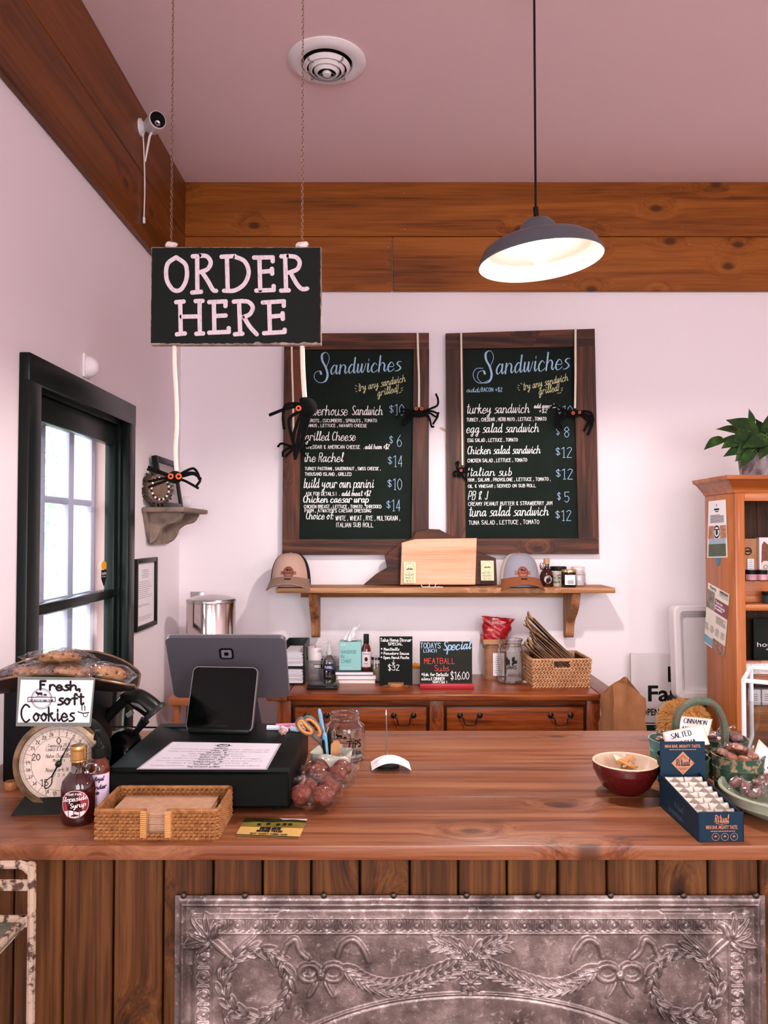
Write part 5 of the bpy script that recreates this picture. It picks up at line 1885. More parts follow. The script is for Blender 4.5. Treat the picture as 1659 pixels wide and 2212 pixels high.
ink_part('small_print', I, lambda u, v: (u, -.0381, v), PAPER, t)
def tis(u, v):
    a = (u - .5)
    x = a * .055 * (1 - .75 * v) + .045 * v ** 1.6 - .005
    y = .012 * math.sin(u * 9 + v * 3) * (1 - .5 * v)
    return (x, y, hb_ - .002 + .085 * v)
ts = MB().grid(tis, 22, 14)
part('tissue', jitter(ts, .006, 60, 2), pm('tissue_white', '#e9e3e8', .8), t)

# hot sauce bottle
p = wp(791, 1433, pb.y + .04)
t = thing('hot_sauce_bottle', 'slim hot sauce bottle with a black cap standing on the books', 'bottle', (p.x, pb.y + .045, ZBK))
part('bottle', MB().lathe([(0, 0), (.020, 0), (.0215, .004), (.0215, .088), (.018, .100), (.0115, .112), (.0105, .130)], 24), pm('sauce_red', '#57180a', .08, coat=.5), t)
part('cap', MB().lathe([(.012, .114), (.0125, .116), (.0118, .152), (.011, .154), (0, .154)], 20), BLACK, t)
part('label', cyl_label(.0215, .014, .080, 1.1), pm('label_pale', '#e6d6da', .6), t)
I = Ink(); I.text('Yours', -.014, .068, .014, .008, .001, slant=.1); I.disc((0, .048), .007, 14, .010); I.text('Hot', -.008, .026, .008, .007, .0012); I.lines(-.014, .014, .022, .016, 2, .001, 8)
ink_part('label_print', I, on_cyl(.0215, 0, .0012), pm('brown_ink', '#4a2018', .6), t)

# flat black case in front
p = sb(696, 1491)
t = thing('flat_case', 'flat black plastic case lying at the front of the sideboard', 'case', (p.x, p.y + .06, ZS))
part('base', MB().rbox((0, 0, .007), (.128, .115, .014), .004), BLACK, t)
part('lid', MB().rbox((0, .004, .0165), (.124, .11, .005), .002), pm('smoke_lid', '#2a2a2a', .2), t)
part('latch', MB().rbox((.03, -.056, .012), (.03, .004, .006), .001), pm('dark_grey', '#3c3c3c', .4), t)

# jar behind the small chalkboard, ramekin
p = wp(815, 1470, 3.40)
t = thing('storage_jar', 'pale glass jar half hidden behind the small black chalkboard', 'jar', (p.x, 3.38, ZS))
part('glass', MB().lathe([(0, 0), (.028, 0), (.03, .005), (.03, .075), (.026, .088), (.026, .1)], 26), CLEAR, t)
part('contents', MB().lathe([(0, .003), (.027, .003), (.027, .07), (0, .07)], 22), pm('oat_beige', '#b8a890', .8), t)
part('lid', MB().lathe([(.028, .094), (.028, .106), (0, .107)], 24), STEEL, t)
p = wp(898, 1470, 3.34)
t = thing('ramekin', 'white fluted ramekin between the two small chalkboards', 'ramekin', (p.x + .004, 3.34, ZS))
rm = MB().lathe([(0, 0), (.034, 0), (.036, .004), (.038, .06), (.040, .066), (.036, .066), (.034, .01), (0, .008)], 40)
rm.v = [(x * (1 + .025 * math.cos(20 * math.atan2(y, x))), y * (1 + .025 * math.cos(20 * math.atan2(y, x))), z) for x, y, z in rm.v]
part('dish', rm, pm('ceramic_white', '#d8ccc4', .3), t)
solo('orange_wrapper', jitter(MB().ell((0, 0, 0), (.026, .024, .016), 14, 8), .008, 70), pm('orange_foil', '#d98a2a', .4), 'crumpled orange wrapper in the white ramekin', 'wrapper', (p.x + .004, 3.34, ZS + .068))

# ------------------------------------------------------------------ small chalkboards
p = sb(855, 1483)
Yc = p.y + .012
t = thing('dinner_chalkboard', 'small black chalkboard reading Take Home Dinner Special on a wood foot', 'chalkboard', (p.x, Yc, ZS))
a, b = wp(820, 1376, Yc), wp(891, 1481, Yc)
part('slate', MB().rbox(((a.x + b.x) / 2, Yc + .003, (a.z + b.z) / 2 + .002), (b.x - a.x, .006, a.z - b.z), .001, 1), pm('slate_black', '#070d0a', .5), t, world=True)
part('foot', MB().lathe([(0, 0), (.032, 0), (.034, .003), (.034, .012), (.032, .015), (0, .015)], 28, M=TR(p.x, Yc - .004, ZS)), pm('light_wood', '#b87a50', .6, var='#a06840', scale=40, stretch=(1, 8, 1)), t, world=True)
k3 = 440 / 1659.0
def B3(x, y): return (560 + x * k3, 1100 + y * k3)
I = Ink()
for s, x0, y, x1, h in (('Take Home Dinner', 988, 1078, 1240, 7.2), ('SPECIAL', 1050, 1108, 1170, 5.5), ('* Meatballs', 992, 1150, 1140, 5.6), ('* Pomodoro Sauce', 992, 1184, 1220, 5.6), ('* Open Hand Pasta', 990, 1218, 1222, 5.6)):
    I.text(s, *B3(x0, y), B3(x1, 0)[0], h, 1.0, up=-1)
I.text('$32', *B3(1050, 1312), B3(1145, 0)[0], 12, 1.1, up=-1)
a0, a1 = B3(1093, 1230), B3(1093, 1262)
I.stroke([a0, a1], 1.0); I.stroke([B3(1082, 1250), a1, B3(1104, 1250)], 1.0, sharp=True)
ink_part('lettering', I, lambda u, v: wp(u, v, Yc - .0008), CHALK, t, world=True)

p = sb(965, 1488)
Yc = p.y + .012
t = thing('lunch_chalkboard', "small dark chalkboard reading Todays Lunch Special in a red base", 'chalkboard', (p.x, Yc, ZS))
a, b = wp(907, 1386, Yc), wp(1020, 1482, Yc)
part('slate', MB().rbox(((a.x + b.x) / 2, Yc + .003, (a.z + b.z) / 2), (b.x - a.x, .006, a.z - b.z), .001, 1), pm('slate_grey', '#23241f', .6), t, world=True)
a, b = wp(907, 1477, Yc - .01), wp(1024, 1487, Yc - .01)
part('base', MB().rbox(((a.x + b.x) / 2, Yc - .0, ZS + .0105), (b.x - a.x, .035, .021), .003), pm('red_paint', '#a81a2a', .35), t, world=True)
k4 = 440 / 1659.0
def B4(x, y): return (960 + x * k4, 1100 + y * k4)
I = Ink()
I.text('TODAYS', *B3(1312, 1132), B3(1480, 0)[0], 11.5, 1.5, up=-1)
I.text('LUNCH', *B3(1338, 1165), B3(1448, 0)[0], 6.5, 1.1, up=-1)
I.text('Special', B3(1500, 0)[0], B3(0, 1150)[1], B4(215, 0)[0], 19, 1.9, up=-1, slope=-.06, slant=.2, brush=2.6)
ink_part('blue_lettering', I, lambda u, v: wp(u, v, Yc - .0008), CHALKB, t, world=True)
I = Ink()
I.text('MEATBALL', *B3(1345, 1258), B3(1598, 0)[0], 11.5, 1.1, up=-1)
I.text('Subs', *B3(1430, 1318), B3(1545, 0)[0], 12.5, 1.1, up=-1)
ink_part('red_lettering', I, lambda u, v: wp(u, v, Yc - .0008), CHALKR, t, world=True)
I = Ink()
I.text('*Ask for Details', *B3(1322, 1358), B3(1540, 0)[0], 6.5, 1.1, up=-1)
I.text('about DINNER', *B3(1322, 1392), B3(1512, 0)[0], 6.2, 1.1, up=-1)
I.text('SPECIAL!', *B3(1412, 1420), B3(1530, 0)[0], 5.4, 1.1, up=-1)
I.text('$16.00', *B4(52, 1385), B4(204, 0)[0], 16, 1.1, up=-1)
ink_part('lettering', I, lambda u, v: wp(u, v, Yc - .0008), CHALK, t, world=True)

# ------------------------------------------------------------------ canister, red coffee bag, pitcher
p = sb(1064, 1468)
t = thing('paper_canister', 'brown glazed crock with a printed label behind the glass pitcher', 'canister', (p.x + .016, p.y + .055, ZS))
part('body', MB().prism(rrect(.10, .095, .02, 5), 0, .135), pm('tan_glaze', '#9c6a48', .35, var='#7c5038', scale=12), t)
part('shoulder', MB().prism(rrect(.088, .083, .02, 5), .135, .150), pm('tan_glaze2', '#85583c', .4), t)
part('label', MB().box((.012, -.0482, .065), (.05, .001, .10)), PAPER, t, smooth=0)
I = Ink(); I.lines(-.006, .030, .105, .025, 9, .0018, 4)
ink_part('label_print', I, lambda u, v: (u, -.0490, v), INKB, t)
RED = pm('red_foil', '#a8141e', .3, var='#7d0c14', scale=20, bump=.5, bscale=35)
q = wp(1080, 1385, p.y + .06)
cb_ = thing('card_tray', 'small open kraft carton on top of the brown crock', 'carton', (p.x + .012, p.y + .055, ZS + .1505))
for c_, s_ in (((0, 0, .001), (.105, .09, .002)), ((-.0515, 0, .018), (.002, .09, .036)), ((.0515, 0, .018), (.002, .09, .036)), ((0, -.044, .012), (.105, .002, .024)), ((0, .044, .018), (.105, .002, .036))):
    part('panel', MB().box(c_, s_), KRAFT, cb_, smooth=0)
t = thing('coffee_bag', 'crumpled red foil bag slumped in the carton on the brown crock', 'bag', (p.x + .016, p.y + .055, ZS + .154), rot=(0, .10, 0))
def bag(u, v):
    a = 2 * PI * u
    z = .115 * v
    rx = .060 + .010 * v - .004 * math.sin(v * PI)
    ry = .036 * (1 - v) ** .5 + .003
    return (rx * math.cos(a) + .006 * v + .004 * math.sin(v * 14 + u * 20), ry * math.sin(a) + .004 * math.sin(v * 18 + 5 * math.cos(a)), z)
part('pouch', jitter(MB().grid(bag, 30, 18, wrapu=True), .0045, 45, 3), RED, t)
I = Ink(); I.text('BALTIM', -.022, .086, .036, .010, .0014, slope=.12)
ink_part('lettering', I, lambda u, v: (u, -.034, v), pm('pale_red_print', '#e8b0aa', .5), t)
p = sb(1107, 1479)
t = thing('glass_pitcher', 'clear swirled glass pitcher with a dark stamp on the sideboard', 'pitcher', (p.x, p.y + .055, ZS))
pj = MB().grid(lambda u, v: (lambda r, a, z: (r * math.cos(a), r * math.sin(a), z))((.052 if v < .02 else (.056 - .004 * math.sin(v * PI)) * (1 if v < .78 else (1 - (.16 * min(1, (v - .78) / .08)) + (.12 * max(0, (v - .9) / .1))))) + .0011 * math.sin(18 * 2 * PI * u + 9 * v), 2 * PI * u, .185 * v), 90, 30, wrapu=True)
part('body', pj, CLEAR, t)
part('base', MB().lathe([(0, .002), (.05, .002), (.053, .006), (.05, .014), (0, .012)], 32), glassy('thick_glass', '#e6e2e0', .2, .8), t)
part('rim', MB().tube([(.0535 * math.cos(2 * PI * k / 40), .0535 * math.sin(2 * PI * k / 40), .185) for k in range(40)], .0025, 6, closed=True), CLEAR, t)
part('band', MB().tube([(.050 * math.cos(2 * PI * k / 40), .050 * math.sin(2 * PI * k / 40), .160) for k in range(40)], .003, 6, closed=True), CLEAR, t)
part('handle', MB().tube(catmull([(.050, 0, .155), (.075, 0, .160), (.092, 0, .14), (.095, 0, .105), (.085, 0, .075), (.054, 0, .062)], 6), .008, 10), glassy('handle_glass', '#eeeaea', .12, .85), t)
I = Ink()
for x, y, rx, ry in ((-.022, .098, .006, .018), (-.014, .094, .004, .014), (.004, .105, .007, .012), (.012, .095, .010, .008), (.002, .088, .006, .006), (.008, .115, .003, .004)): I.disc((x, y), rx, 12, ry)
I.text('JARS', -.024, .066, .02, .014, .003)
ink_part('stamp', I, on_cyl(.0555, 0, .0012), pm('stamp_black', '#201c1c', .6), t)
p2 = sb(1133, 1474)
I = Ink()
cd_ = thing('printed_card', 'small printed card lying between the pitcher and the woven basket', 'card', (p2.x, p2.y + .02, ZS))
part('card', MB().box((0, 0, .0006), (.06, .045, .001)), PAPER, cd_, smooth=0)
I.lines(-.025, .025, .018, -.018, 6, .0018, 3)
ink_part('print', I, lambda u, v: (u, v, .0016), INKB, cd_)

# ------------------------------------------------------------------ woven basket with paper bags
HYA = pm('water_hyacinth', '#c99870', .8, var='#ac7a54', scale=35, bump=.4, bscale=120)
p = sb(1212, 1486)
bw, bd, bh = 126 / F * p.y, .22, .118
t = thing('woven_basket', 'braided hyacinth basket holding paper bags on the sideboard', 'basket', (p.x, p.y + bd / 2, ZS), rz=.04)
nrow = 7
def perim(s, w, d):
    """point and tangent along a rectangle, s in 0..1"""
    P_ = 2 * (w + d)
    L_ = s * P_
    if L_ < w: return (-w / 2 + L_, -d / 2), (1, 0)
    L_ -= w
    if L_ < d: return (w / 2, -d / 2 + L_), (0, 1)
    L_ -= d
    if L_ < w: return (w / 2 - L_, d / 2), (-1, 0)
    L_ -= w
    return (-w / 2, d / 2 - L_), (0, -1)
br = MB()
for r in range(nrow):
    z = bh * (r + .5) / nrow
    k_ = .93 + .07 * z / bh
    n = 64
    for i in range(n):
        (x, y), (tx_, ty_) = perim((i + .5 * (r % 2)) / n % 1, bw * k_, bd * k_)
        front = ty_ == 0 and tx_ > 0
        if front and abs(x) < .036 and .082 < z < .112: continue
        for s in (-1, 1):
            M = TR(x, y, z + s * bh / nrow * .24) @ RZ(math.atan2(ty_, tx_)) @ RY(s * .62)
            br.ell((0, 0, 0), (.0112, .0066, .0040), 7, 5, M)
part('braided_wall', br, HYA, t, kind='stuff')
ln_ = MB().b2((-bw * .45, -bd * .45, .002), (bw * .45, bd * .45, .008)).b2((-bw * .465, -bd * .47, .004), (bw * .465, -bd * .465, .080)).b2((-bw * .47, -bd * .46, .004), (-bw * .465, bd * .46, .112)).b2((bw * .465, -bd * .46, .004), (bw * .47, bd * .46, .112))  # dark sheets added behind the braids, gap shade put into their colour
part('gap_shade', ln_, pm('basket_gap_shade', '#4a2e1a', .9), t, smooth=0)
rim = [(x, y, bh) for x, y in rrect(bw, bd, .008, 3)]
part('rim', MB().tube(rim, .0042, 8, closed=True), HYA, t)
part('grip_edge', MB().tube([(x, -bd / 2 - .002, .096 + z_) for x, z_ in rrect(.074, .034, .004, 2)], .003, 6, closed=True), HYA, t)
BAGM = [pm('kraft_bag_a', '#8a5f3e', .8, var='#70492c', scale=15), pm('kraft_bag_b', '#5e4634', .8, var='#4c3828', scale=15)]
rr = random.Random(12)
nb = 16
lab = 'folded brown paper bag with a twisted handle leaning in the woven basket'
for i in range(nb):
    f = i / (nb - 1)
    th = math.radians(52 - 5 * f + 1.5 * math.sin(i * 1.7))
    xr_ = -.075 + .140 * f                      # where it crosses the basket rim
    bz = max(.012, bh - (.100 - xr_) / math.tan(th))
    bx_ = xr_ + (bh - bz) * math.tan(th)
    bx_, bz = min(bx_, .100), bz
    Ln = .235 + .060 * f + rr.uniform(-.008, .008)
    wdt = .165
    tb_ = thing('paper_bag', lab, 'paper bag', (p.x + bx_, p.y + bd / 2 - .012 + rr.uniform(-.006, .006), ZS + bz), group='paper bags in the woven basket', rot=(0, -th, 0))
    def sheet(u, v, off):
        return (off + .0016 * math.sin(u * 7 + i + v * 5) + .008 * v * v * math.sin(i * .9), (u - .5) * wdt, v * Ln)
    m = MB().grid(lambda u, v: sheet(u, v, -.0022), 5, 8)
    m.grid(lambda u, v: sheet(u, v, .0022), 5, 8)
    m.grid(lambda u, v: sheet(0, v, -.0022 + .0044 * u), 1, 8).grid(lambda u, v: sheet(1, v, -.0022 + .0044 * u), 1, 8).grid(lambda u, v: sheet(u, 1, -.0022 + .0044 * v), 5, 1)
    part('sheet', m, BAGM[i % 2], tb_, smooth=60)
    hy = rr.uniform(-.04, -.015)
    e_ = Vector(sheet(.5, 1, 0))
    part('handle', MB().tube(catmull([e_ + Vector(q_) for q_ in ((0, hy - .03, -.004), (.004, hy - .028, .014), (.010, hy - .01, .024), (.010, hy + .012, .022), (.004, hy + .03, .012), (0, hy + .032, -.004))], 4), .0030, 6), pm('paper_twine', '#a87e56', .8), tb_)

# ================================================================== bin on a stool, left of the sideboard
c = wp(456, 1330, 3.28)
zb0 = wp(456, 1496, 3.28).z
st = thing('wood_stool', 'plain wooden stool standing under the steel bin', 'stool', (c.x, 3.3, 0))
sm_ = pm('stool_wood', '#b06a3c', .5)
part('seat', MB().rbox((0, 0, zb0 - .015), (.30, .28, .03), .006), sm_, st)
for sx_ in (-1, 1):
    for sy_ in (-1, 1):
        part('leg', MB().tube([(sx_ * .12, sy_ * .11, zb0 - .03), (sx_ * .132, sy_ * .12, 0)], .016, 10), sm_, st)
CHR = pm('chrome_bin', '#c8bcb8', 0.12, 1.0)
t = thing('steel_bin', 'round polished steel pedal bin behind the monitor', 'bin', (c.x, 3.28, zb0))
ztop = wp(456, 1296, 3.28).z - zb0
R_ = 52 / F * 3.28
part('body', MB().lathe([(0, 0), (R_, 0), (R_, ztop - .012), (R_ * .985, ztop - .008)], 48), CHR, t)
part('lid', MB().lathe([(R_ * 1.01, ztop - .008), (R_ * 1.015, ztop), (R_ * .98, ztop + .006), (R_ * .7, ztop + .016), (R_ * .3, ztop + .021), (0, ztop + .022)], 48), STEEL, t)
part('base_ring', MB().lathe([(R_ * 1.02, 0), (R_ * 1.02, .02), (R_, .022)], 48), BLACK, t)

# ================================================================== pine bookcase on the right
XK = 1.347
YK0, YK1 = 2.95, 3.225
zc1 = wp(1590, 1062, YK0).z
WK = .80
t = thing('pine_bookcase', 'tall orange pine bookcase with a flared crown on the right', 'bookcase', (XK + WK / 2, (YK0 + YK1) / 2, 0))
fw = wp(1611, 1300, YK0).x - XK
part('side_panel', MB().rbox((XK + .011, (YK0 + .02 + YK1) / 2, zc1 / 2), (.022, YK1 - YK0 - .02, zc1), .002), PINE_Z, t, world=True)
part('side_panel', MB().rbox((XK + WK - .011, (YK0 + .02 + YK1) / 2, zc1 / 2), (.022, YK1 - YK0 - .02, zc1), .002), PINE_Z, t, world=True)
part('stile', MB().rbox((XK + fw / 2, YK0 + .010, zc1 / 2), (fw, .02, zc1), .0025), PINE_Z, t, world=True)
part('stile', MB().rbox((XK + WK - fw / 2, YK0 + .010, zc1 / 2), (fw, .02, zc1), .0025), PINE_Z, t, world=True)
part('top_rail', MB().rbox((XK + WK / 2, YK0 + .010, zc1 - .018), (WK - 2 * fw, .018, .036), .002), PINE_X, t, world=True)
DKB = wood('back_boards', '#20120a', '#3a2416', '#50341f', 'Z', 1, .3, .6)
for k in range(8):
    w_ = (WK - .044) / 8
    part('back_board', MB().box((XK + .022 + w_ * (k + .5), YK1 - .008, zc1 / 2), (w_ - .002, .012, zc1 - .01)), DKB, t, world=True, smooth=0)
sh = []
for py, dpx in ((1310, 0), (1530, 0), (1690, 0)):
    z_ = wp(1640, py - 10, YK0 + .02).z if py == 1310 else wp(1640, py, YK0 + .02).z
    sh.append(z_)
ZK1 = wp(1640, 1306, YK0).z
ZK2 = wp(1640, 1462, YK0).z - .005
ZK3 = ZK2 - .30
for z_ in (ZK1, ZK2, ZK3):
    part('shelf', MB().rbox((XK + WK / 2, (YK0 + YK1) / 2 + .005, z_ - .012), (WK - .046, YK1 - YK0 - .03, .024), .002), PINE_X, t, world=True)
part('shelf_edge', MB().rbox((XK + WK / 2, YK0 + .012, ZK1 - .012), (WK - 2 * fw, .016, .024), .002), PINE_X, t, world=True)
# crown: flared, mitred at the corner
ov_ = .052
zt1 = wp(1585, 1026, YK0 - ov_).z
x0, x1_, y0, y1_ = XK, XK + WK, YK0, YK1
cr = MB()
def ringz(e, z): return [(x0 - e, y0 - e, z), (x1_ + e, y0 - e, z), (x1_ + e, y1_, z), (x0 - e, y1_, z)]
lev = [(0.004, zc1 - .004), (.008, zc1 + .006), (.036, zt1 - .022), (.050, zt1 - .014), (.052, zt1)]
vs, fs = [], []
for e, z_ in lev: vs += ringz(e, z_)
for i in range(len(lev) - 1):
    for k in range(4):
        fs.append((i * 4 + k, i * 4 + (k + 1) % 4, i * 4 + 4 + (k + 1) % 4, i * 4 + 4 + k))
n_ = len(lev) * 4
fs += [(n_ - 4, n_ - 3, n_ - 2, n_ - 1), (3, 2, 1, 0)]
cr.add(vs, fs)
part('crown', cr, PINE_X, t, world=True, smooth=0)

# posters taped to the bookcase side
def side_sheet(label, corners, name='poster'):
    """corners: px tl, tr, br, bl on the plane X = XK"""
    Xp = XK - .0015
    P_ = [lw(*c_, Xp) for c_ in corners]
    t = thing(name, label, 'poster', ((P_[2] + P_[3]) / 2))
    def fn(u, v, off=0.0):
        a = P_[3].lerp(P_[2], u); b = P_[0].lerp(P_[1], u)
        q = a.lerp(b, v)
        return Vector((Xp - off, q.y, q.z))
    m = MB().grid(lambda u, v: fn(u, v), 1, 1)
    m.grid(lambda u, v: fn(u, v, .0008), 1, 1)
    part('sheet', m, pm('poster_cream', '#e8dccf', .35) if 'egg' in label else PAPER, t, world=True, smooth=0)
    return t, (lambda o: (lambda u, v: fn(u, v, o)))


t, fn = side_sheet('white laminated flyer with a cow emblem high on the bookcase side', [(1531, 1083), (1568, 1079), (1572, 1204), (1528, 1205)])
I = Ink(); I.rect(.06, .02, .94, .32)
ink_part('field_photo', I, fn(.0011), pm('flyer_field', '#4c5a38', .5, var='#36422a', scale=30), t, world=True)
I = Ink(); I.rect(.06, .24, .94, .335)
ink_part('sky_photo', I, fn(.0013), pm('flyer_sky', '#9fb0c4', .5), t, world=True)
I = Ink(); I.rect(.04, .335, .36, .56); I.rect(.66, .335, .98, .56)
ink_part('cheese_photo', I, fn(.0011), pm('flyer_cheese', '#c88a62', .5, var='#8a4a32', scale=60), t, world=True)
I = Ink(); I.disc((.5, .45), .19, 24, .125)
ink_part('badge', I, fn(.0016), PAPER, t, world=True)
I = Ink(); I.ring((.5, .45), .15, .03, 24, .10); I.disc((.5, .44), .06, 12, .05); I.rect(.38, .48, .62, .50)
for k in range(8): I.rect(.14, .615 + k * .018, .88 - (k == 7) * .2, .622 + k * .018)
I.rect(.42, .80, .60, .815); I.rect(.36, .83, .64, .86); I.rect(.48, .90, .52, .93)
ink_part('print', I, fn(.0019), INKB, t, world=True)
t, fn = side_sheet('laminated egg flyer with a maroon block hanging askew on the bookcase side', [(1530, 1258), (1576, 1284), (1565, 1421), (1521, 1387)])
I = Ink(); I.rect(.38, .60, 1.0, .82)
ink_part('maroon_block', I, fn(.0011), pm('flyer_maroon', '#7a2a38', .4), t, world=True)
I = Ink(); I.rect(.0, .60, .36, .90)
ink_part('flock_photo', I, fn(.0011), pm('flyer_flock', '#9a9088', .5, var='#5c5450', scale=28), t, world=True)
I = Ink(); I.rect(.0, .02, .42, .15)
ink_part('blue_block', I, fn(.0011), pm('flyer_blue', '#6fa0bc', .4), t, world=True)
I = Ink(); I.rect(.42, .0, 1.0, .18)
ink_part('egg_photo', I, fn(.0011), pm('flyer_eggs', '#c08a70', .5, var='#5a3a34', scale=90), t, world=True)
I = Ink(); I.text('CRESCENT', .58, .945, .98, .03, .011)
I.lines(.5, .97, .56, .44, 7, .007, 2, False)
for k in range(4): I.lines(.02 + k * .25, .21 + k * .25, .36, .24, 6, .007, 3 + k, False)
I.text('farm', .12, .93, .42, .05, .012)
ink_part('print', I, fn(.0014), INKB, t, world=True)
I = Ink(); I.text('MOON', .58, .885, .98, .05, .010)
ink_part('moon_print', I, fn(.0014), pm('flyer_moon', '#6a8cae', .4), t, world=True)
I = Ink()
for i, s in enumerate(('These aren', 'your average egg', 'fan sandwiches')): I.text(s, .42, .755 - i * .05, .86 - .1 * (i != 1), .035, .010)
ink_part('block_lettering', I, fn(.0014), PAPER, t, world=True)
q = lw(1552, 1212, XK)
solo('blue_tape', MB().prism([(-.018, .014), (.022, .014), (.012, -.014), (-.006, -.02), (-.014, -.008)], 0, .0012, frame((XK - .0008, q.y, q.z), (0, -1, 0), (0, 0, 1))), pm('painter_blue', '#2f7fa8', .6), 'torn scrap of blue tape below the cow flyer', 'tape', smooth=0)

# ------------------------------------------------------------------ goods on the bookcase shelves
def kx(px, Y=YK0 + .06): return wp(px, 1300, Y).x
KZ = ZK1
zr_ = wp(1620, 1254, YK0 + .1).z
t = thing('display_riser', 'small pine riser step on the upper bookcase shelf', 'riser', (XK + .2, YK0 + .16, KZ))
part('step', MB().rbox((0, .01, (zr_ - KZ) / 2 + .0), (.31, .16, zr_ - KZ), .003), PINE_X, t)
part('front_lip', MB().rbox((0, -.072, .014), (.31, .008, .026), .002), PINE_X, t)
PINK = pm('label_pink', '#c9929a', .5)
def tin_jar(label, px, Y, z, r, h, lab, cat='jar', lidc=BLACK, bodyc=None, group=None):
    c = Vector((kx(px, Y), Y, z))
    t = thing('cosmetic_jar', label, cat, c, group=group)
    part('body', MB().lathe([(0, 0), (r, 0), (r, h * .66), (r * .95, h * .68)], 26), bodyc or pm('jar_dark', '#141210', .2), t)
    part('lid', MB().lathe([(r * .98, h * .66), (r * 1.0, h * .68), (r * 1.0, h), (0, h)], 26), lidc, t)
    if lab: part('label', cyl_label(r, h * .06, h * .6, 1.3), lab, t)
    label_ink(t, on_cyl(r, h * .08, .0012), PAPER if lab else WHITE, None, 2, r * 1.2, h * .45)
    return t


zri = zr_
tin_jar('squat black lidded jar with a pink label, left one of the pink pair', 1622, YK0 + .10, zri, .022, .042, PINK)
tin_jar('squat black lidded jar with a pink label, right one of the pink pair', 1646, YK0 + .10, zri, .022, .042, PINK)
tin_jar('squat dark grey jar with a leafy print at the front of the upper shelf', 1660, YK0 + .05, KZ + .001, .024, .045, None, bodyc=pm('jar_grey', '#2c3034', .3))
# pouch and honey box stand behind the jars on the riser
zq = zri
t = thing('kraft_pouch', 'brown kraft pouch with a round stamp on the upper bookcase shelf', 'pouch', (kx(1618, YK0 + .15), YK0 + .15, zq))
def pch(u, v, s):
    x = (u - .5) * .068
    y = s * (.016 * (1 - v ** 2) * math.cos((u - .5) * PI) + .001)
    return (x, y, v * .165)
m = MB().grid(lambda u, v: pch(u, v, -1), 8, 10).grid(lambda u, v: pch(u, v, 1), 8, 10)
part('pouch', m, KRAFT, t)
I = Ink(); I.ring((-.008, .115), .014, .004, 20); I.rect(-.018, .112, .002, .118)
ink_part('stamp', I, lambda u, v: (u, -.013, v), INKB, t)
I = Ink(); I.rect(-.012, .03, .014, .085)
ink_part('label', I, lambda u, v: (u, -.0165, v), PAPER, t)
I = Ink(); I.lines(-.010, .012, .08, .035, 6, .0018, 3)
ink_part('label_print', I, lambda u, v: (u, -.0172, v), pm('label_blue_ink', '#3c5878', .5), t)
t = thing('honey_stick_box', 'white box of honey sticks with a window on the upper bookcase shelf', 'box', (kx(1650, YK0 + .15), YK0 + .15, zq))
part('carton', MB().box((0, 0, .085), (.048, .035, .17)), PAPER, t, smooth=0)
I = Ink(); I.poly([(-.017, .06), (.017, .06), (.013, .14), (-.005, .155), (-.014, .14)])
ink_part('window', I, lambda u, v: (u, -.0180, v), pm('honey_amber', '#8a4a22', .2, var='#5c2a10', scale=60, stretch=(6, 1, 1)), t)
I = Ink(); I.poly([(-.018, .012), (.018, .012), (.016, .068), (.008, .076), (-.008, .076), (-.016, .068)])
ink_part('panel', I, lambda u, v: (u, -.0184, v), pm('label_cream2', '#e4d8c8', .6), t)
I = Ink(); I.ring((0, .052), .009, .0015, 20); I.ring((0, .052), .005, .001, 16); I.text('RAW HONEY', -.014, .034, .014, .004, .0009); I.text('STICKS', -.010, .026, .010, .004, .0009)
ink_part('print', I, lambda u, v: (u, -.0190, v), INKB, t)
I = Ink(); I.rect(-.024, .0, .024, .010)
ink_part('base_band', I, lambda u, v: (u, -.0180, v), BLACKM, t)
t = thing('black_white_box', 'narrow white carton half in view at the right of the honey sticks', 'box', (kx(1675, YK0 + .15), YK0 + .15, zq))
part('carton', MB().box((0, 0, .085), (.032, .035, .17)), PAPER, t, smooth=0)
I = Ink(); I.rect(-.010, .03, .012, .13); 
ink_part('window', I, lambda u, v: (u, -.0180, v), MATS['honey_amber'], t)
# lower bay: dark sign and soaps
zh0 = ZK2
t = thing('brand_placard', 'dark green placard with thin white lettering in the lower bookcase bay', 'placard', (kx(1690, YK1 - .05), YK1 - .07, zh0))
hp = wp(1640, 1336, YK1 - .07).z - zh0
part('board', MB().rbox((0, .003, hp / 2), (.26, .006, hp), .001, 1), pm('placard_green', '#141d18', .6), t)
xo = t.location.x
tx = fit_font("hon's", wp(1618, 0, YK1 - .07).x - xo, wp(1661, 0, YK1 - .07).x - xo, wp(1640, 1397, YK1 - .07).z - zh0, .019)
tx.v = [(a, -.0006, b) for a, b, _ in tx.v]
part('lettering', tx, PAPER, t, smooth=0)
I = Ink(); I.text('a healing', wp(1637, 0, YK1 - .07).x - xo, wp(1640, 1404, YK1 - .07).z - zh0, wp(1680, 0, YK1 - .07).x - xo, .009, .0012)
for k in range(4):
    a = k * PI / 2
    I.ring((wp(1664, 0, YK1 - .07).x - xo + .006 * math.cos(a), wp(1640, 1378, YK1 - .07).z - zh0 + .006 * math.sin(a)), .006, .001, 16)
ink_part('small_print', I, lambda u, v: (u, -.0006, v), PAPER, t)
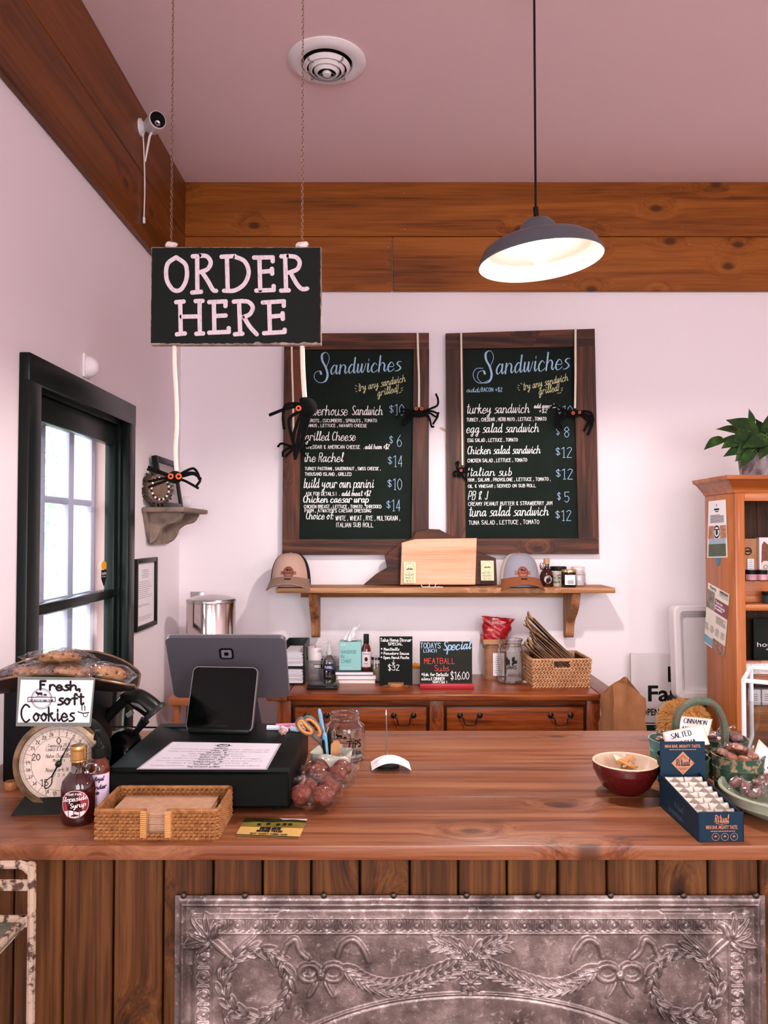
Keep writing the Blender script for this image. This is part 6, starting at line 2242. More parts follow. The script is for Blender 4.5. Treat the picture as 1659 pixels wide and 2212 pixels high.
for i, (px, lab) in enumerate(((1617, 'pink soap bar with a white band, half hidden by the bookcase stile'), (1646, 'pink soap bar with a white band at the middle of the lower bay'), (1684, 'pink soap bar with a white band at the far right of the lower bay'))):
    t = thing('soap_bar', lab, 'soap', (kx(px, YK0 + .09), YK0 + .09, zh0), group='soap bars on the bookcase')
    part('bar', MB().rbox((0, 0, .026), (.055, .03, .052), .003), pm('soap_pink', '#c99a84', .5, var='#a86e58', scale=40), t)
    part('band', MB().rbox((0, 0, .022), (.0556, .0306, .042), .001, 1), PAPER, t)
    I = Ink(); I.ring((0, .036), .003, .0006, 10); I.text('soap', -.012, .024, .012, .006, .0008); I.lines(-.018, .018, .02, .01, 3, .0012, 5)
    ink_part('print', I, lambda u, v: (u, -.0165, v), pm('grey_ink2', '#7c7478', .7), t)
t = thing('lower_riser', 'pine riser board on the lowest visible bookcase shelf', 'riser', (XK + .22, YK0 + .12, ZK3))
part('step', MB().rbox((0, 0, .09), (.30, .14, .18), .003), PINE_X, t)
part('front_lip', MB().rbox((0, -.074, .15), (.30, .008, .05), .002), PINE_X, t)
for i, px in enumerate((1622, 1652)):
    t = thing('gift_carton', ('plain white carton low in the bookcase, left of two', 'plain white carton low in the bookcase, right of two')[i], 'box', (kx(px, YK0 + .10), YK0 + .10, ZK3 + .18))
    part('carton', MB().rbox((0, 0, .03), (.05, .04, .06), .001, 1), PAPER, t)
    I = Ink(); I.lines(-.018, .018, .045, .015, 4, .002, 3 + i)
    ink_part('print', I, lambda u, v: (u, -.0206, v), INKB, t)

# ------------------------------------------------------------------ potted plant on the bookcase
c = wp(1668, 1024, YK0 + .12)
POT = pm('whitewashed_pot', '#7d6a70', .8, var='#c8bcc0', scale=9, thresh=(.45, .7), bump=.3, bscale=50)
t = thing('potted_plant', 'glossy green pothos in a fluted grey pot on the bookcase', 'plant', (c.x, YK0 + .14, zt1))
rp_ = .118
pt = MB().grid(lambda u, v: (lambda rr_, a: (rr_ * math.cos(a), rr_ * math.sin(a), .125 * v))((rp_ * (.9 + .1 * v)) * (1 + .022 * (abs(math.sin(13 * 2 * PI * u)) if v < .86 else .9)), 2 * PI * u), 104, 14, wrapu=True)
pt.lathe([(rp_ * 1.02, .125), (rp_ * .94, .125), (rp_ * .92, .1), (0, .1)], 52).lathe([(0, 0), (rp_ * .9, 0)], 52)
part('pot', pt, POT, t)
part('soil', MB().lathe([(rp_ * .93, .106), (0, .112)], 30), pm('soil', '#2a1c14', .95, bump=.5), t)
LEAFM = pm('pothos_leaf', '#1e3218', .3, var='#33501f', scale=18, thresh=(.45, .7))


def leaf_mb(L_, W2, curl):
    """heart-shaped folded leaf, tip along +X"""
    m = MB()
    n = 9
    vs, fs = [], []
    for i in range(n + 1):
        f = i / n
        w = W2 * (math.sin(PI * min(1, f * 1.0 + .02) ** .62)) ** .9 * (1 if f < .97 else .35)
        zc_ = -curl * L_ * f * f
        for s in (-1, -.5, 0, .5, 1):
            vs.append((L_ * f - (.12 * L_ * abs(s) if f < .15 else 0), w * s, zc_ + abs(s) * w * .28 - (.03 * L_ * abs(s) ** 2)))
    for i in range(n):
        for k in range(4):
            fs.append((i * 5 + k, i * 5 + k + 1, i * 5 + 6 + k, i * 5 + 5 + k))
    m.add(vs, fs)
    return m


Yp = YK0 + .10
lv = [((1560, 948), (1523, 962), -.03, .45), ((1602, 935), (1556, 917), 0, .42), ((1595, 950), (1563, 962), -.05, .5), ((1632, 940), (1582, 900), -.02, .62), ((1612, 965), (1568, 978), -.06, .4),
      ((1620, 958), (1594, 992), -.07, .5), ((1608, 955), (1560, 945), -.03, .42), ((1625, 915), (1621, 886), .02, .35), ((1640, 935), (1612, 915), .03, .5), ((1638, 955), (1600, 940), -.05, .45),
      ((1650, 950), (1610, 960), -.08, .5), ((1652, 930), (1668, 895), 0, .6), ((1636, 972), (1660, 945), -.07, .55), ((1650, 965), (1690, 940), -.04, .5), ((1660, 930), (1700, 900), .03, .5),
      ((1625, 975), (1600, 1005), -.1, .4), ((1605, 930), (1590, 975), -.05, .4), ((1655, 950), (1640, 905), .06, .5), ((1680, 950), (1720, 930), -.02, .5), ((1690, 965), (1730, 975), -.03, .5), ((1665, 960), (1640, 985), -.09, .5)]
soil_top = Vector((c.x, YK0 + .14, zt1 + .108))
rr = random.Random(21)
for i, (b0, b1, dy, asp) in enumerate(lv):
    A, B = wp(*b0, Yp + dy + .01), wp(*b1, Yp + dy - .02)
    Ld = (B - A)
    m = leaf_mb(Ld.length, Ld.length * asp * .62, .22)
    up = Vector((rr.uniform(-.4, .4), -.75 + rr.uniform(-.3, .3), .55))
    X_ = Ld.normalized(); Z_ = (up - X_ * up.dot(X_)).normalized(); Y_ = Z_.cross(X_)
    M = Matrix((X_, Y_, Z_)).transposed().to_4x4()
    part('leaf', xf(m, TR(A) @ M), LEAFM, t, world=True, smooth=60)
    s0 = soil_top + Vector((rr.uniform(-.03, .03), rr.uniform(-.03, .03), 0))
    part('stem', MB().tube(catmull([s0, s0.lerp(A, .5) + Vector((0, 0, .03)), A], 4), .0028, 6), pm('pothos_stem', '#4c6a30', .5), t, world=True)

# ================================================================== things leaning behind the bookcase
Ysg = YW - .05
a, b = wp(1363, 1413, Ysg), wp(1610, 1570, Ysg)
ZSG = a.z - .62
t = thing('farm_sign', 'white OPEN farm sign board leaning on the back wall', 'sign', ((a.x + b.x) / 2, Ysg, 0))
part('board', MB().b2((a.x, Ysg, ZSG), (b.x, Ysg + .006, a.z)), pm('sign_white', '#d9cfcf', .5), t, world=True, smooth=0)
part('corrugated_edge', MB().b2((a.x, Ysg + .006, ZSG), (a.x + .012, Ysg + .014, a.z + .001)), pm('sign_grey', '#b8b0b0', .6), t, world=True, smooth=0)
part('prop', MB().b2((a.x + .1, Ysg + .006, 0), (a.x + .14, Ysg + .03, ZSG + .2)), SHELF_Z, t, world=True, smooth=0)
fm = MB()
for s, px0, px1, yb_, yt_ in (('B', 1443, 1464, 1472, 1440), ('Farm', 1400, 1505, 1514, 1481), ('OPEN', 1386, 1424, 1545, 1531)):
    A, B = wp(px0, yb_, Ysg - .001), wp(px1, yt_, Ysg - .001)
    g = fit_font(s, A.x, B.x, A.z, B.z - A.z, .025)
    fm = merge(fm, MB().add([(p_[0], Ysg - .0008, p_[1]) for p_ in g.v], g.f))
part('lettering', fm, INKB, t, world=True, smooth=0)
A = wp(1385, 1563, Ysg)
part('green_band', MB().b2((a.x, Ysg - .0008, ZSG), (b.x, Ysg - .0003, A.z - .006)), pm('band_green', '#12322a', .5), t, world=True, smooth=0)
part('rule_line', MB().b2((a.x, Ysg - .0008, A.z), (b.x, Ysg - .0003, A.z + .004)), INKB, t, world=True, smooth=0)

# styrofoam cooler lid leaning up behind the bookcase
Yl = 3.36
a, b = wp(1457, 1308, Yl), wp(1600, 1510, Yl)
t = thing('foam_lid', 'white foam cooler lid standing on edge behind the bookcase', 'lid', ((a.x + b.x) / 2, Yl, b.z), rot=(-.05, 0, math.radians(8)))
fw_, fh = b.x - a.x, a.z - b.z
FOAM = pm('styrofoam', '#ddd2d4', .8, bump=.25, bscale=200)
ml = MB()
outer = rrect(fw_, fh, .03, 6)
i1 = rrect(fw_ - .05, fh - .05, .02, 6)
i2 = rrect(fw_ - .075, fh - .075, .016, 6)
lv_ = [(outer, .05), (outer, .008), (rrect(fw_ - .012, fh - .012, .026, 6), 0), (i1, 0), (i1, .012), (i2, .012), (i2, .030)]
vs, fs = [], []
n_ = len(outer)
for ring_, y_ in lv_: vs += [(x, y_, z_ + fh / 2) for x, z_ in ring_]
for k in range(len(lv_) - 1):
    fs += [(k * n_ + i, k * n_ + (i + 1) % n_, (k + 1) * n_ + (i + 1) % n_, (k + 1) * n_ + i) for i in range(n_)]
fs.append(tuple(range((len(lv_) - 1) * n_, len(lv_) * n_)))
fs.append(tuple(range(n_)))
ml.add(vs, fs)
part('lid', ml, FOAM, t)
b4 = MB().rbox((0, 0, 0), (.34, .22, b.z - .005), .01)
crate = solo('storage_crate', xf(b4, TR(0, 0, (b.z - .005) / 2)), BLACKM, 'dark crate under the foam lid behind the counter', 'crate', ((a.x + b.x) / 2 + .03, Yl + .01, 0))

# furry plush
FURM = pm('plush_fur', '#d8a362', .9, var='#c08848', scale=25)
Yp_ = 3.12
c = wp(1478, 1566, Yp_)
t = thing('plush_toy', 'shaggy orange plush toy behind the bucket caddy', 'plush toy', (c.x, Yp_, c.z - .10))
cc = Vector((0, 0, .10))
R3 = (.092, .075, .095)
part('body', MB().ell(cc, R3, 24, 16), FURM, t)
fu = MB()
rr = random.Random(3)
for k in range(5200):
    u, v = rr.uniform(0, 2 * PI), math.acos(rr.uniform(-1, 1))
    n_ = Vector((math.sin(v) * math.cos(u), math.sin(v) * math.sin(u), math.cos(v)))
    p_ = cc + Vector((n_.x * R3[0], n_.y * R3[1], n_.z * R3[2]))
    d_ = (n_ + Vector((-.25, -.1, -.45)) + Vector((rr.uniform(-.5, .5), rr.uniform(-.5, .5), rr.uniform(-.4, .4)))).normalized()
    s_ = d_.orthogonal().normalized() * .0011
    l_ = rr.uniform(.014, .028)
    fu.add([p_ + s_, p_ - s_, p_ + d_ * l_ * .6 + n_ * .002 - s_ * .3, p_ + d_ * l_], [(0, 1, 2), (0, 2, 3)])
part('fur', fu, FURM, t, smooth=0, kind='stuff')
zpl = c.z - .10
solo('stock_box', MB().rbox((0, 0, zpl / 2), (.26, .2, zpl), .004), KRAFT, 'cardboard box under the plush toy behind the counter', 'box', (c.x, Yp_, 0))

# brown paper sack beside the sideboard
Yb_ = 2.92
a, b = wp(1302, 1500, Yb_), wp(1388, 1578, Yb_)
SACK = pm('paper_sack', '#a06a42', .8, var='#8a5834', scale=10, bump=.3, bscale=25)
t = thing('paper_sack', 'crumpled open brown paper sack beside the sideboard', 'paper bag', ((a.x + b.x) / 2, Yb_ + .06, 0), rz=.25)
hz_ = a.z + .01
def sk(u, v):
    P_ = perim(u % 1, .15, .12)[0]
    k_ = 1 + .08 * math.sin(u * 40 + v * 5) * v
    z_ = hz_ * v + (.03 * math.sin(u * 2 * PI * 2 + 1) if v > .99 else 0)
    return (P_[0] * k_ * (1 - .10 * v) + .02 * v, P_[1] * k_, z_)
part('sack', jitter(MB().grid(sk, 60, 24, wrapu=True), .010, 22, 4), SACK, t, smooth=20)

# ================================================================== cash drawer with the point-of-sale screens
def on(px, py): return gp(px, py, ZC)


REG = pm('register_black', '#080a09', 0.45, spec=.1, bump=.06, bscale=400)
p0, p1 = on(231, 1757), on(627, 1757)
yd0 = p0.y
ZD = wp(430, 1660, yd0).z
yd1 = gp(500, 1562, ZD).y
xd0, xd1 = p0.x, p1.x
t = thing('cash_drawer', 'wide black metal cash drawer under the screens on the counter', 'cash drawer', ((xd0 + xd1) / 2, (yd0 + yd1) / 2, ZC))
fz = .008
part('housing', MB().rbox(((xd0 + xd1) / 2, (yd0 + yd1) / 2 + .004, (ZC + fz + ZD) / 2), (xd1 - xd0, yd1 - yd0 - .008, ZD - ZC - fz), .004, 2), REG, t, world=True)
part('drawer_front', MB().rbox(((xd0 + xd1) / 2, yd0 + .003, ZC + fz + .039), (xd1 - xd0 - .006, .012, .066), .002, 1), REG, t, world=True)
for sx_ in (xd0 + .03, xd1 - .03):
    for sy_ in (yd0 + .03, yd1 - .03):
        part('foot', MB().lathe([(.010, 0), (.012, fz), (0, fz)], 14, M=TR(sx_, sy_, ZC)), BLACK, t, world=True)

# laminated menu sheet on the drawer, turned to the clerk
cs = [(372, 1602), (608, 1606), (572, 1672), (294, 1662)]
P_ = [gp(x, y, ZD + .0012) for x, y in cs]
P_[2] = Vector((P_[2].x, max(P_[2].y, yd0 - .012), ZD + .0012)); P_[3] = Vector((P_[3].x, max(P_[3].y, yd0 - .012), ZD + .0012))
t = thing('menu_sheet', 'laminated white sandwich menu sheet lying on the cash drawer', 'menu', sum(P_, Vector()) / 4)
def msf(o):
    def fn(u, v):
        a = P_[3].lerp(P_[2], u); b = P_[0].lerp(P_[1], u)
        q = a.lerp(b, v)
        return Vector((q.x, q.y, q.z + o))
    return fn
f0 = msf(0)
part('laminate', MB().grid(lambda u, v: f0(u, v), 1, 1), pm('laminate_edge', '#b9b4be', .2), t, world=True, smooth=0)
I = Ink(); I.rect(.018, .025, .982, .975)
ink_part('sheet', I, msf(.0004), pm('menu_paper', '#e6e0ec', .3), t, world=True)
J = Ink()
rowsm = ['SANDWICHES', 'Choice of white, wheat, rye, multigrain, italian sub roll', 'Turkey - $10', 'Turkey, cheddar, herb mayo, lettuce, tomato add avocado +$2', 'Egg Salad - $8', 'Egg salad, lettuce, tomato', 'Chicken Salad - $12', 'Chicken salad, lettuce, tomato', 'Italian Sub - $12',
         'Ham, salami, provolone, lettuce, oil & vinegar', 'Powerhouse - $10', 'Carrots, cucumbers, sprouts, hummus, lettuce, havarti', 'Grilled Cheese - $6', 'Cheddar & American cheese add ham +$2', 'The Rachel - $14', 'Turkey pastrami, sauerkraut, swiss, thousand island', 'Any sandwich grilled']
for i, s in enumerate(rowsm):
    y = .74 - i * .042
    wdt = min(.43, .0088 * len(s) if len(s) > 22 else .0062 * len(s))
    J.text(s, .5 - wdt, y, .5 + wdt, .022 if len(s) > 22 else .026, .0022 if len(s) > 22 else .0042)
round_logo(J, .5, .865, .055, .007)
ink_part('print', J, msf(.0008), INKB, t, world=True)

# customer screen (tablet on a wedge) facing the viewer
b_ = gp(473, 1584, ZD)
t = thing('customer_tablet', 'black tablet screen tilted on a stand facing the customer', 'tablet', (b_.x, b_.y, ZD), rz=math.radians(-6))
Mt = TR(0, 0, .004) @ RX(math.radians(-21))
part('body', MB().prism(rrect(.162, .152, .014, 6), -.005, .005, Mt @ TR(0, 0, .076) @ RX(PI / 2)), pm('tablet_edge', '#8a8a90', .3, .7), t)
part('screen', MB().prism(rrect(.158, .148, .012, 6), 0, .0008, Mt @ TR(0, -.005, .076) @ RX(PI / 2)), pm('screen_glass', '#030504', .08), t)
part('display', MB().box((0, -.0062, .084), (.132, .0004, .108), Mt), pm('screen_off', '#050807', .1), t)
part('card_slot', MB().rbox((0, -.0064, .012), (.046, .0012, .004), .0005, 1, Mt), BLACKM, t)
part('cradle', MB().rbox((0, .006, .006), (.150, .026, .012), .004, 2), BLACK, t)
part('stand_wedge', MB().add([(-.05, .008, 0), (.05, .008, 0), (.05, .085, 0), (-.05, .085, 0), (-.04, .055, .10), (.04, .055, .10)], [(3, 2, 1, 0), (0, 1, 5, 4), (2, 3, 4, 5), (1, 2, 5), (3, 0, 4)]), pm('stand_grey', '#3c3d40', .4), t)

# clerk's screen seen from behind
mc = wp(494, 1441, 1.995)
t = thing('register_monitor', 'grey register monitor seen from behind with a square emblem', 'monitor', (mc.x, 2.09, ZC))
Mm = TR(mc.x, 1.995, mc.z) @ RX(math.radians(29))
GREYM = pm('monitor_grey', '#5c5960', .38, .25)
part('shell', MB().prism(rrect(.302, .194, .014, 6), -.006, .006, Mm @ RX(PI / 2)), GREYM, t, world=True)
part('bezel', MB().prism(rrect(.304, .196, .015, 6), -.0085, -.006, Mm @ RX(PI / 2)), pm('bezel_light', '#9a979e', .3, .4), t, world=True)
Ml = Mm @ TR(.0, -.0062, .048) @ RX(PI / 2)
part('emblem', MB().prism(rrect(.037, .035, .009, 5), 0, .0009, Ml), pm('emblem_dark', '#111213', .3), t, world=True)
part('emblem_square', MB().prism(rrect(.026, .0245, .004, 4), .0009, .0014, Ml), pm('emblem_light', '#77747a', .35), t, world=True)
part('emblem_core', MB().prism(rrect(.011, .0105, .0015, 3), .0014, .0018, Ml), MATS['emblem_dark'], t, world=True)
part('neck', MB().add([(mc.x - .06, 2.02, mc.z - .03), (mc.x + .06, 2.02, mc.z - .03), (mc.x + .07, 2.13, ZC + .012), (mc.x - .07, 2.13, ZC + .012), (mc.x - .06, 2.045, mc.z - .02), (mc.x + .06, 2.045, mc.z - .02), (mc.x + .07, 2.155, ZC + .012), (mc.x - .07, 2.155, ZC + .012)], [(0, 1, 2, 3), (7, 6, 5, 4), (0, 4, 5, 1), (1, 5, 6, 2), (2, 6, 7, 3), (3, 7, 4, 0)]), GREYM, t, world=True)
part('base', MB().rbox((mc.x, 2.09, ZC + .006), (.17, .13, .012), .005), GREYM, t, world=True)

# chalk pieces, pink note and shell on the drawer
def ond(px, py): return gp(px, py, ZD)
q = ond(630, 1566)
t = thing('pink_note', 'pink sticky note with handwriting at the back of the cash drawer', 'note', (q.x, q.y - .012, ZD), rz=.12)
part('paper', MB().box((0, 0, .0008), (.075, .05, .0008)), pm('note_pink', '#e08ab8', .6), t, smooth=0)
I = Ink(); I.text('order up by', .033, .010, -.030, .008, .0012); I.text('noon', .02, -.004, -.02, .008, .0012)
I.v = [Vector((q_.x, -q_.y + .004)) for q_ in I.v]
ink_part('writing', I, lambda u, v: (u, v, .0018), INKB, t)
q = on(664, 1640)
for i, (px, py, ln, an, lab, col) in enumerate(((590, 1577, .030, -.12, 'long white stick of chalk on the cash drawer', '#d6dde8'), (614, 1580, .020, -.9, 'short white chalk stub standing among the chalk pieces', '#dfe4ec'), (636, 1580, .018, -.5, 'pale blue chalk stub nearest the scissors', '#a9cbd8'))):
    c = ond(px, py)
    solo('chalk_stick', MB().prism([(.0058 * math.cos(2 * PI * k / 8), .0058 * math.sin(2 * PI * k / 8)) for k in range(8)], -ln / 2, ln / 2, TR(0, 0, .0056) @ RZ(an) @ RY(PI / 2)), pm('chalk_%d' % i, col, .9), lab, 'chalk', c, group='chalk pieces on the cash drawer')
c = ond(611, 1587)
solo('crystal', jitter(MB().ell((0, 0, .007), (.011, .008, .007), 7, 5), .004, 200), pm('crystal_brown', '#b08a80', .3), 'small brownish crystal lump beside the chalk on the cash drawer', 'crystal', c, smooth=0)
c = ond(650, 1579)
t = thing('ribbed_ball', 'small ribbed tan ball beside the scissors on the cash drawer', 'ball', c)
rb = MB().ell((0, 0, .011), (.014, .012, .011), 20, 10)
part('core', rb, pm('tan_thread', '#b8a48c', .8), t)
part('thread', merge(*[MB().tube([(.0142 * math.sin(a), .0122 * math.cos(a) * math.cos(k_), .011 + .0112 * math.cos(a) * math.sin(k_)) for a in [2 * PI * i / 20 for i in range(20)]], .0010, 4, closed=True) for k_ in (0, .6, 1.2, 1.8, 2.4)]), pm('tan_thread2', '#d8c8b0', .8), t)

# ================================================================== platform scale, pan, cookies
SB = pm('scale_black', '#141713', .35, var='#22241e', scale=20)
BR = pm('scale_bronze', '#9a7a5a', .35, .45, var='#5a4634', scale=25)
bs = on(112, 1750)
ysc = bs.y + .045
xsc = wp(138, 1650, ysc - .01).x
zdl = wp(126, 1649, ysc - .045).z
t = thing('dial_scale', 'antique kitchen scale with a round clock dial at the left of the counter', 'scale', (xsc, ysc, ZC), rz=math.radians(6))
zl = zdl - ZC
part('base', MB().add([(-.085, -.07, 0), (.085, -.07, 0), (.085, .06, 0), (-.085, .06, 0), (-.075, -.058, .016), (.075, -.058, .016), (.075, .05, .016), (-.075, .05, .016), (-.06, -.03, .042), (.05, -.03, .042), (.05, .03, .042), (-.06, .03, .042)], [(3, 2, 1, 0)] + [(a + i, a + (i + 1) % 4, a + 4 + (i + 1) % 4, a + 4 + i) for a in (0, 4) for i in range(4)] + [(8, 9, 10, 11)]), SB, t, smooth=20)
Md = TR(0, -.045, zl) @ RX(PI / 2)
R1 = .086
part('housing', MB().lathe([(0, -.085), (R1 * .9, -.085), (R1 * .98, -.078), (R1 * .98, -.005), (R1 * .94, 0)], 56, M=Md), SB, t)
part('bezel', MB().lathe([(R1 * .98, -.012), (R1 * 1.04, -.008), (R1 * 1.05, .002), (R1 * 1.02, .008), (R1 * .93, .010), (R1 * .90, .004), (R1 * .90, -.001)], 64, M=Md), BR, t)
DIAL = pm('dial_cream', '#d9c7ba', .4, var='#c9b4a6', scale=12)
dl = part('dial', MB().lathe([(R1 * .91, .001), (0, .001)], 56, M=Md), DIAL, t)
I = Ink()
RD = R1 * .9
I.ring((0, 0), RD * .97, .0006, 60); I.ring((0, 0), RD * .90, .0004, 60); I.ring((0, 0), RD * .70, .0006, 56)
for k in range(25 * 8):
    a = PI / 2 - 2 * PI * k / 200
    r0 = RD * (.72 if k % 8 == 0 else .82 if k % 4 == 0 else .88)
    I.stroke([(r0 * math.cos(a), r0 * math.sin(a)), (RD * .955 * math.cos(a), RD * .955 * math.sin(a))], .0007 if k % 8 == 0 else .0004)
for k in range(25):
    a = PI / 2 - 2 * PI * k / 25
    big = k % 5 == 0
    s = str(k)
    h = .0125 if big else .0065
    rr_ = RD * (.60 if big else .78)
    cx_, cy_ = rr_ * math.cos(a), rr_ * math.sin(a)
    w_ = h * .32 * len(s)
    I.text(s, cx_ - w_, cy_ - h / 2, cx_ + w_, h, h * .13)
for i, (s, w_, y_, h_) in enumerate((('Capacity 25 lb', .022, .034, .006), ('Lewis & Conger', .026, .026, .008), ('Hahn Chatillon', .026, .012, .008), ('Makers', .012, .004, .006), ('New York N Y', .026, -.016, .008), ('U S A', .012, -.026, .006))):
    I.text(s, -w_, y_, w_, h_, .0007, slant=.2)
ink_part('markings', I, lambda u, v: (u, -.045 - .0016, zl + v), pm('dial_ink', '#3a3028', .6), dl)
hd = Ink()
a = math.radians(63)
ca, sa = math.cos(a), math.sin(a)
hd.poly([(RD * .92 * ca, RD * .92 * sa), (-.0018 * sa, .0018 * ca), (.0018 * sa, -.0018 * ca)])
hd.stroke([(0, 0), (-.028 * ca, -.028 * sa)], .0030)
lp = catmull([Vector((-.026 * ca, -.026 * sa)), Vector((-.042 * ca - .006 * sa, -.042 * sa + .006 * ca)), Vector((-.055 * ca, -.055 * sa)), Vector((-.042 * ca + .006 * sa, -.042 * sa - .006 * ca)), Vector((-.026 * ca, -.026 * sa))], 6)
hd.stroke(lp, .0020)
ink_part('pointer', hd, lambda u, v: (u, -.045 - .0050, zl + v), BLACKM, dl)
part('pointer_hub', MB().lathe([(.006, .001), (.006, .007), (.003, .009), (0, .009)], 16, M=Md), SB, dl)
part('column', MB().tube([(0, -.01, zl + .07), (0, -.01, .245)], .022, 16).tube([(-.055, -.01, zl + .05), (-.06, -.01, zl + .095)], .010, 10), SB, t)
ZPN = .287
PANM = pm('pan_dark', '#171311', .38, .5, var='#2b2420', scale=18)
def pan(u, v, off=0.0):
    x = 2 * u - 1; y = 2 * v - 1
    hy = .112 * math.sqrt(max(0.0, 1 - .93 * x * x))
    zr_ = ZPN - .040 * x * x + .012 * (y > 0) * abs(y) ** 2
    return (x * .158 - .014, y * hy + .0, zr_ - .042 * (1 - abs(y) ** 2.2) * (1 - .72 * x ** 4) + off)
part('pan', MB().grid(lambda u, v: pan(u, v), 36, 20).grid(lambda u, v: pan(1 - u, v, -.002), 36, 20), PANM, t)
rimp = [pan(i / 40, 0) for i in range(41)] + [pan(1, i / 6) for i in range(1, 6)] + [pan(1 - i / 40, 1) for i in range(41)] + [pan(0, 1 - i / 6) for i in range(1, 6)]
part('pan_rim', MB().tube(rimp, .0024, 6, closed=True), BR, t)
WS = WM[key(t)]

COOK = pm('cookie_dough', '#c08e60', .85, var='#a87446', scale=40, bump=.6, bscale=90)
CHIP = pm('chocolate_chip', '#6a4228', .6)


def film_pillow(w, d, h, seed, amp=.007):
    """sealed clear bag: pillow with flat crimped ends and crinkles"""
    def f(u, v, s):
        x, y = 2 * u - 1, 2 * v - 1
        bx = max(0.0, 1 - abs(x) ** 3) ** .6 * max(0.0, 1 - abs(y) ** 4) ** .6
        return (x * w / 2, y * d / 2 * (1 + .12 * abs(x)), s * h / 2 * bx)
    m = MB().grid(lambda u, v: f(u, v, 1), 16, 12).grid(lambda u, v: f(u, v, -1), 16, 12)
    m = jitter(m, amp, 55, seed)
    return m


def bagged_cookie(label, px, py, Yc, r, tilt, seed, rz=0.0):
    c = wp(px, py, Yc)
    t = thing('bagged_cookie', label, 'cookie', c, group='bagged cookies on the scale pan', rot=(tilt[0], tilt[1], rz))
    ck = MB().lathe([(0, -.010), (r * .8, -.010), (r * .97, -.005), (r, .0), (r * .9, .007), (r * .55, .011), (0, .012)], 26)
    part('cookie', jitter(ck, .004, 70, seed), COOK, t)
    ch = MB()
    rr = random.Random(seed)
    for k in range(26):
        a, q_ = rr.uniform(0, 2 * PI), r * math.sqrt(rr.random()) * .97
        ch.ell((q_ * math.cos(a), q_ * math.sin(a), .0115 - .012 * (q_ / r) ** 3), (.004, .0035, .003), 6, 4)
    for k in range(12):
        a = 2 * PI * k / 12
        ch.ell((r * math.cos(a), r * math.sin(a), rr.uniform(-.005, .004)), (.0035, .0035, .003), 6, 4)
    part('chips', ch, CHIP, t, kind='stuff')
    part('wrapper', film_pillow(r * 3.0, r * 2.5, .034, seed), FILM, t, smooth=0)


bagged_cookie('bagged chocolate chip cookie on top of the cookie pile', 130, 1421, ysc - .02, .041, (math.radians(-14), math.radians(-3)), 3)
bagged_cookie('bagged chocolate chip cookie lowest at the left of the pan', 72, 1452, ysc - .04, .040, (math.radians(-4), 0), 5)
bagged_cookie('bagged chocolate chip cookie low in the middle of the pan', 158, 1452, ysc - .055, .036, (math.radians(-2), math.radians(4)), 9)
bagged_cookie('bagged chocolate chip cookie leaning at the right pan tip', 236, 1452, ysc - .03, .036, (math.radians(-8), math.radians(12)), 11, .2)

# hand-lettered card hung on the pan
Yk = ysc - .135
k5 = 420 / 1659.0
def B5(x, y): return (x * k5, 1360 + y * k5)
cn = [B5(152, 400), B5(812, 412), B5(775, 828), B5(135, 825)]
P5 = [wp(*c_, Yk) for c_ in cn]
t = thing('cookie_sign', 'white laminated card lettered Fresh soft Cookies hanging from the pan', 'sign', (P5[0] + P5[2]) / 2)
part('laminate', MB().add([tuple(p_) for p_ in P5] + [(p_.x, p_.y + .001, p_.z) for p_ in P5], [(0, 3, 2, 1), (4, 5, 6, 7), (0, 1, 5, 4), (1, 2, 6, 5), (2, 3, 7, 6), (3, 0, 4, 7)]), pm('laminate_dark', '#6a6e68', .15), t, world=True, smooth=0)
I = Ink(); I.poly([B5(178, 428), B5(798, 432), B5(762, 795), B5(150, 792)])
ink_part('card', I, lambda u, v: wp(u, v, Yk - .0006), pm('card_white', '#e6dde6', .35), t, world=True)
I = Ink()
def wtxt(s, x0, y, x1, h, w, **kw):
    a_ = B5(x0, y); I.text(s, a_[0], a_[1], B5(x1, 0)[0], h * k5, w * k5, up=-1, **kw)
wtxt('F', 345, 512, 400, 72, 20); wtxt('resh,', 425, 518, 690, 76, 18)
wtxt('soft', 495, 640, 715, 92, 18)
wtxt('C', 185, 790, 268, 150, 16); wtxt('ookies', 285, 780, 635, 115, 16)
I.stroke([B5(665, 702), B5(710, 715), B5(758, 708)], 10 * k5)
I.stroke([B5(698, 652), B5(700, 690)], 8 * k5); I.stroke([B5(722, 650), B5(724, 690)], 8 * k5)
I.ring(B5(728, 722), 5, 1.6, 14, 6, 0, PI)
ink_part('lettering', I, lambda u, v: wp(u, v, Yk - .0012), INKB, t, world=True)
I = Ink()
k = 0
J = Ink(); round_logo(J, 0, 0, 1.0, .055)
cx_, cy_ = B5(355, 590)
for f in J.f:
    I.poly([(cx_ + J.v[i].x * 22, cy_ - J.v[i].y * 22) for i in f])
I.text('THE BUTLER FARM STORE', cx_ - 26, cy_ + 6.2, cx_ + 26, 4.2, .8, up=-1)
ink_part('stamp', I, lambda u, v: wp(u, v, Yk - .0012), INKB, t, world=True)

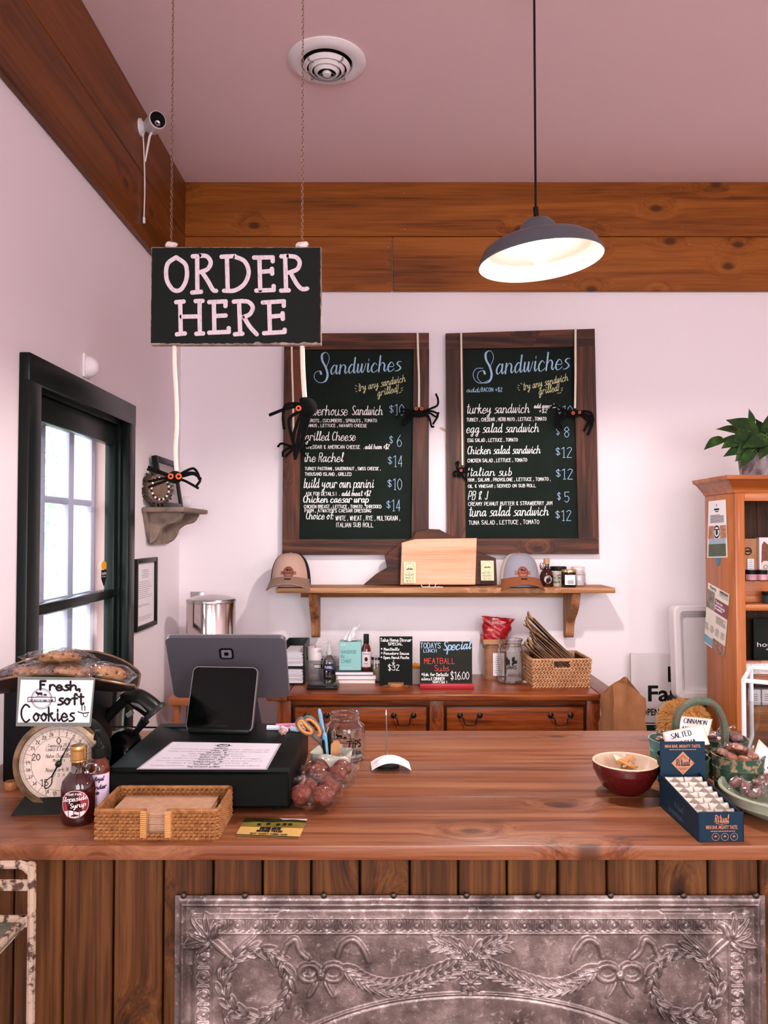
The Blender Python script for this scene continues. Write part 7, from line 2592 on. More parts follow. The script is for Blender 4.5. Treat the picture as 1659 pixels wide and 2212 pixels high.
# dark case and clear tub behind the scale
q0, q1 = on(4, 1692), on(196, 1692)
zt_ = wp(100, 1492, q0.y).z
t = thing('receipt_printer', 'black boxy printer standing behind the dial scale', 'printer', ((q0.x + q1.x) / 2, q0.y + .07, ZC))
wpr = q1.x - q0.x
part('case', MB().rbox((0, 0, (zt_ - ZC) / 2), (wpr, .14, zt_ - ZC), .006, 3), pm('printer_black', '#07090a', .45), t)
part('paper_door', MB().rbox((0, .01, zt_ - ZC + .002), (wpr * .7, .09, .006), .002), BLACK, t)
part('feed_slot', MB().rbox((0, -.0705, (zt_ - ZC) * .82), (wpr * .6, .002, .006), .0005, 1), BLACKM, t)
c = on(30, 1700)
solo('wood_disc', MB().lathe([(0, 0), (.013, 0), (.0145, .003), (.0145, .014), (.013, .017), (0, .017)], 24), pm('disc_wood', '#a5683c', .5), 'small round wooden block between the scale and the printer', 'block', (c.x, c.y - .012, ZC))
TUBM = glassy('deli_plastic', '#dfeef0', .12, .6, .15)
c = wp(233, 1530, 2.02)
t = thing('deli_tub', 'clear plastic tub behind the barcode scanner', 'tub', (c.x, 2.02, ZC))
zt2 = wp(233, 1481, 2.02).z - ZC
part('tub', MB().lathe([(0, 0), (.034, 0), (.036, .004), (.045, zt2 - .008)], 36), TUBM, t)
part('lid', MB().lathe([(.046, zt2 - .010), (.048, zt2 - .006), (.048, zt2), (.044, zt2 + .001), (.042, zt2 - .004), (0, zt2 - .004)], 36), TUBM, t)
tx = fit_font('Thai', -.004, .024, zt2 - .07, .012)
part('print', MB().add([on_cyl(.042, 0, .003)(a_[0], a_[1]) for a_ in tx.v], tx.f), WHITE, t, smooth=0)
I = Ink()
for k in range(5): I.rect(-.03, zt2 - .10 - k * .01, .028 - .006 * (k % 2), zt2 - .097 - k * .01)
ink_part('fine_print', I, on_cyl(.041, 0, .003), WHITE, t)

# ================================================================== barcode scanner on its stand
Ysn = 1.86
k6 = 420 / 1659.0
def sc(x, y, dy=0): return wp(x * k6, 1360 + y * k6, Ysn + dy)
bb = gp(268, 1690, ZC)
t = thing('barcode_scanner', 'black handheld barcode scanner resting on a domed stand', 'scanner', (sc(1050, 1200).x, Ysn, ZC))
SCB = pm('scanner_black', '#131514', .35)
path = catmull([sc(815, 880), sc(900, 770), sc(1000, 665), sc(1080, 590)], 5)
part('handle', MB().tube(path, [.017, .0185, .0185, .018, .0175, .017, .0168, .0166, .0165, .0165, .0165, .017, .0175, .018, .0185, .019][:len(path)], 14, flat=.75), SCB, t, world=True)
hp_ = catmull([sc(1050, 590), sc(1120, 570), sc(1210, 610), sc(1285, 665), sc(1318, 700)], 5)
rs_ = [.016 + .011 * min(1, i / 8) for i in range(len(hp_))]
part('head', MB().tube(hp_, rs_, 16, flat=.9), SCB, t, world=True)
ax_ = (hp_[-1] - hp_[-3]).normalized()
Mh = TR(hp_[-1]) @ ax_.to_track_quat('Z', 'Y').to_matrix().to_4x4()
part('window_bezel', MB().lathe([(.0275, -.006), (.030, -.002), (.030, .004), (.026, .005), (.022, .001), (0, .001)], 24, M=Mh), pm('scanner_grey', '#2e302f', .4), t, world=True)
part('trigger', MB().tube([sc(1085, 735), sc(1110, 720), sc(1130, 700)], .006, 8), pm('trigger_grey', '#7d7a7a', .4), t, world=True)
part('grip_panel', MB().tube(catmull([sc(1125, 625, -.022), sc(1190, 650, -.024), sc(1250, 700, -.024)], 4), [.006, .008, .009, .010, .009, .008, .007, .006, .005], 8, flat=.5), pm('grip_grey', '#55504e', .5), t, world=True)
part('foot_cap', MB().tube([sc(808, 888), sc(835, 925)], [.016, .013], 12), pm('cap_grey', '#a8a29e', .4), t, world=True)
part('stem', MB().tube([sc(1240, 770, .01), sc(1180, 850, .01), sc(1100, 945, .01)], [.012, .008, .007], 10), SCB, t, world=True)
db = sc(1060, 1180)
rD = .040
part('dome_base', MB().lathe([(0, 0), (rD * 1.25, 0), (rD * 1.28, .006), (rD * 1.2, .03), (rD * 1.05, .055), (rD * .75, .078), (rD * .35, .090), (0, .093)], 32, M=TR(db.x, Ysn + .01, ZC)), pm('dome_black', '#0a0b0b', .18), t, world=True)
cb = catmull([sc(860, 860, .02), wp(240, 1570, Ysn + .03), wp(310, 1571, Ysn + .05), wp(405, 1572, 1.86)], 6)
part('cable', MB().tube(cb, .0022, 6), BLACK, t, world=True)

# ================================================================== bottles at the left
c = on(154, 1790)
yb2 = c.y + .032
t = thing('maple_syrup_bottle', 'dark red syrup bottle with a gold cap beside the napkin tray', 'syrup bottle', (c.x, yb2, ZC))
wq = 36 / F * yb2
prof = [(0, 0), (wq * .86, 0), (wq * .97, .004), (wq, .012), (wq, .070), (wq * .92, .082), (wq * .62, .094), (wq * .44, .100), (wq * .42, .112)]
part('glass', MB().lathe(prof, 34, sy=.82), SYRUP, t)
part('neck', MB().lathe([(wq * .43, .098), (wq * .41, .108), (wq * .41, .124), (wq * .45, .126)], 24), glassy('neck_glass', '#c9b0a8', .2, .8), t)
part('cap', MB().lathe([(wq * .44, .118), (wq * .47, .120)] + [(wq * (.47 if k % 2 else .445), .122 + .0028 * k) for k in range(8)] + [(wq * .47, .146), (wq * .44, .149), (0, .149)], 30), pm('gold_cap', '#c89a5c', .25, .85), t)
part('handle', MB().tube([(wq * .42 + .012 + .011 * math.cos(a_), 0, .104 + .010 * math.sin(a_)) for a_ in [2 * PI * k / 18 for k in range(18)]], .0034, 8, closed=True), glassy('handle_glass2', '#c8b4ac', .2, .85), t)
LBY = .82
def onb(r, off=.0012):
    return lambda u, v: ((r + off) * math.sin(u / r), -(r + off) * LBY * math.cos(u / r), v)
I = Ink(); I.disc((.004, .044), .0265, 36)
ink_part('label', I, onb(wq), pm('label_maroon', '#8e2c3c', .5), t)
I = Ink(); I.ring((.004, .044), .0255, .0009, 36)
I.text('SUGAR FAMILY', -.013, .061, .021, .0038, .0007, slope=0)
I.text('Slopeside', -.021, .048, .027, .0085, .0010, slope=.10, slant=.15, brush=.0018)
I.text('Syrup', -.004, .037, .023, .0085, .0010, slope=.10, slant=.15, brush=.0018)
I.poly([(-.016, .030), (-.004, .033), (.010, .029), (.024, .031), (.018, .022), (.004, .019), (-.010, .021)])
ink_part('label_print', I, onb(wq, .0018), pm('label_white', '#e8d8d8', .5), t)
I = Ink()
for x in (-.008, .002, .012): I.rect(x, .020, x + .0014, .034)
ink_part('trees_print', I, onb(wq, .0024), pm('label_tree', '#6a1c2a', .5), t)

c = on(203, 1768)
yb3 = c.y + .02
t = thing('lotion_bottle', 'amber lotion bottle with a black pump and lavender label', 'lotion bottle', (c.x, yb3, ZC))
wr = 24 / F * yb3
part('bottle', MB().lathe([(0, 0), (wr * .9, 0), (wr, .004), (wr, .094), (wr * .9, .104), (wr * .55, .112), (wr * .5, .118)], 30), pm('amber_brown', '#5a2408', .1, coat=.5), t)
part('collar', MB().lathe([(wr * .56, .114), (wr * .60, .116), (wr * .60, .134), (wr * .5, .136), (0, .136)], 26), BLACK, t)
part('pump', MB().lathe([(.0075, .134), (.0075, .140), (.0045, .141), (.0045, .155), (.0075, .157), (.0085, .164), (.007, .168), (0, .169)], 18), BLACK, t)
part('spout', MB().tube([(0, 0, .162), (.004, -.022, .163), (.005, -.030, .158)], [.005, .0045, .004], 8), BLACK, t)
part('label', cyl_label(wr, .022, .086, 1.5), pm('label_lavender', '#d2bcd2', .6), t)
I = Ink(); I.rect(-.030, .028, -.020, .084)
ink_part('label_band', I, on_cyl(wr, 0, .0010), pm('label_indigo', '#3a3f78', .6), t)
I = Ink(); I.text('The Royal', -.010, .074, .018, .008, .0012, slant=.2)
I.text('Lavender', -.016, .058, .024, .008, .0017); I.text('Leche', -.016, .048, .010, .008, .0017)
I.lines(-.016, .010, .043, .036, 2, .0013, 3, False); I.lines(-.016, .012, .030, .024, 2, .0011, 4, False)
ink_part('label_print', I, on_cyl(wr, 0, .0016), pm('ink_plum', '#2a1c30', .6), t)

# ================================================================== wicker napkin tray
WK_ = pm('wicker', '#a8703c', .6, var='#7e4c22', scale=60, bump=.3, bscale=200)
WKD = pm('wicker_stake', '#8a5628', .7)
f0_, f1_ = on(205, 1815), on(468, 1818)
ytf = f0_.y
xw0, xw1 = f0_.x, f1_.x
ww = xw1 - xw0
hh_ = .054
bk_ = gp(490, 1700, ZC + hh_)
dw = bk_.y - ytf
t = thing('wicker_tray', 'square wicker napkin tray with a notched front at the counter edge', 'tray', ((xw0 + xw1) / 2, ytf + dw / 2, ZC), rz=0)
nr = 9
gap_w = .034
st_ = MB(); wv = MB()
def per2(w, d, step):
    """points round a rectangle with rounded corners, evenly spaced"""
    r = .006
    base = rrect(w, d, r, 4)
    base.append(base[0])
    out, acc = [], 0.0
    tot = sum(math.dist(a, b) for a, b in zip(base[:-1], base[1:]))
    n = int(tot / step) // 2 * 2
    sgl = tot / n
    i, cur = 0, Vector(base[0])
    out.append(cur.copy()); need = sgl
    while len(out) < n:
        nx = Vector(base[i + 1]); L_ = (nx - cur).length
        if L_ < need: need -= L_; cur = nx; i += 1
        else: cur = cur + (nx - cur).normalized() * need; out.append(cur.copy()); need = sgl
    return out
ring_pts = per2(ww, dw, .0048)
NP = len(ring_pts)
cen = Vector((0, 0))
def innotch(p_, z): return p_.y < -dw / 2 + .012 and abs(p_.x) < gap_w / 2 + .001 and z > .014
for r in range(nr):
    z = hh_ * (r + .5) / nr
    seg, segs = [], []
    for i in range(NP + 1):
        p_ = ring_pts[i % NP]
        nxt = ring_pts[(i + 1) % NP]; prv = ring_pts[i % NP - 1]
        tg = (nxt - prv).normalized(); nn = Vector((tg.y, -tg.x))
        s = 1 if (i // 1 + r) % 2 else -1
        if innotch(p_, z):
            if seg: segs.append(seg); seg = []
        else:
            seg.append((p_.x + nn.x * .0019 * s, p_.y + nn.y * .0019 * s, z))
    if seg: segs.append(seg)
    for sgm in segs:
        if len(sgm) > 2: wv.tube(sgm, .0030, 5)
part('woven_wall', wv, WK_, t, kind='stuff')
for i in range(0, NP, 2):
    p_ = ring_pts[i]
    st_.tube([(p_.x, p_.y, 0), (p_.x, p_.y, hh_ if not innotch(p_, .03) else .012)], .0018, 5)
part('stakes', st_, WKD, t, kind='stuff')
rimp = []
for i in range(NP):
    p_ = ring_pts[i]
    if not innotch(p_, .05): rimp.append((p_.x, p_.y, hh_))
# rim from one side of the notch round to the other
k0 = next(i for i in range(NP) if innotch(ring_pts[i], .05) and not innotch(ring_pts[(i + 1) % NP], .05))
rimp = [(ring_pts[(k0 + 1 + j) % NP].x, ring_pts[(k0 + 1 + j) % NP].y, hh_) for j in range(NP - sum(innotch(p_, .05) for p_ in ring_pts))]
part('rim', MB().tube(rimp, .0036, 8), WK_, t)
bd_ = MB()
for sgn in (-1, 1):
    for k in range(13):
        z = .008 + k * .0037
        bd_.tube([(sgn * (gap_w / 2 + .001), -dw / 2 - .005, z), (sgn * (gap_w / 2 + .010), -dw / 2 - .005, z + .0005), (sgn * (gap_w / 2 + .012), -dw / 2, z), (sgn * (gap_w / 2 + .010), -dw / 2 + .005, z), (sgn * (gap_w / 2 + .001), -dw / 2 + .005, z)], .0019, 5, closed=True)
part('notch_binding', bd_, pm('wicker_light', '#c08c50', .6), t)
part('floor_mat', MB().b2((-ww / 2 + .004, -dw / 2 + .004, .001), (ww / 2 - .004, dw / 2 - .004, .005)), WK_, t, smooth=0)
# napkins
NAP = pm('napkin_kraft', '#c49a7c', .8, var='#b48a6a', scale=60)
nn_ = 15
nb_ = MB().rslab((0, 0, .0009), ww - .042, dw - .034, .0018, .004, 3)
nme = mesh_of('napkin', nb_, NAP, 0)
zN = ZC + .0055
for i in range(nn_):
    o = bpy.data.objects.new('napkin', nme)
    COL.objects.link(o)
    o.location = ((xw0 + xw1) / 2 + random.uniform(-.0015, .0015), ytf + dw / 2 - .002 + random.uniform(-.002, .0), zN + i * .0026)
    o.rotation_euler = (0, 0, random.uniform(-.01, .01))
    tag(o, 'folded kraft paper napkin in the wicker tray stack' if i < nn_ - 1 else 'topmost kraft paper napkin in the wicker tray', 'napkin', 'napkins stacked in the wicker tray')

# flyer card on the counter
cf = [(530, 1768), (664, 1770), (646, 1811), (508, 1805)]
P7 = [gp(x, y, ZC + .0012) for x, y in cf]
t = thing('farm_flyer', 'glossy farm flyer card with a cattle photo lying on the counter', 'flyer', sum(P7, Vector()) / 4)
def ff_(o):
    def fn(u, v):
        q = P7[3].lerp(P7[2], u).lerp(P7[0].lerp(P7[1], u), v); return Vector((q.x, q.y, q.z + o))
    return fn
part('card', MB().grid(ff_(0), 1, 1), pm('flyer_yellow', '#d9b068', .25), t, world=True, smooth=0)
I = Ink(); I.rect(0, .52, 1, 1)
ink_part('pasture', I, ff_(.0004), pm('flyer_pasture', '#6a5c22', .3, var='#8a7a34', scale=25), t, world=True)
I = Ink(); I.poly([(0, .74), (.2, .8), (.45, .78), (.7, .84), (1, .80), (1, 1), (0, 1)])
ink_part('hills', I, ff_(.0007), pm('flyer_hills', '#1e2416', .3, var='#2c341c', scale=40), t, world=True)
I = Ink(); I.poly([(.55, 1), (.62, .93), (.8, .96), (1, .9), (1, 1)])
ink_part('sky', I, ff_(.0010), pm('flyer_sky2', '#c8c0c8', .3), t, world=True)
I = Ink()
for x, y in ((.28, .64), (.42, .68), (.58, .66), (.68, .68), (.77, .68)): I.disc((x, y), .035, 10, .05); I.rect(x - .02, y - .1, x - .012, y); I.rect(x + .012, y - .1, x + .02, y)
I.text('HEMLOCK', .34, .36, .66, .12, .028); I.text('NATURAL FIELDS', .30, .24, .70, .08, .018)
I.text('BEEF SHARES COMING SOON', .22, .10, .80, .055, .010)
I.rect(.0, .0, 1, .045)
ink_part('print', I, ff_(.0013), INKB, t, world=True)

# ================================================================== tip jar, utensil cup, doughnut holes
q = on(743, 1652)
yj = q.y + .05
t = thing('tip_jar', 'empty glass jar lettered TIPS behind the doughnut holes', 'jar', (q.x, yj, ZC))
rj = 43 / F * yj
hj = wp(743, 1540, yj).z - ZC
part('glass', MB().lathe([(0, .003), (rj * .9, .003), (rj, .010), (rj, hj * .66), (rj * .96, hj * .74), (rj * .72, hj * .83), (rj * .70, hj * .85), (rj * .74, hj * .87), (rj * .70, hj * .89), (rj * .74, hj * .91), (rj * .70, hj * .94), (rj * .74, hj * .97), (rj * .74, hj), (rj * .68, hj)], 44), CLEAR, t)
part('base', MB().lathe([(0, 0), (rj * .9, 0), (rj * .98, .006), (rj * .9, .012), (0, .010)], 36), glassy('jar_base', '#e2dede', .25, .85), t)
part('rim', MB().tube([(rj * .71 * math.cos(2 * PI * k / 36), rj * .71 * math.sin(2 * PI * k / 36), hj) for k in range(36)], .0022, 6, closed=True), CLEAR, t)
tm = fit_font('TIPS', .006, .046, hj * .34, .019, .02)
part('lettering', MB().add([on_cyl(rj, 0, .001)(a_[0], a_[1]) for a_ in tm.v], tm.f), INKB, t, smooth=0)
I = Ink(); I.text('thank you', -.002, hj * .16, .045, .012, .0010, slant=.2, slope=.1)
J = Ink(); round_logo(J, -.006, hj * .50, .024, .0012)
for f in J.f: I.poly([J.v[i] for i in f])
ink_part('stamp', I, on_cyl(rj, 0, .0016), INKB, t)

q = on(716, 1688)
yu = 1.80
cu_ = wp(716, 1625, yu)
t = thing('utensil_cup', 'cream ruffled ceramic cup holding scissors and pens', 'cup', (cu_.x, yu, ZC))
zu = wp(716, 1622, yu).z - ZC
ru = .047
cpm = MB().grid(lambda u, v: (lambda r_, a_: (r_ * math.cos(a_), r_ * math.sin(a_) * .9, zu * v * (1 + .06 * math.sin(3 * a_ + 1) * (v > .9))))(ru * (.8 + .2 * v) * (1 + .05 * math.sin(6 * 2 * PI * u + 1) * v), 2 * PI * u), 48, 10, wrapu=True)
cpm.grid(lambda u, v: (lambda r_, a_: (r_ * math.cos(a_), r_ * math.sin(a_) * .9, zu * (1 - v * .9) * (1 + .06 * math.sin(3 * a_ + 1) * (v < .1))))(ru * (.93 - .2 * v) * (1 + .05 * math.sin(6 * 2 * PI * u + 1) * (1 - v)), 2 * PI * u), 48, 8, wrapu=True)
cpm.lathe([(ru * .8, 0), (0, 0)], 30).lathe([(ru * .74, zu * .1), (0, zu * .1)], 30)
part('cup', cpm, pm('cup_glaze', '#d9dacb', .3, var='#c6cbb8', scale=20), t)
# scissors: two finger loops, orange inside grey
GRIP = pm('scissor_grey', '#5a5450', .5); ORG = pm('scissor_orange', '#d98a48', .5)
t = thing('scissors', 'scissors with grey and orange handles standing in the cup', 'scissors', (cu_.x - .02, yu, ZC + .01))
for s, pts in ((0, ((650, 1552), (642, 1560), (646, 1572), (660, 1584), (674, 1586), (676, 1578), (664, 1566))), (1, ((664, 1549), (656, 1554), (660, 1566), (678, 1590), (690, 1594), (696, 1586), (690, 1570), (676, 1554)))):
    lp = catmull([wp(a_, b__, yu - .012 + .014 * s) for a_, b__ in pts], 5, True)
    part('finger_loop', MB().tube(lp, .0046, 8, closed=True), GRIP, t, world=True)
    cc_ = sum(lp, Vector()) / len(lp)
    part('loop_lining', MB().tube([cc_ + (p_ - cc_) * .80 + Vector((0, -.0026, 0)) for p_ in lp], .0036, 6, closed=True), ORG, t, world=True)
part('shank', MB().tube([wp(672, 1584, yu - .010), wp(694, 1604, yu - .006), wp(706, 1625, yu)], [.005, .006, .005], 8).tube([wp(688, 1592, yu + .002), wp(700, 1606, yu + .002), wp(710, 1630, yu + .004)], [.005, .006, .005], 8), GRIP, t, world=True)
part('blade', MB().tube([wp(706, 1622, yu), wp(716, 1665, yu)], [.004, .002], 6, flat=.3), STEEL, t, world=True)
BLU = pm('pen_blue', '#6fa6cc', .35)
def pen(label, a_, b__, m, r=.0042, dy=0.0, cat='pen'):
    A, B = wp(*a_, yu + dy), wp(*b__, yu + dy * .5)
    t = thing('pen', label, cat, B)
    part('barrel', MB().tube([A, A.lerp(B, .06), B], [r * .8, r, r], 8), m, t, world=True)
    part('cap_end', MB().ell(A, (r * .8, r * .8, r * .8), 8, 6), m, t, world=True)
    if cat == 'pen': part('clip', MB().tube([A.lerp(B, .04) + Vector((.001, -r - .001, 0)), A.lerp(B, .3) + Vector((.001, -r - .001, 0))], .0011, 6), m, t, world=True)
pen('tall pale blue pen standing in the cup', (690, 1534), (712, 1660), BLU, .0048, .012)
pen('short blue marker leaning low in the cup', (701, 1586), (708, 1660), BLU, .0055, -.014)
pen('black pen standing in the middle of the cup', (711, 1580), (713, 1662), BLACK, .005, .004)
pen('slim black pen leaning left in the cup', (698, 1600), (706, 1662), BLACK, .0035, -.02)
A = wp(723, 1605, yu - .01)
t = thing('wooden_tag', 'notched wooden peg tag on a wire loop in the cup', 'tag', (A.x, yu - .012, ZC + .02))
g0 = wp(725, 1640, yu - .012)
part('block', MB().prism([(-.011, -.03), (.011, -.03), (.011, .012), (.006, .020), (-.004, .020), (-.011, .012)], -.004, .004, TR(g0.x, yu - .012, g0.z + .022) @ RX(PI / 2)), pm('peg_wood', '#bd8a58', .6, var='#a87444', scale=60, stretch=(1, 1, .2)), t, world=True)
part('wire', MB().tube(catmull([(g0.x - .006, yu - .012, g0.z + .038), (g0.x - .007, yu - .012, g0.z + .061), (g0.x - .004, yu - .012, g0.z + .068), (g0.x - .001, yu - .012, g0.z + .061), (g0.x - .001, yu - .012, g0.z + .038)], 4), .0011, 6), STEEL, t, world=True)
# pink slip by the drawer
c = on(668, 1650)
solo('pink_slip', MB().box((0, 0, 0), (.05, .07, .0008)), pm('slip_pink', '#d06aa0', .5), 'bright pink paper slip tucked beside the cash drawer', 'paper', (xd1 + .028, 1.80, ZC + .0008), smooth=0)

FILM2 = glassy('thin_film', '#fdfdfd', 0.015, 0.28, 0.08, 1.0, 45)
DON = pm('doughnut_glaze', '#64220f', .75, var='#a05a3e', scale=90, thresh=(.50, .78), bump=.5, bscale=160)
def donut_bag(label, blabel, cpx, cpy, w, d, rz, balls, seed, gname):
    c = on(cpx, cpy)
    t = thing('doughnut_bag', label, 'bag', (c.x, c.y, ZC + .002), rz=rz)
    part('film', xf(film_pillow(w, d, .058, seed, .012), TR(0, 0, .030)), FILM2, t, smooth=0)
    part('seal', jitter(MB().grid(lambda u, v: (-w * .46 + .92 * w * u, d * .47 + .018 * v, .028 + .006 * math.sin(u * 25)), 20, 2), .003, 60), FILM, t, smooth=0)
    for i, (bx_, by_, lab) in enumerate(balls):
        r_ = .0215
        p_ = WM[key(t)] @ Vector((bx_, by_, r_ + .006))
        m = MB().ell((0, 0, 0), (r_ * 1.03, r_, r_ * .92), 18, 12)
        solo('doughnut_hole', jitter(m, .003, 60, i + seed), DON, lab, 'doughnut', p_, group=gname)


donut_bag('clear bag of glazed doughnut holes leaning beside the tip jar', '', 712, 1697, .118, .125, -.12,
    [(-.028, .03, 'back left doughnut hole in the upper bag'), (.022, .032, 'back right doughnut hole in the upper bag'), (-.030, -.015, 'middle left doughnut hole in the upper bag'), (.018, -.013, 'middle right doughnut hole in the upper bag'), (-.008, -.048, 'front doughnut hole in the upper bag')], 4, 'doughnut holes in the upper bag')
donut_bag('clear bag of glazed doughnut holes nearest the counter edge', '', 683, 1740, .105, .095, -.22,
    [(-.026, .020, 'back left doughnut hole in the lower bag'), (.020, .022, 'back right doughnut hole in the lower bag'), (-.026, -.022, 'front left doughnut hole in the lower bag'), (.020, -.020, 'front right doughnut hole in the lower bag')], 8, 'doughnut holes in the lower bag')

# receipt spike
c = on(836, 1655)
t = thing('receipt_spike', 'thin steel bill spike standing on the counter', 'spike', c)
zsp = wp(833, 1537, c.y).z - ZC
part('base', MB().lathe([(0, 0), (.03, 0), (.03, .003), (.028, .005), (0, .005)], 24), BLACK, t)
part('needle', MB().tube([(0, 0, .004), (-.001, 0, zsp * .6), (-.002, 0, zsp - .006), (-.002, 0, zsp)], [.0016, .0015, .0013, .0003], 8), STEEL, t)
part('tip', MB().lathe([(.0024, 0), (.0018, .006), (0, .014)], 10, M=TR(-.002, 0, zsp - .008)), STEEL, t)
ce = on(844, 1662)
t = thing('receipt', 'curled white receipt speared on the bill spike', 'receipt', (ce.x, ce.y, ZC + .006), rz=.08)
def rcf(o):
    def f(u, v):
        x = (u - .5) * .092
        y = (v - .5) * .052 - .004 * (2 * u - 1)
        z = .017 * (1 - (2 * u - 1) ** 2) + .005 * (v) - .001
        return (x, y, z + o)
    return f
part('paper', MB().grid(rcf(0), 20, 4), PAPER, t)
I = Ink()
rr = random.Random(2)
for k in range(7):
    I.rect(.10 + .02 * (k % 3), .12 + k * .10, .40 + .05 * (k % 2), .15 + k * .10)
ink_part('print', I, rcf(.0006), pm('receipt_ink', '#9a94a0', .7), t)

# ================================================================== right-hand group
c = on(1352, 1722)
yr = c.y + .035
rr_b = 70 / F * yr
hb2 = wp(1352, 1645, yr).z - ZC
xr = wp(1352, 1700, yr).x
t = thing('red_bowl', 'dark red stoneware bowl with a cream inside on the counter', 'bowl', (xr, yr, ZC))
part('outside', MB().lathe([(0, 0), (rr_b * .48, 0), (rr_b * .52, .003), (rr_b * .72, hb2 * .22), (rr_b * .90, hb2 * .58), (rr_b * .945, hb2 * .72), (rr_b * .975, hb2 * .74), (rr_b * .99, hb2 * .97), (rr_b * .985, hb2 * 1.0)], 56), pm('oxblood_glaze', '#4e0f10', .18, coat=.4), t)
part('inside', MB().lathe([(rr_b * .985, hb2 * .998), (rr_b * .99, hb2 * 1.02), (rr_b * .95, hb2 * 1.035), (rr_b * .91, hb2 * 1.0), (rr_b * .85, hb2 * .7), (rr_b * .6, hb2 * .3), (0, hb2 * .2)], 56), pm('cream_glaze', '#dcc4ac', .25, coat=.3), t)
WRP = pm('amber_wrap', '#c89458', .4, var='#a8703a', scale=50)
rr = random.Random(31)
for i in range(9):
    a_, q_ = rr.uniform(0, 2 * PI), rr.uniform(0, rr_b * .5)
    pk = MB().rbox((0, 0, 0), (.040, .020, .005), .002, 1)
    solo('sugar_packet', jitter(pk, .002, 90, i), WRP if i % 3 else pm('packet_cream', '#dcc8a8', .5), 'small amber paper packet piled in the red bowl', 'packet', (xr + q_ * math.cos(a_), yr + q_ * math.sin(a_) * .8, ZC + hb2 * .74 + i * .0028), rot=(rr.uniform(-.5, .5), rr.uniform(-.4, .4), rr.uniform(0, 3)), group='packets in the red bowl')

# four-bucket caddy in chipped green paint
TEAL = pm('chipped_teal', '#4f8a84', .6, var='#7aa8a0', scale=14, thresh=(.4, .6), bump=.3, bscale=60)
CHIPG = pm('chipped_green', '#2a4a3a', .6, var='#98805f', scale=45, thresh=(.50, .58), bump=.4, bscale=70)
DGRN = pm('chipped_dark_green', '#24382a', .6, var='#7a6448', scale=30, thresh=(.54, .64), bump=.4, bscale=70)
bpos = [(.638, 1.655, TEAL, DGRN), (.762, 1.668, CHIPG, CHIPG), (.668, 1.790, TEAL, TEAL), (.790, 1.800, CHIPG, CHIPG)]
hbk = .088
t = thing('bucket_caddy', 'chipped green tin caddy of four candy buckets with an arched handle', 'caddy', (.715, 1.73, ZC))
for i, (bx_, by_, _, m) in enumerate(bpos):
    r_ = .053
    b = MB().lathe([(0, 0), (r_ * .86, 0), (r_ * .87, .004), (r_ * .92, hbk * .33), (r_ * .955, hbk * .35), (r_ * .92, hbk * .38), (r_ * .96, hbk * .68), (r_ * .99, hbk * .70), (r_ * .96, hbk * .73), (r_, hbk * .97), (r_ * 1.03, hbk), (r_ * .97, hbk), (r_ * .88, hbk * .3), (0, hbk * .28)], 36, M=TR(bx_, by_, ZC))
    part('bucket', b, m, t, world=True, label='teal bucket' if m is TEAL else None)
hp0, hp1 = wp(1462, 1600, 1.735), wp(1562, 1610, 1.735)
arch = catmull([Vector((hp0.x, 1.735, ZC + .06)), wp(1459, 1580, 1.735), wp(1466, 1540, 1.735), wp(1490, 1519, 1.735), wp(1515, 1514, 1.735), wp(1542, 1522, 1.735), wp(1560, 1550, 1.735), wp(1566, 1590, 1.735), Vector((hp1.x, 1.735, ZC + .06))], 6)
part('handle', MB().tube(arch, .0085, 10), pm('chipped_handle', '#3a5e4a', .6, var='#5c4634', scale=70, thresh=(.46, .54), bump=.5, bscale=80), t, world=True)
part('handle_bracket', MB().rbox((.715, 1.735, ZC + .045), (.10, .012, .03), .003), DGRN, t, world=True)

CARA = [pm('caramel_dark', '#5a2e22', .4), pm('caramel_brown', '#9a5634', .4), pm('caramel_rose', '#7c4448', .4)]


def candy_proto(i):
    m = MB().rbox((0, 0, 0), (.024, .016, .013), .004, 2)
    w = MB().ell((0, 0, 0), (.016, .0115, .010), 10, 7)
    for s in (-1, 1):
        w.grid(lambda u, v: (s * (.013 + .013 * v), (u - .5) * (.004 + .022 * v), .004 * math.sin(u * 9) * v), 6, 3)
    return m, jitter(w, .003, 150, i)


PROT = []
def candy(loc, rot, label, group, kind=0):
    t = thing('wrapped_candy', label, 'candy', loc, rot=rot, group=group)
    if len(PROT) <= kind:
        for k in range(3):
            m, w = candy_proto(k)
            PROT.append((mesh_of('caramel', m, CARA[k]), mesh_of('wrapper', w, FILM, 0)))
    for nm_, me_ in zip(('caramel', 'wrapper'), PROT[kind]):
        o = bpy.data.objects.new(nm_, me_); COL.objects.link(o); o.parent = t


rr = random.Random(9)
for i, (bx_, by_, _, m) in enumerate(bpos):
    nm = ('front left bucket', 'front right bucket', 'back left bucket', 'back right bucket')[i]
    n = 7 if i != 1 else 9
    for k in range(n):
        a_ = 2 * PI * k / (n - 1)
        q_ = .031 if k < n - 1 else 0
        candy((bx_ + q_ * math.cos(a_), by_ + q_ * math.sin(a_), ZC + hbk + .000 + (.012 if k == n - 1 else .0) + rr.uniform(-.004, .006)), (rr.uniform(-.6, .6), rr.uniform(-.5, .5), rr.uniform(0, 6)), 'clear wrapped caramel in the %s of the caddy' % nm, 'caramels in the ' + nm, (1, 1, 0, 2)[i])


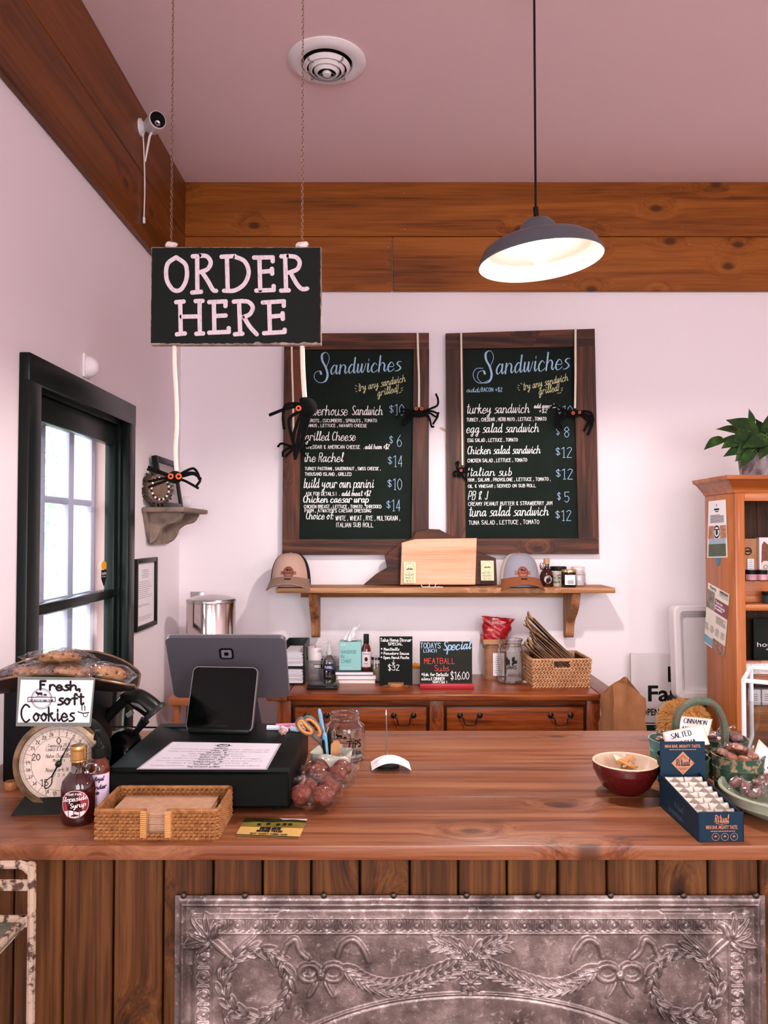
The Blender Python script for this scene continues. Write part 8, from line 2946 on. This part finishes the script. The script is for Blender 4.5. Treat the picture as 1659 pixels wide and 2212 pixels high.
def flavour_card(label, corners, Y, lean, lines_, name='flavour_card'):
    P_ = [wp(*c_, Y + d_) for c_, d_ in zip(corners, lean)]
    t = thing(name, label, 'card', (P_[2] + P_[3]) / 2)
    nrm = (P_[1] - P_[0]).cross(P_[3] - P_[0]).normalized()
    part('card', MB().add([tuple(p_) for p_ in P_] + [tuple(p_ + nrm * -.0012) for p_ in P_], [(0, 3, 2, 1), (4, 5, 6, 7), (0, 1, 5, 4), (1, 2, 6, 5), (2, 3, 7, 6), (3, 0, 4, 7)]), pm('card_edge', '#d8b88c', .6), t, world=True, smooth=0)
    def fn(o):
        return lambda u, v: P_[3].lerp(P_[2], u).lerp(P_[0].lerp(P_[1], u), v) + nrm * o
    sg_ = 1 if nrm.y < 0 else -1
    I = Ink(); I.rect(.03, .05, .97, .95)
    ink_part('face', I, fn(sg_ * .0004 + (0 if sg_ > 0 else -.0012)), pm('card_face', '#e9e2e6', .5), t, world=True)
    I = Ink()
    for s, x0, x1, y, h in lines_: I.text(s, x0, y, x1, h, .022, jit=.03)
    ink_part('writing', I, fn(sg_ * .0008 + (0 if sg_ > 0 else -.0012)), INKB, t, world=True)


flavour_card('white card handwritten CINNAMON APPLE in the back of the caddy', [(1469, 1546), (1539, 1553), (1530, 1590), (1462, 1584)], 1.775, (0, 0, -.01, -.01), [('CINNAMON', .14, .86, .62, .26), ('APPLE', .12, .6, .16, .26)])
flavour_card('white card handwritten SALTED MOCHA at the front of the caddy', [(1431, 1582), (1519, 1564), (1533, 1608), (1440, 1622)], 1.675, (0, 0, -.01, -.01), [('SALTED', .18, .66, .58, .26), ('MOCHA', .25, .72, .12, .26)])

# chocolate display box
NAVY = pm('navy_card', '#0f2a3c', .5)
COP = pm('copper_print', '#c88a68', .35, .5)
b0_, b1_ = on(1509, 1819), on(1609, 1820)
wbx = b1_.x - b0_.x
ybx = b0_.y
hbx = wp(1555, 1754, ybx).z - ZC
dbx = .185
t = thing('chocolate_box', 'navy carton of mini chocolate bars with a raised header', 'box', ((b0_.x + b1_.x) / 2, ybx, ZC), rz=math.radians(1.5))
hw_ = wbx / 2
part('front_wall', MB().rbox((0, .001, hbx / 2), (wbx, .002, hbx), .0006, 1), NAVY, t)
sd = MB()
for s in (-1, 1):
    sd.add([(s * hw_, 0, 0), (s * hw_, dbx, 0), (s * hw_, dbx, hbx * 1.25), (s * hw_, 0, hbx * .92), (s * (hw_ - .002), 0, 0), (s * (hw_ - .002), dbx, 0), (s * (hw_ - .002), dbx, hbx * 1.25), (s * (hw_ - .002), 0, hbx * .92)], [(0, 1, 2, 3), (7, 6, 5, 4), (3, 2, 6, 7), (0, 3, 7, 4), (1, 5, 6, 2), (0, 4, 5, 1)])
part('side_wall', sd, NAVY, t, smooth=0)
part('floor', MB().b2((-hw_, 0, 0), (hw_, dbx, .0015)), NAVY, t, smooth=0)
Ytop = ybx + dbx
hz0, hz1 = wp(1485, 1690, Ytop).z - ZC, wp(1485, 1602, Ytop).z - ZC
hxc = wp(1486, 1640, Ytop).x - t.location.x
hww = 97 / F * Ytop
part('header', MB().rbox((hxc * .55, dbx + .001, (hz1) / 2), (hww, .003, hz1), .0006, 1), NAVY, t)
hx_ = hxc * .55
tm = fit_font('MINI BAR. MIGHTY TASTE.', hx_ - hww * .40, hx_ + hww * .40, hz1 - .012, .006, .02)
tm2 = fit_font('MINI BAR. MIGHTY TASTE.', -wbx * .34, wbx * .36, hbx * .44, .0065, .02)
part('header_print', MB().add([(p_[0], dbx - .0012, p_[1]) for p_ in tm.v], tm.f), COP, t, smooth=0)
part('front_print', MB().add([(p_[0], -.0008, p_[1]) for p_ in tm2.v], tm2.f), COP, t, smooth=0)
I = Ink(); cz_ = hz1 - .044
I.poly([(hx_, cz_ + .024), (hx_ + .024, cz_), (hx_, cz_ - .024), (hx_ - .024, cz_)])
ink_part('diamond', I, lambda u, v: (u, dbx - .0012, v), COP, t)
I = Ink(); I.text('Ritual', hx_ - .014, cz_ - .005, hx_ + .014, .013, .0013, slant=.1)
for o_ in (.006, .010): I.stroke([(hx_ - o_, cz_ + .008), (hx_, cz_ + .008 + o_), (hx_ + o_, cz_ + .008)], .0008, sharp=True)
I.rect(hx_ - .012, cz_ - .010, hx_ + .012, cz_ - .0094); I.lines(hx_ - .010, hx_ + .010, cz_ - .011, cz_ - .014, 1, .001, 3)
ink_part('diamond_print', I, lambda u, v: (u, dbx - .0018, v), NAVY, t)
I = Ink(); I.text('Ritual', -wbx * .14, hbx * .66, wbx * .16, .013, .0014, slant=.1); I.stroke(catmull([Vector(p_) for p_ in ((-.010, hbx * .63), (0, hbx * .60), (.014, hbx * .64))], 5), .0009)
I.lines(-wbx * .26, wbx * .32, hbx * .385, hbx * .345, 1, .0016, 6)
for k in (-1, 0, 1):
    I.ring((.006 + k * .017, hbx * .18), .0066, .0007, 22)
    I.poly([(.006 + k * .017 - .003, hbx * .17), (.006 + k * .017 + .003, hbx * .17), (.006 + k * .017, hbx * .17 + .004)])
ink_part('logo_print', I, lambda u, v: (u, -.0008, v), COP, t)
I = Ink()
for k in (-1, 0, 1):
    I.ring((hx_ + k * .016, cz_ - .034), .0056, .0006, 22)
    I.disc((hx_ + k * .016, cz_ - .034), .0022, 6)
I.lines(hx_ - hww * .32, hx_ + hww * .32, hz1 - .014, hz1 - .018, 1, .0014, 6)
ink_part('header_icons', I, lambda u, v: (u, dbx - .0012, v), COP, t)
part('inner_flap', MB().box((hx_ - hww / 2 + .012, dbx - .012, hbx * 1.12), (.02, .001, .018), RX(-.2)), PAPER, t, smooth=0)
I = Ink(); I.text('Ritual', .06, hbx * .5, .10, .01, .001); I.lines(.03, .12, hbx * .32, hbx * .18, 3, .0012, 8, False)
ink_part('side_print', I, lambda u, v: (-hw_ - .0008, dbx - .02 - u, v), pm('navy_print', '#3f6a84', .5), t)
BARM = [pm('bar_wrap_a', '#d8ccbc', .45), pm('bar_wrap_b', '#cfc6bd', .45)]
DIA = pm('bar_diamond', '#8d8074', .45)
MB0 = WM[key(t)]
for r in range(7):
    for cidx in range(2):
        loc = MB0 @ Vector(((cidx - .5) * (wbx * .47), .022 + r * .0225, hbx * (.60 + .05 * r)))
        tb_ = thing('chocolate_bar', 'mini chocolate bar in the navy box, %s row from the front, %s column' % (('first', 'second', 'third', 'fourth', 'fifth', 'sixth', 'seventh')[r], ('left', 'right')[cidx]), 'chocolate bar', loc, rot=(math.radians(-32), 0, MB0.to_euler().z), group='mini chocolate bars in the navy box')
        w_ = wbx * .45
        part('wrap', MB().rbox((0, 0, -.004), (w_, .007, .046), .0015, 1), BARM[(r + cidx) % 2], tb_)
        I = Ink(); I.poly([(0, .018), (w_ * .42, .004), (0, -.010), (-w_ * .42, .004)])
        ink_part('diamond', I, lambda u, v: (u, -.0040, v), DIA, tb_)
        I = Ink(); I.text('Ritual', -w_ * .22, .002, w_ * .22, .006, .0006); I.lines(-w_ * .4, w_ * .4, .0185, .0165, 1, .0010, r)
        ink_part('print', I, lambda u, v: (u, -.0045, v), INKB, tb_)

# celadon bowl of wrapped chocolates
CEL = pm('celadon', '#a9b29c', .3, var='#97a28c', scale=8, coat=.3)
c = on(1700, 1792)
ybw = c.y + .085
rb2 = wp(1562, 1690, ybw).x
xb_ = rb2 + .128
hcb = wp(1690, 1705, ybw).z - ZC + .0
t = thing('celadon_bowl', 'pale green stoneware bowl of wrapped chocolates at the right edge', 'bowl', (xb_, ybw, ZC))
RB = .128
part('bowl', MB().lathe([(0, 0), (RB * .58, 0), (RB * .62, .004), (RB * .80, hcb * .28), (RB * .90, hcb * .5), (RB * .92, hcb * .53), (RB * .94, hcb * .55), (RB * .98, hcb * .90), (RB, hcb * .96), (RB * .99, hcb), (RB * .94, hcb), (RB * .90, hcb * .8), (RB * .7, hcb * .35), (0, hcb * .22)], 60), CEL, t)
rr = random.Random(17)
for k in range(22):
    a_ = rr.uniform(0, 2 * PI); q_ = RB * .78 * math.sqrt(rr.random())
    candy((xb_ + q_ * math.cos(a_), ybw + q_ * math.sin(a_), ZC + hcb * .9 + (1 - q_ / RB) * .022 + rr.uniform(-.004, .006)), (rr.uniform(-.6, .6), rr.uniform(-.6, .6), rr.uniform(0, 6)), 'clear wrapped dark chocolate piled in the pale green bowl', 'wrapped chocolates in the pale green bowl', 0 if k % 3 else 2)
flavour_card('white card lettered M standing tilted in the pale green bowl', [(1639, 1597), (1712, 1668), (1690, 1712), (1622, 1648)], ybw + .10, (0, 0, -.02, -.02), [('Mint', .42, .92, .30, .34)])

# white-framed display case
yq = 1.93
fr = MB()
cq = wp(1607, 1540, yq)
t = thing('display_case', 'white framed clear counter display case at the right edge', 'display case', (cq.x, yq, ZC), rz=math.radians(-30))
xc0 = 0.0
zt3 = wp(1606, 1470, yq).z - ZC
xc1 = xc0 + .30
yq, yq1 = 0.0, .22
ZC_ = 0.0
WF = pm('case_white', '#e8e4ea', .35)
bars = [((xc0, yq, ZC_), (xc0, yq, zt3)), ((xc0, yq1, ZC_), (xc0, yq1, zt3)), ((xc1, yq, ZC_), (xc1, yq, zt3)), ((xc1, yq1, ZC_), (xc1, yq1, zt3)), ((xc0, yq1, zt3), (xc1, yq1, zt3)), ((xc0, yq, zt3), (xc1, yq, zt3)), ((xc0, yq, ZC_ + .004), (xc1, yq, ZC_ + .004)), ((xc0, yq, ZC_ + .004), (xc0, yq1, ZC_ + .004)), ((xc0, yq, zt3), (xc0, yq1, zt3)), ((xc1, yq, zt3), (xc1, yq1, zt3))]
for a_, b__ in bars:
    d_ = Vector(b__) - Vector(a_)
    s_ = [.010 if abs(d_[i]) < 1e-6 else abs(d_[i]) + .008 for i in range(3)]
    part('frame_bar', MB().rbox([(u + v) / 2 for u, v in zip(a_, b__)], s_, .002, 1), WF, t)
ACR = glassy('acrylic', '#eef2f2', .05, .5)
part('pane', MB().b2((xc0, yq - .001, ZC_ + .01), (xc1, yq + .001, zt3 - .05)), ACR, t, smooth=0)
part('pane', MB().b2((xc0 - .001, yq, ZC_ + .01), (xc0 + .001, yq1, zt3 - .005)), ACR, t, smooth=0)
part('pane', MB().b2((xc0, yq1 - .001, ZC_ + .01), (xc1, yq1 + .001, zt3 - .005)), ACR, t, smooth=0)

# ================================================================== rusty white cart in front of the counter
RUST = pm('chipped_white_iron', '#b59c88', .7, var='#4a3226', scale=45, thresh=(.50, .58), bump=.5, bscale=90)
RUSTS = pm('shelf_patina', '#4a5248', .6, var='#6a6a5a', scale=12)
yv = 1.335
xv = wp(68, 2000, yv).x
zvt, zv2, zvs = wp(40, 1868, yv).z, wp(40, 1912, yv).z, wp(40, 1972, yv).z
t = thing('iron_cart', 'rusty white iron cart standing before the left of the counter', 'cart', (xv - .22, yv - .2, 0))
xl_ = xv - .45
for y_ in (yv, yv - .40):
    path = catmull([Vector((xv, y_, 0)), Vector((xv, y_, .4)), Vector((xv, y_, zvt - .04)), Vector((xv - .004, y_, zvt - .012)), Vector((xv - .02, y_, zvt)), Vector((xv - .06, y_, zvt)), Vector((xl_ + .06, y_, zvt)), Vector((xl_ + .02, y_, zvt)), Vector((xl_ + .004, y_, zvt - .012)), Vector((xl_, y_, zvt - .04)), Vector((xl_, y_, .4)), Vector((xl_, y_, 0))], 4)
    part('hoop', MB().tube(path, .0072, 8), RUST, t, world=True)
    part('cross_bar', MB().rbox(((xv + xl_) / 2, y_, zv2), (xv - xl_ - .012, .006, .018), .001, 1), RUST, t, world=True)
for z_ in (zvs - .012, .30):
    part('shelf', MB().rbox(((xv + xl_) / 2, yv - .20, z_), (xv - xl_ - .008, .39, .004), .001, 1), RUSTS, t, world=True)
    fb = MB()
    for y_ in (yv - .008, yv - .392): fb.rbox(((xv + xl_) / 2, y_, z_ + .002), (xv - xl_ - .006, .008, .018), .001, 1)
    for x_ in (xv - .010, xl_ + .010): fb.rbox((x_, yv - .20, z_ + .002), (.008, .39, .018), .001, 1)
    part('shelf_edge', fb, RUST, t, world=True)
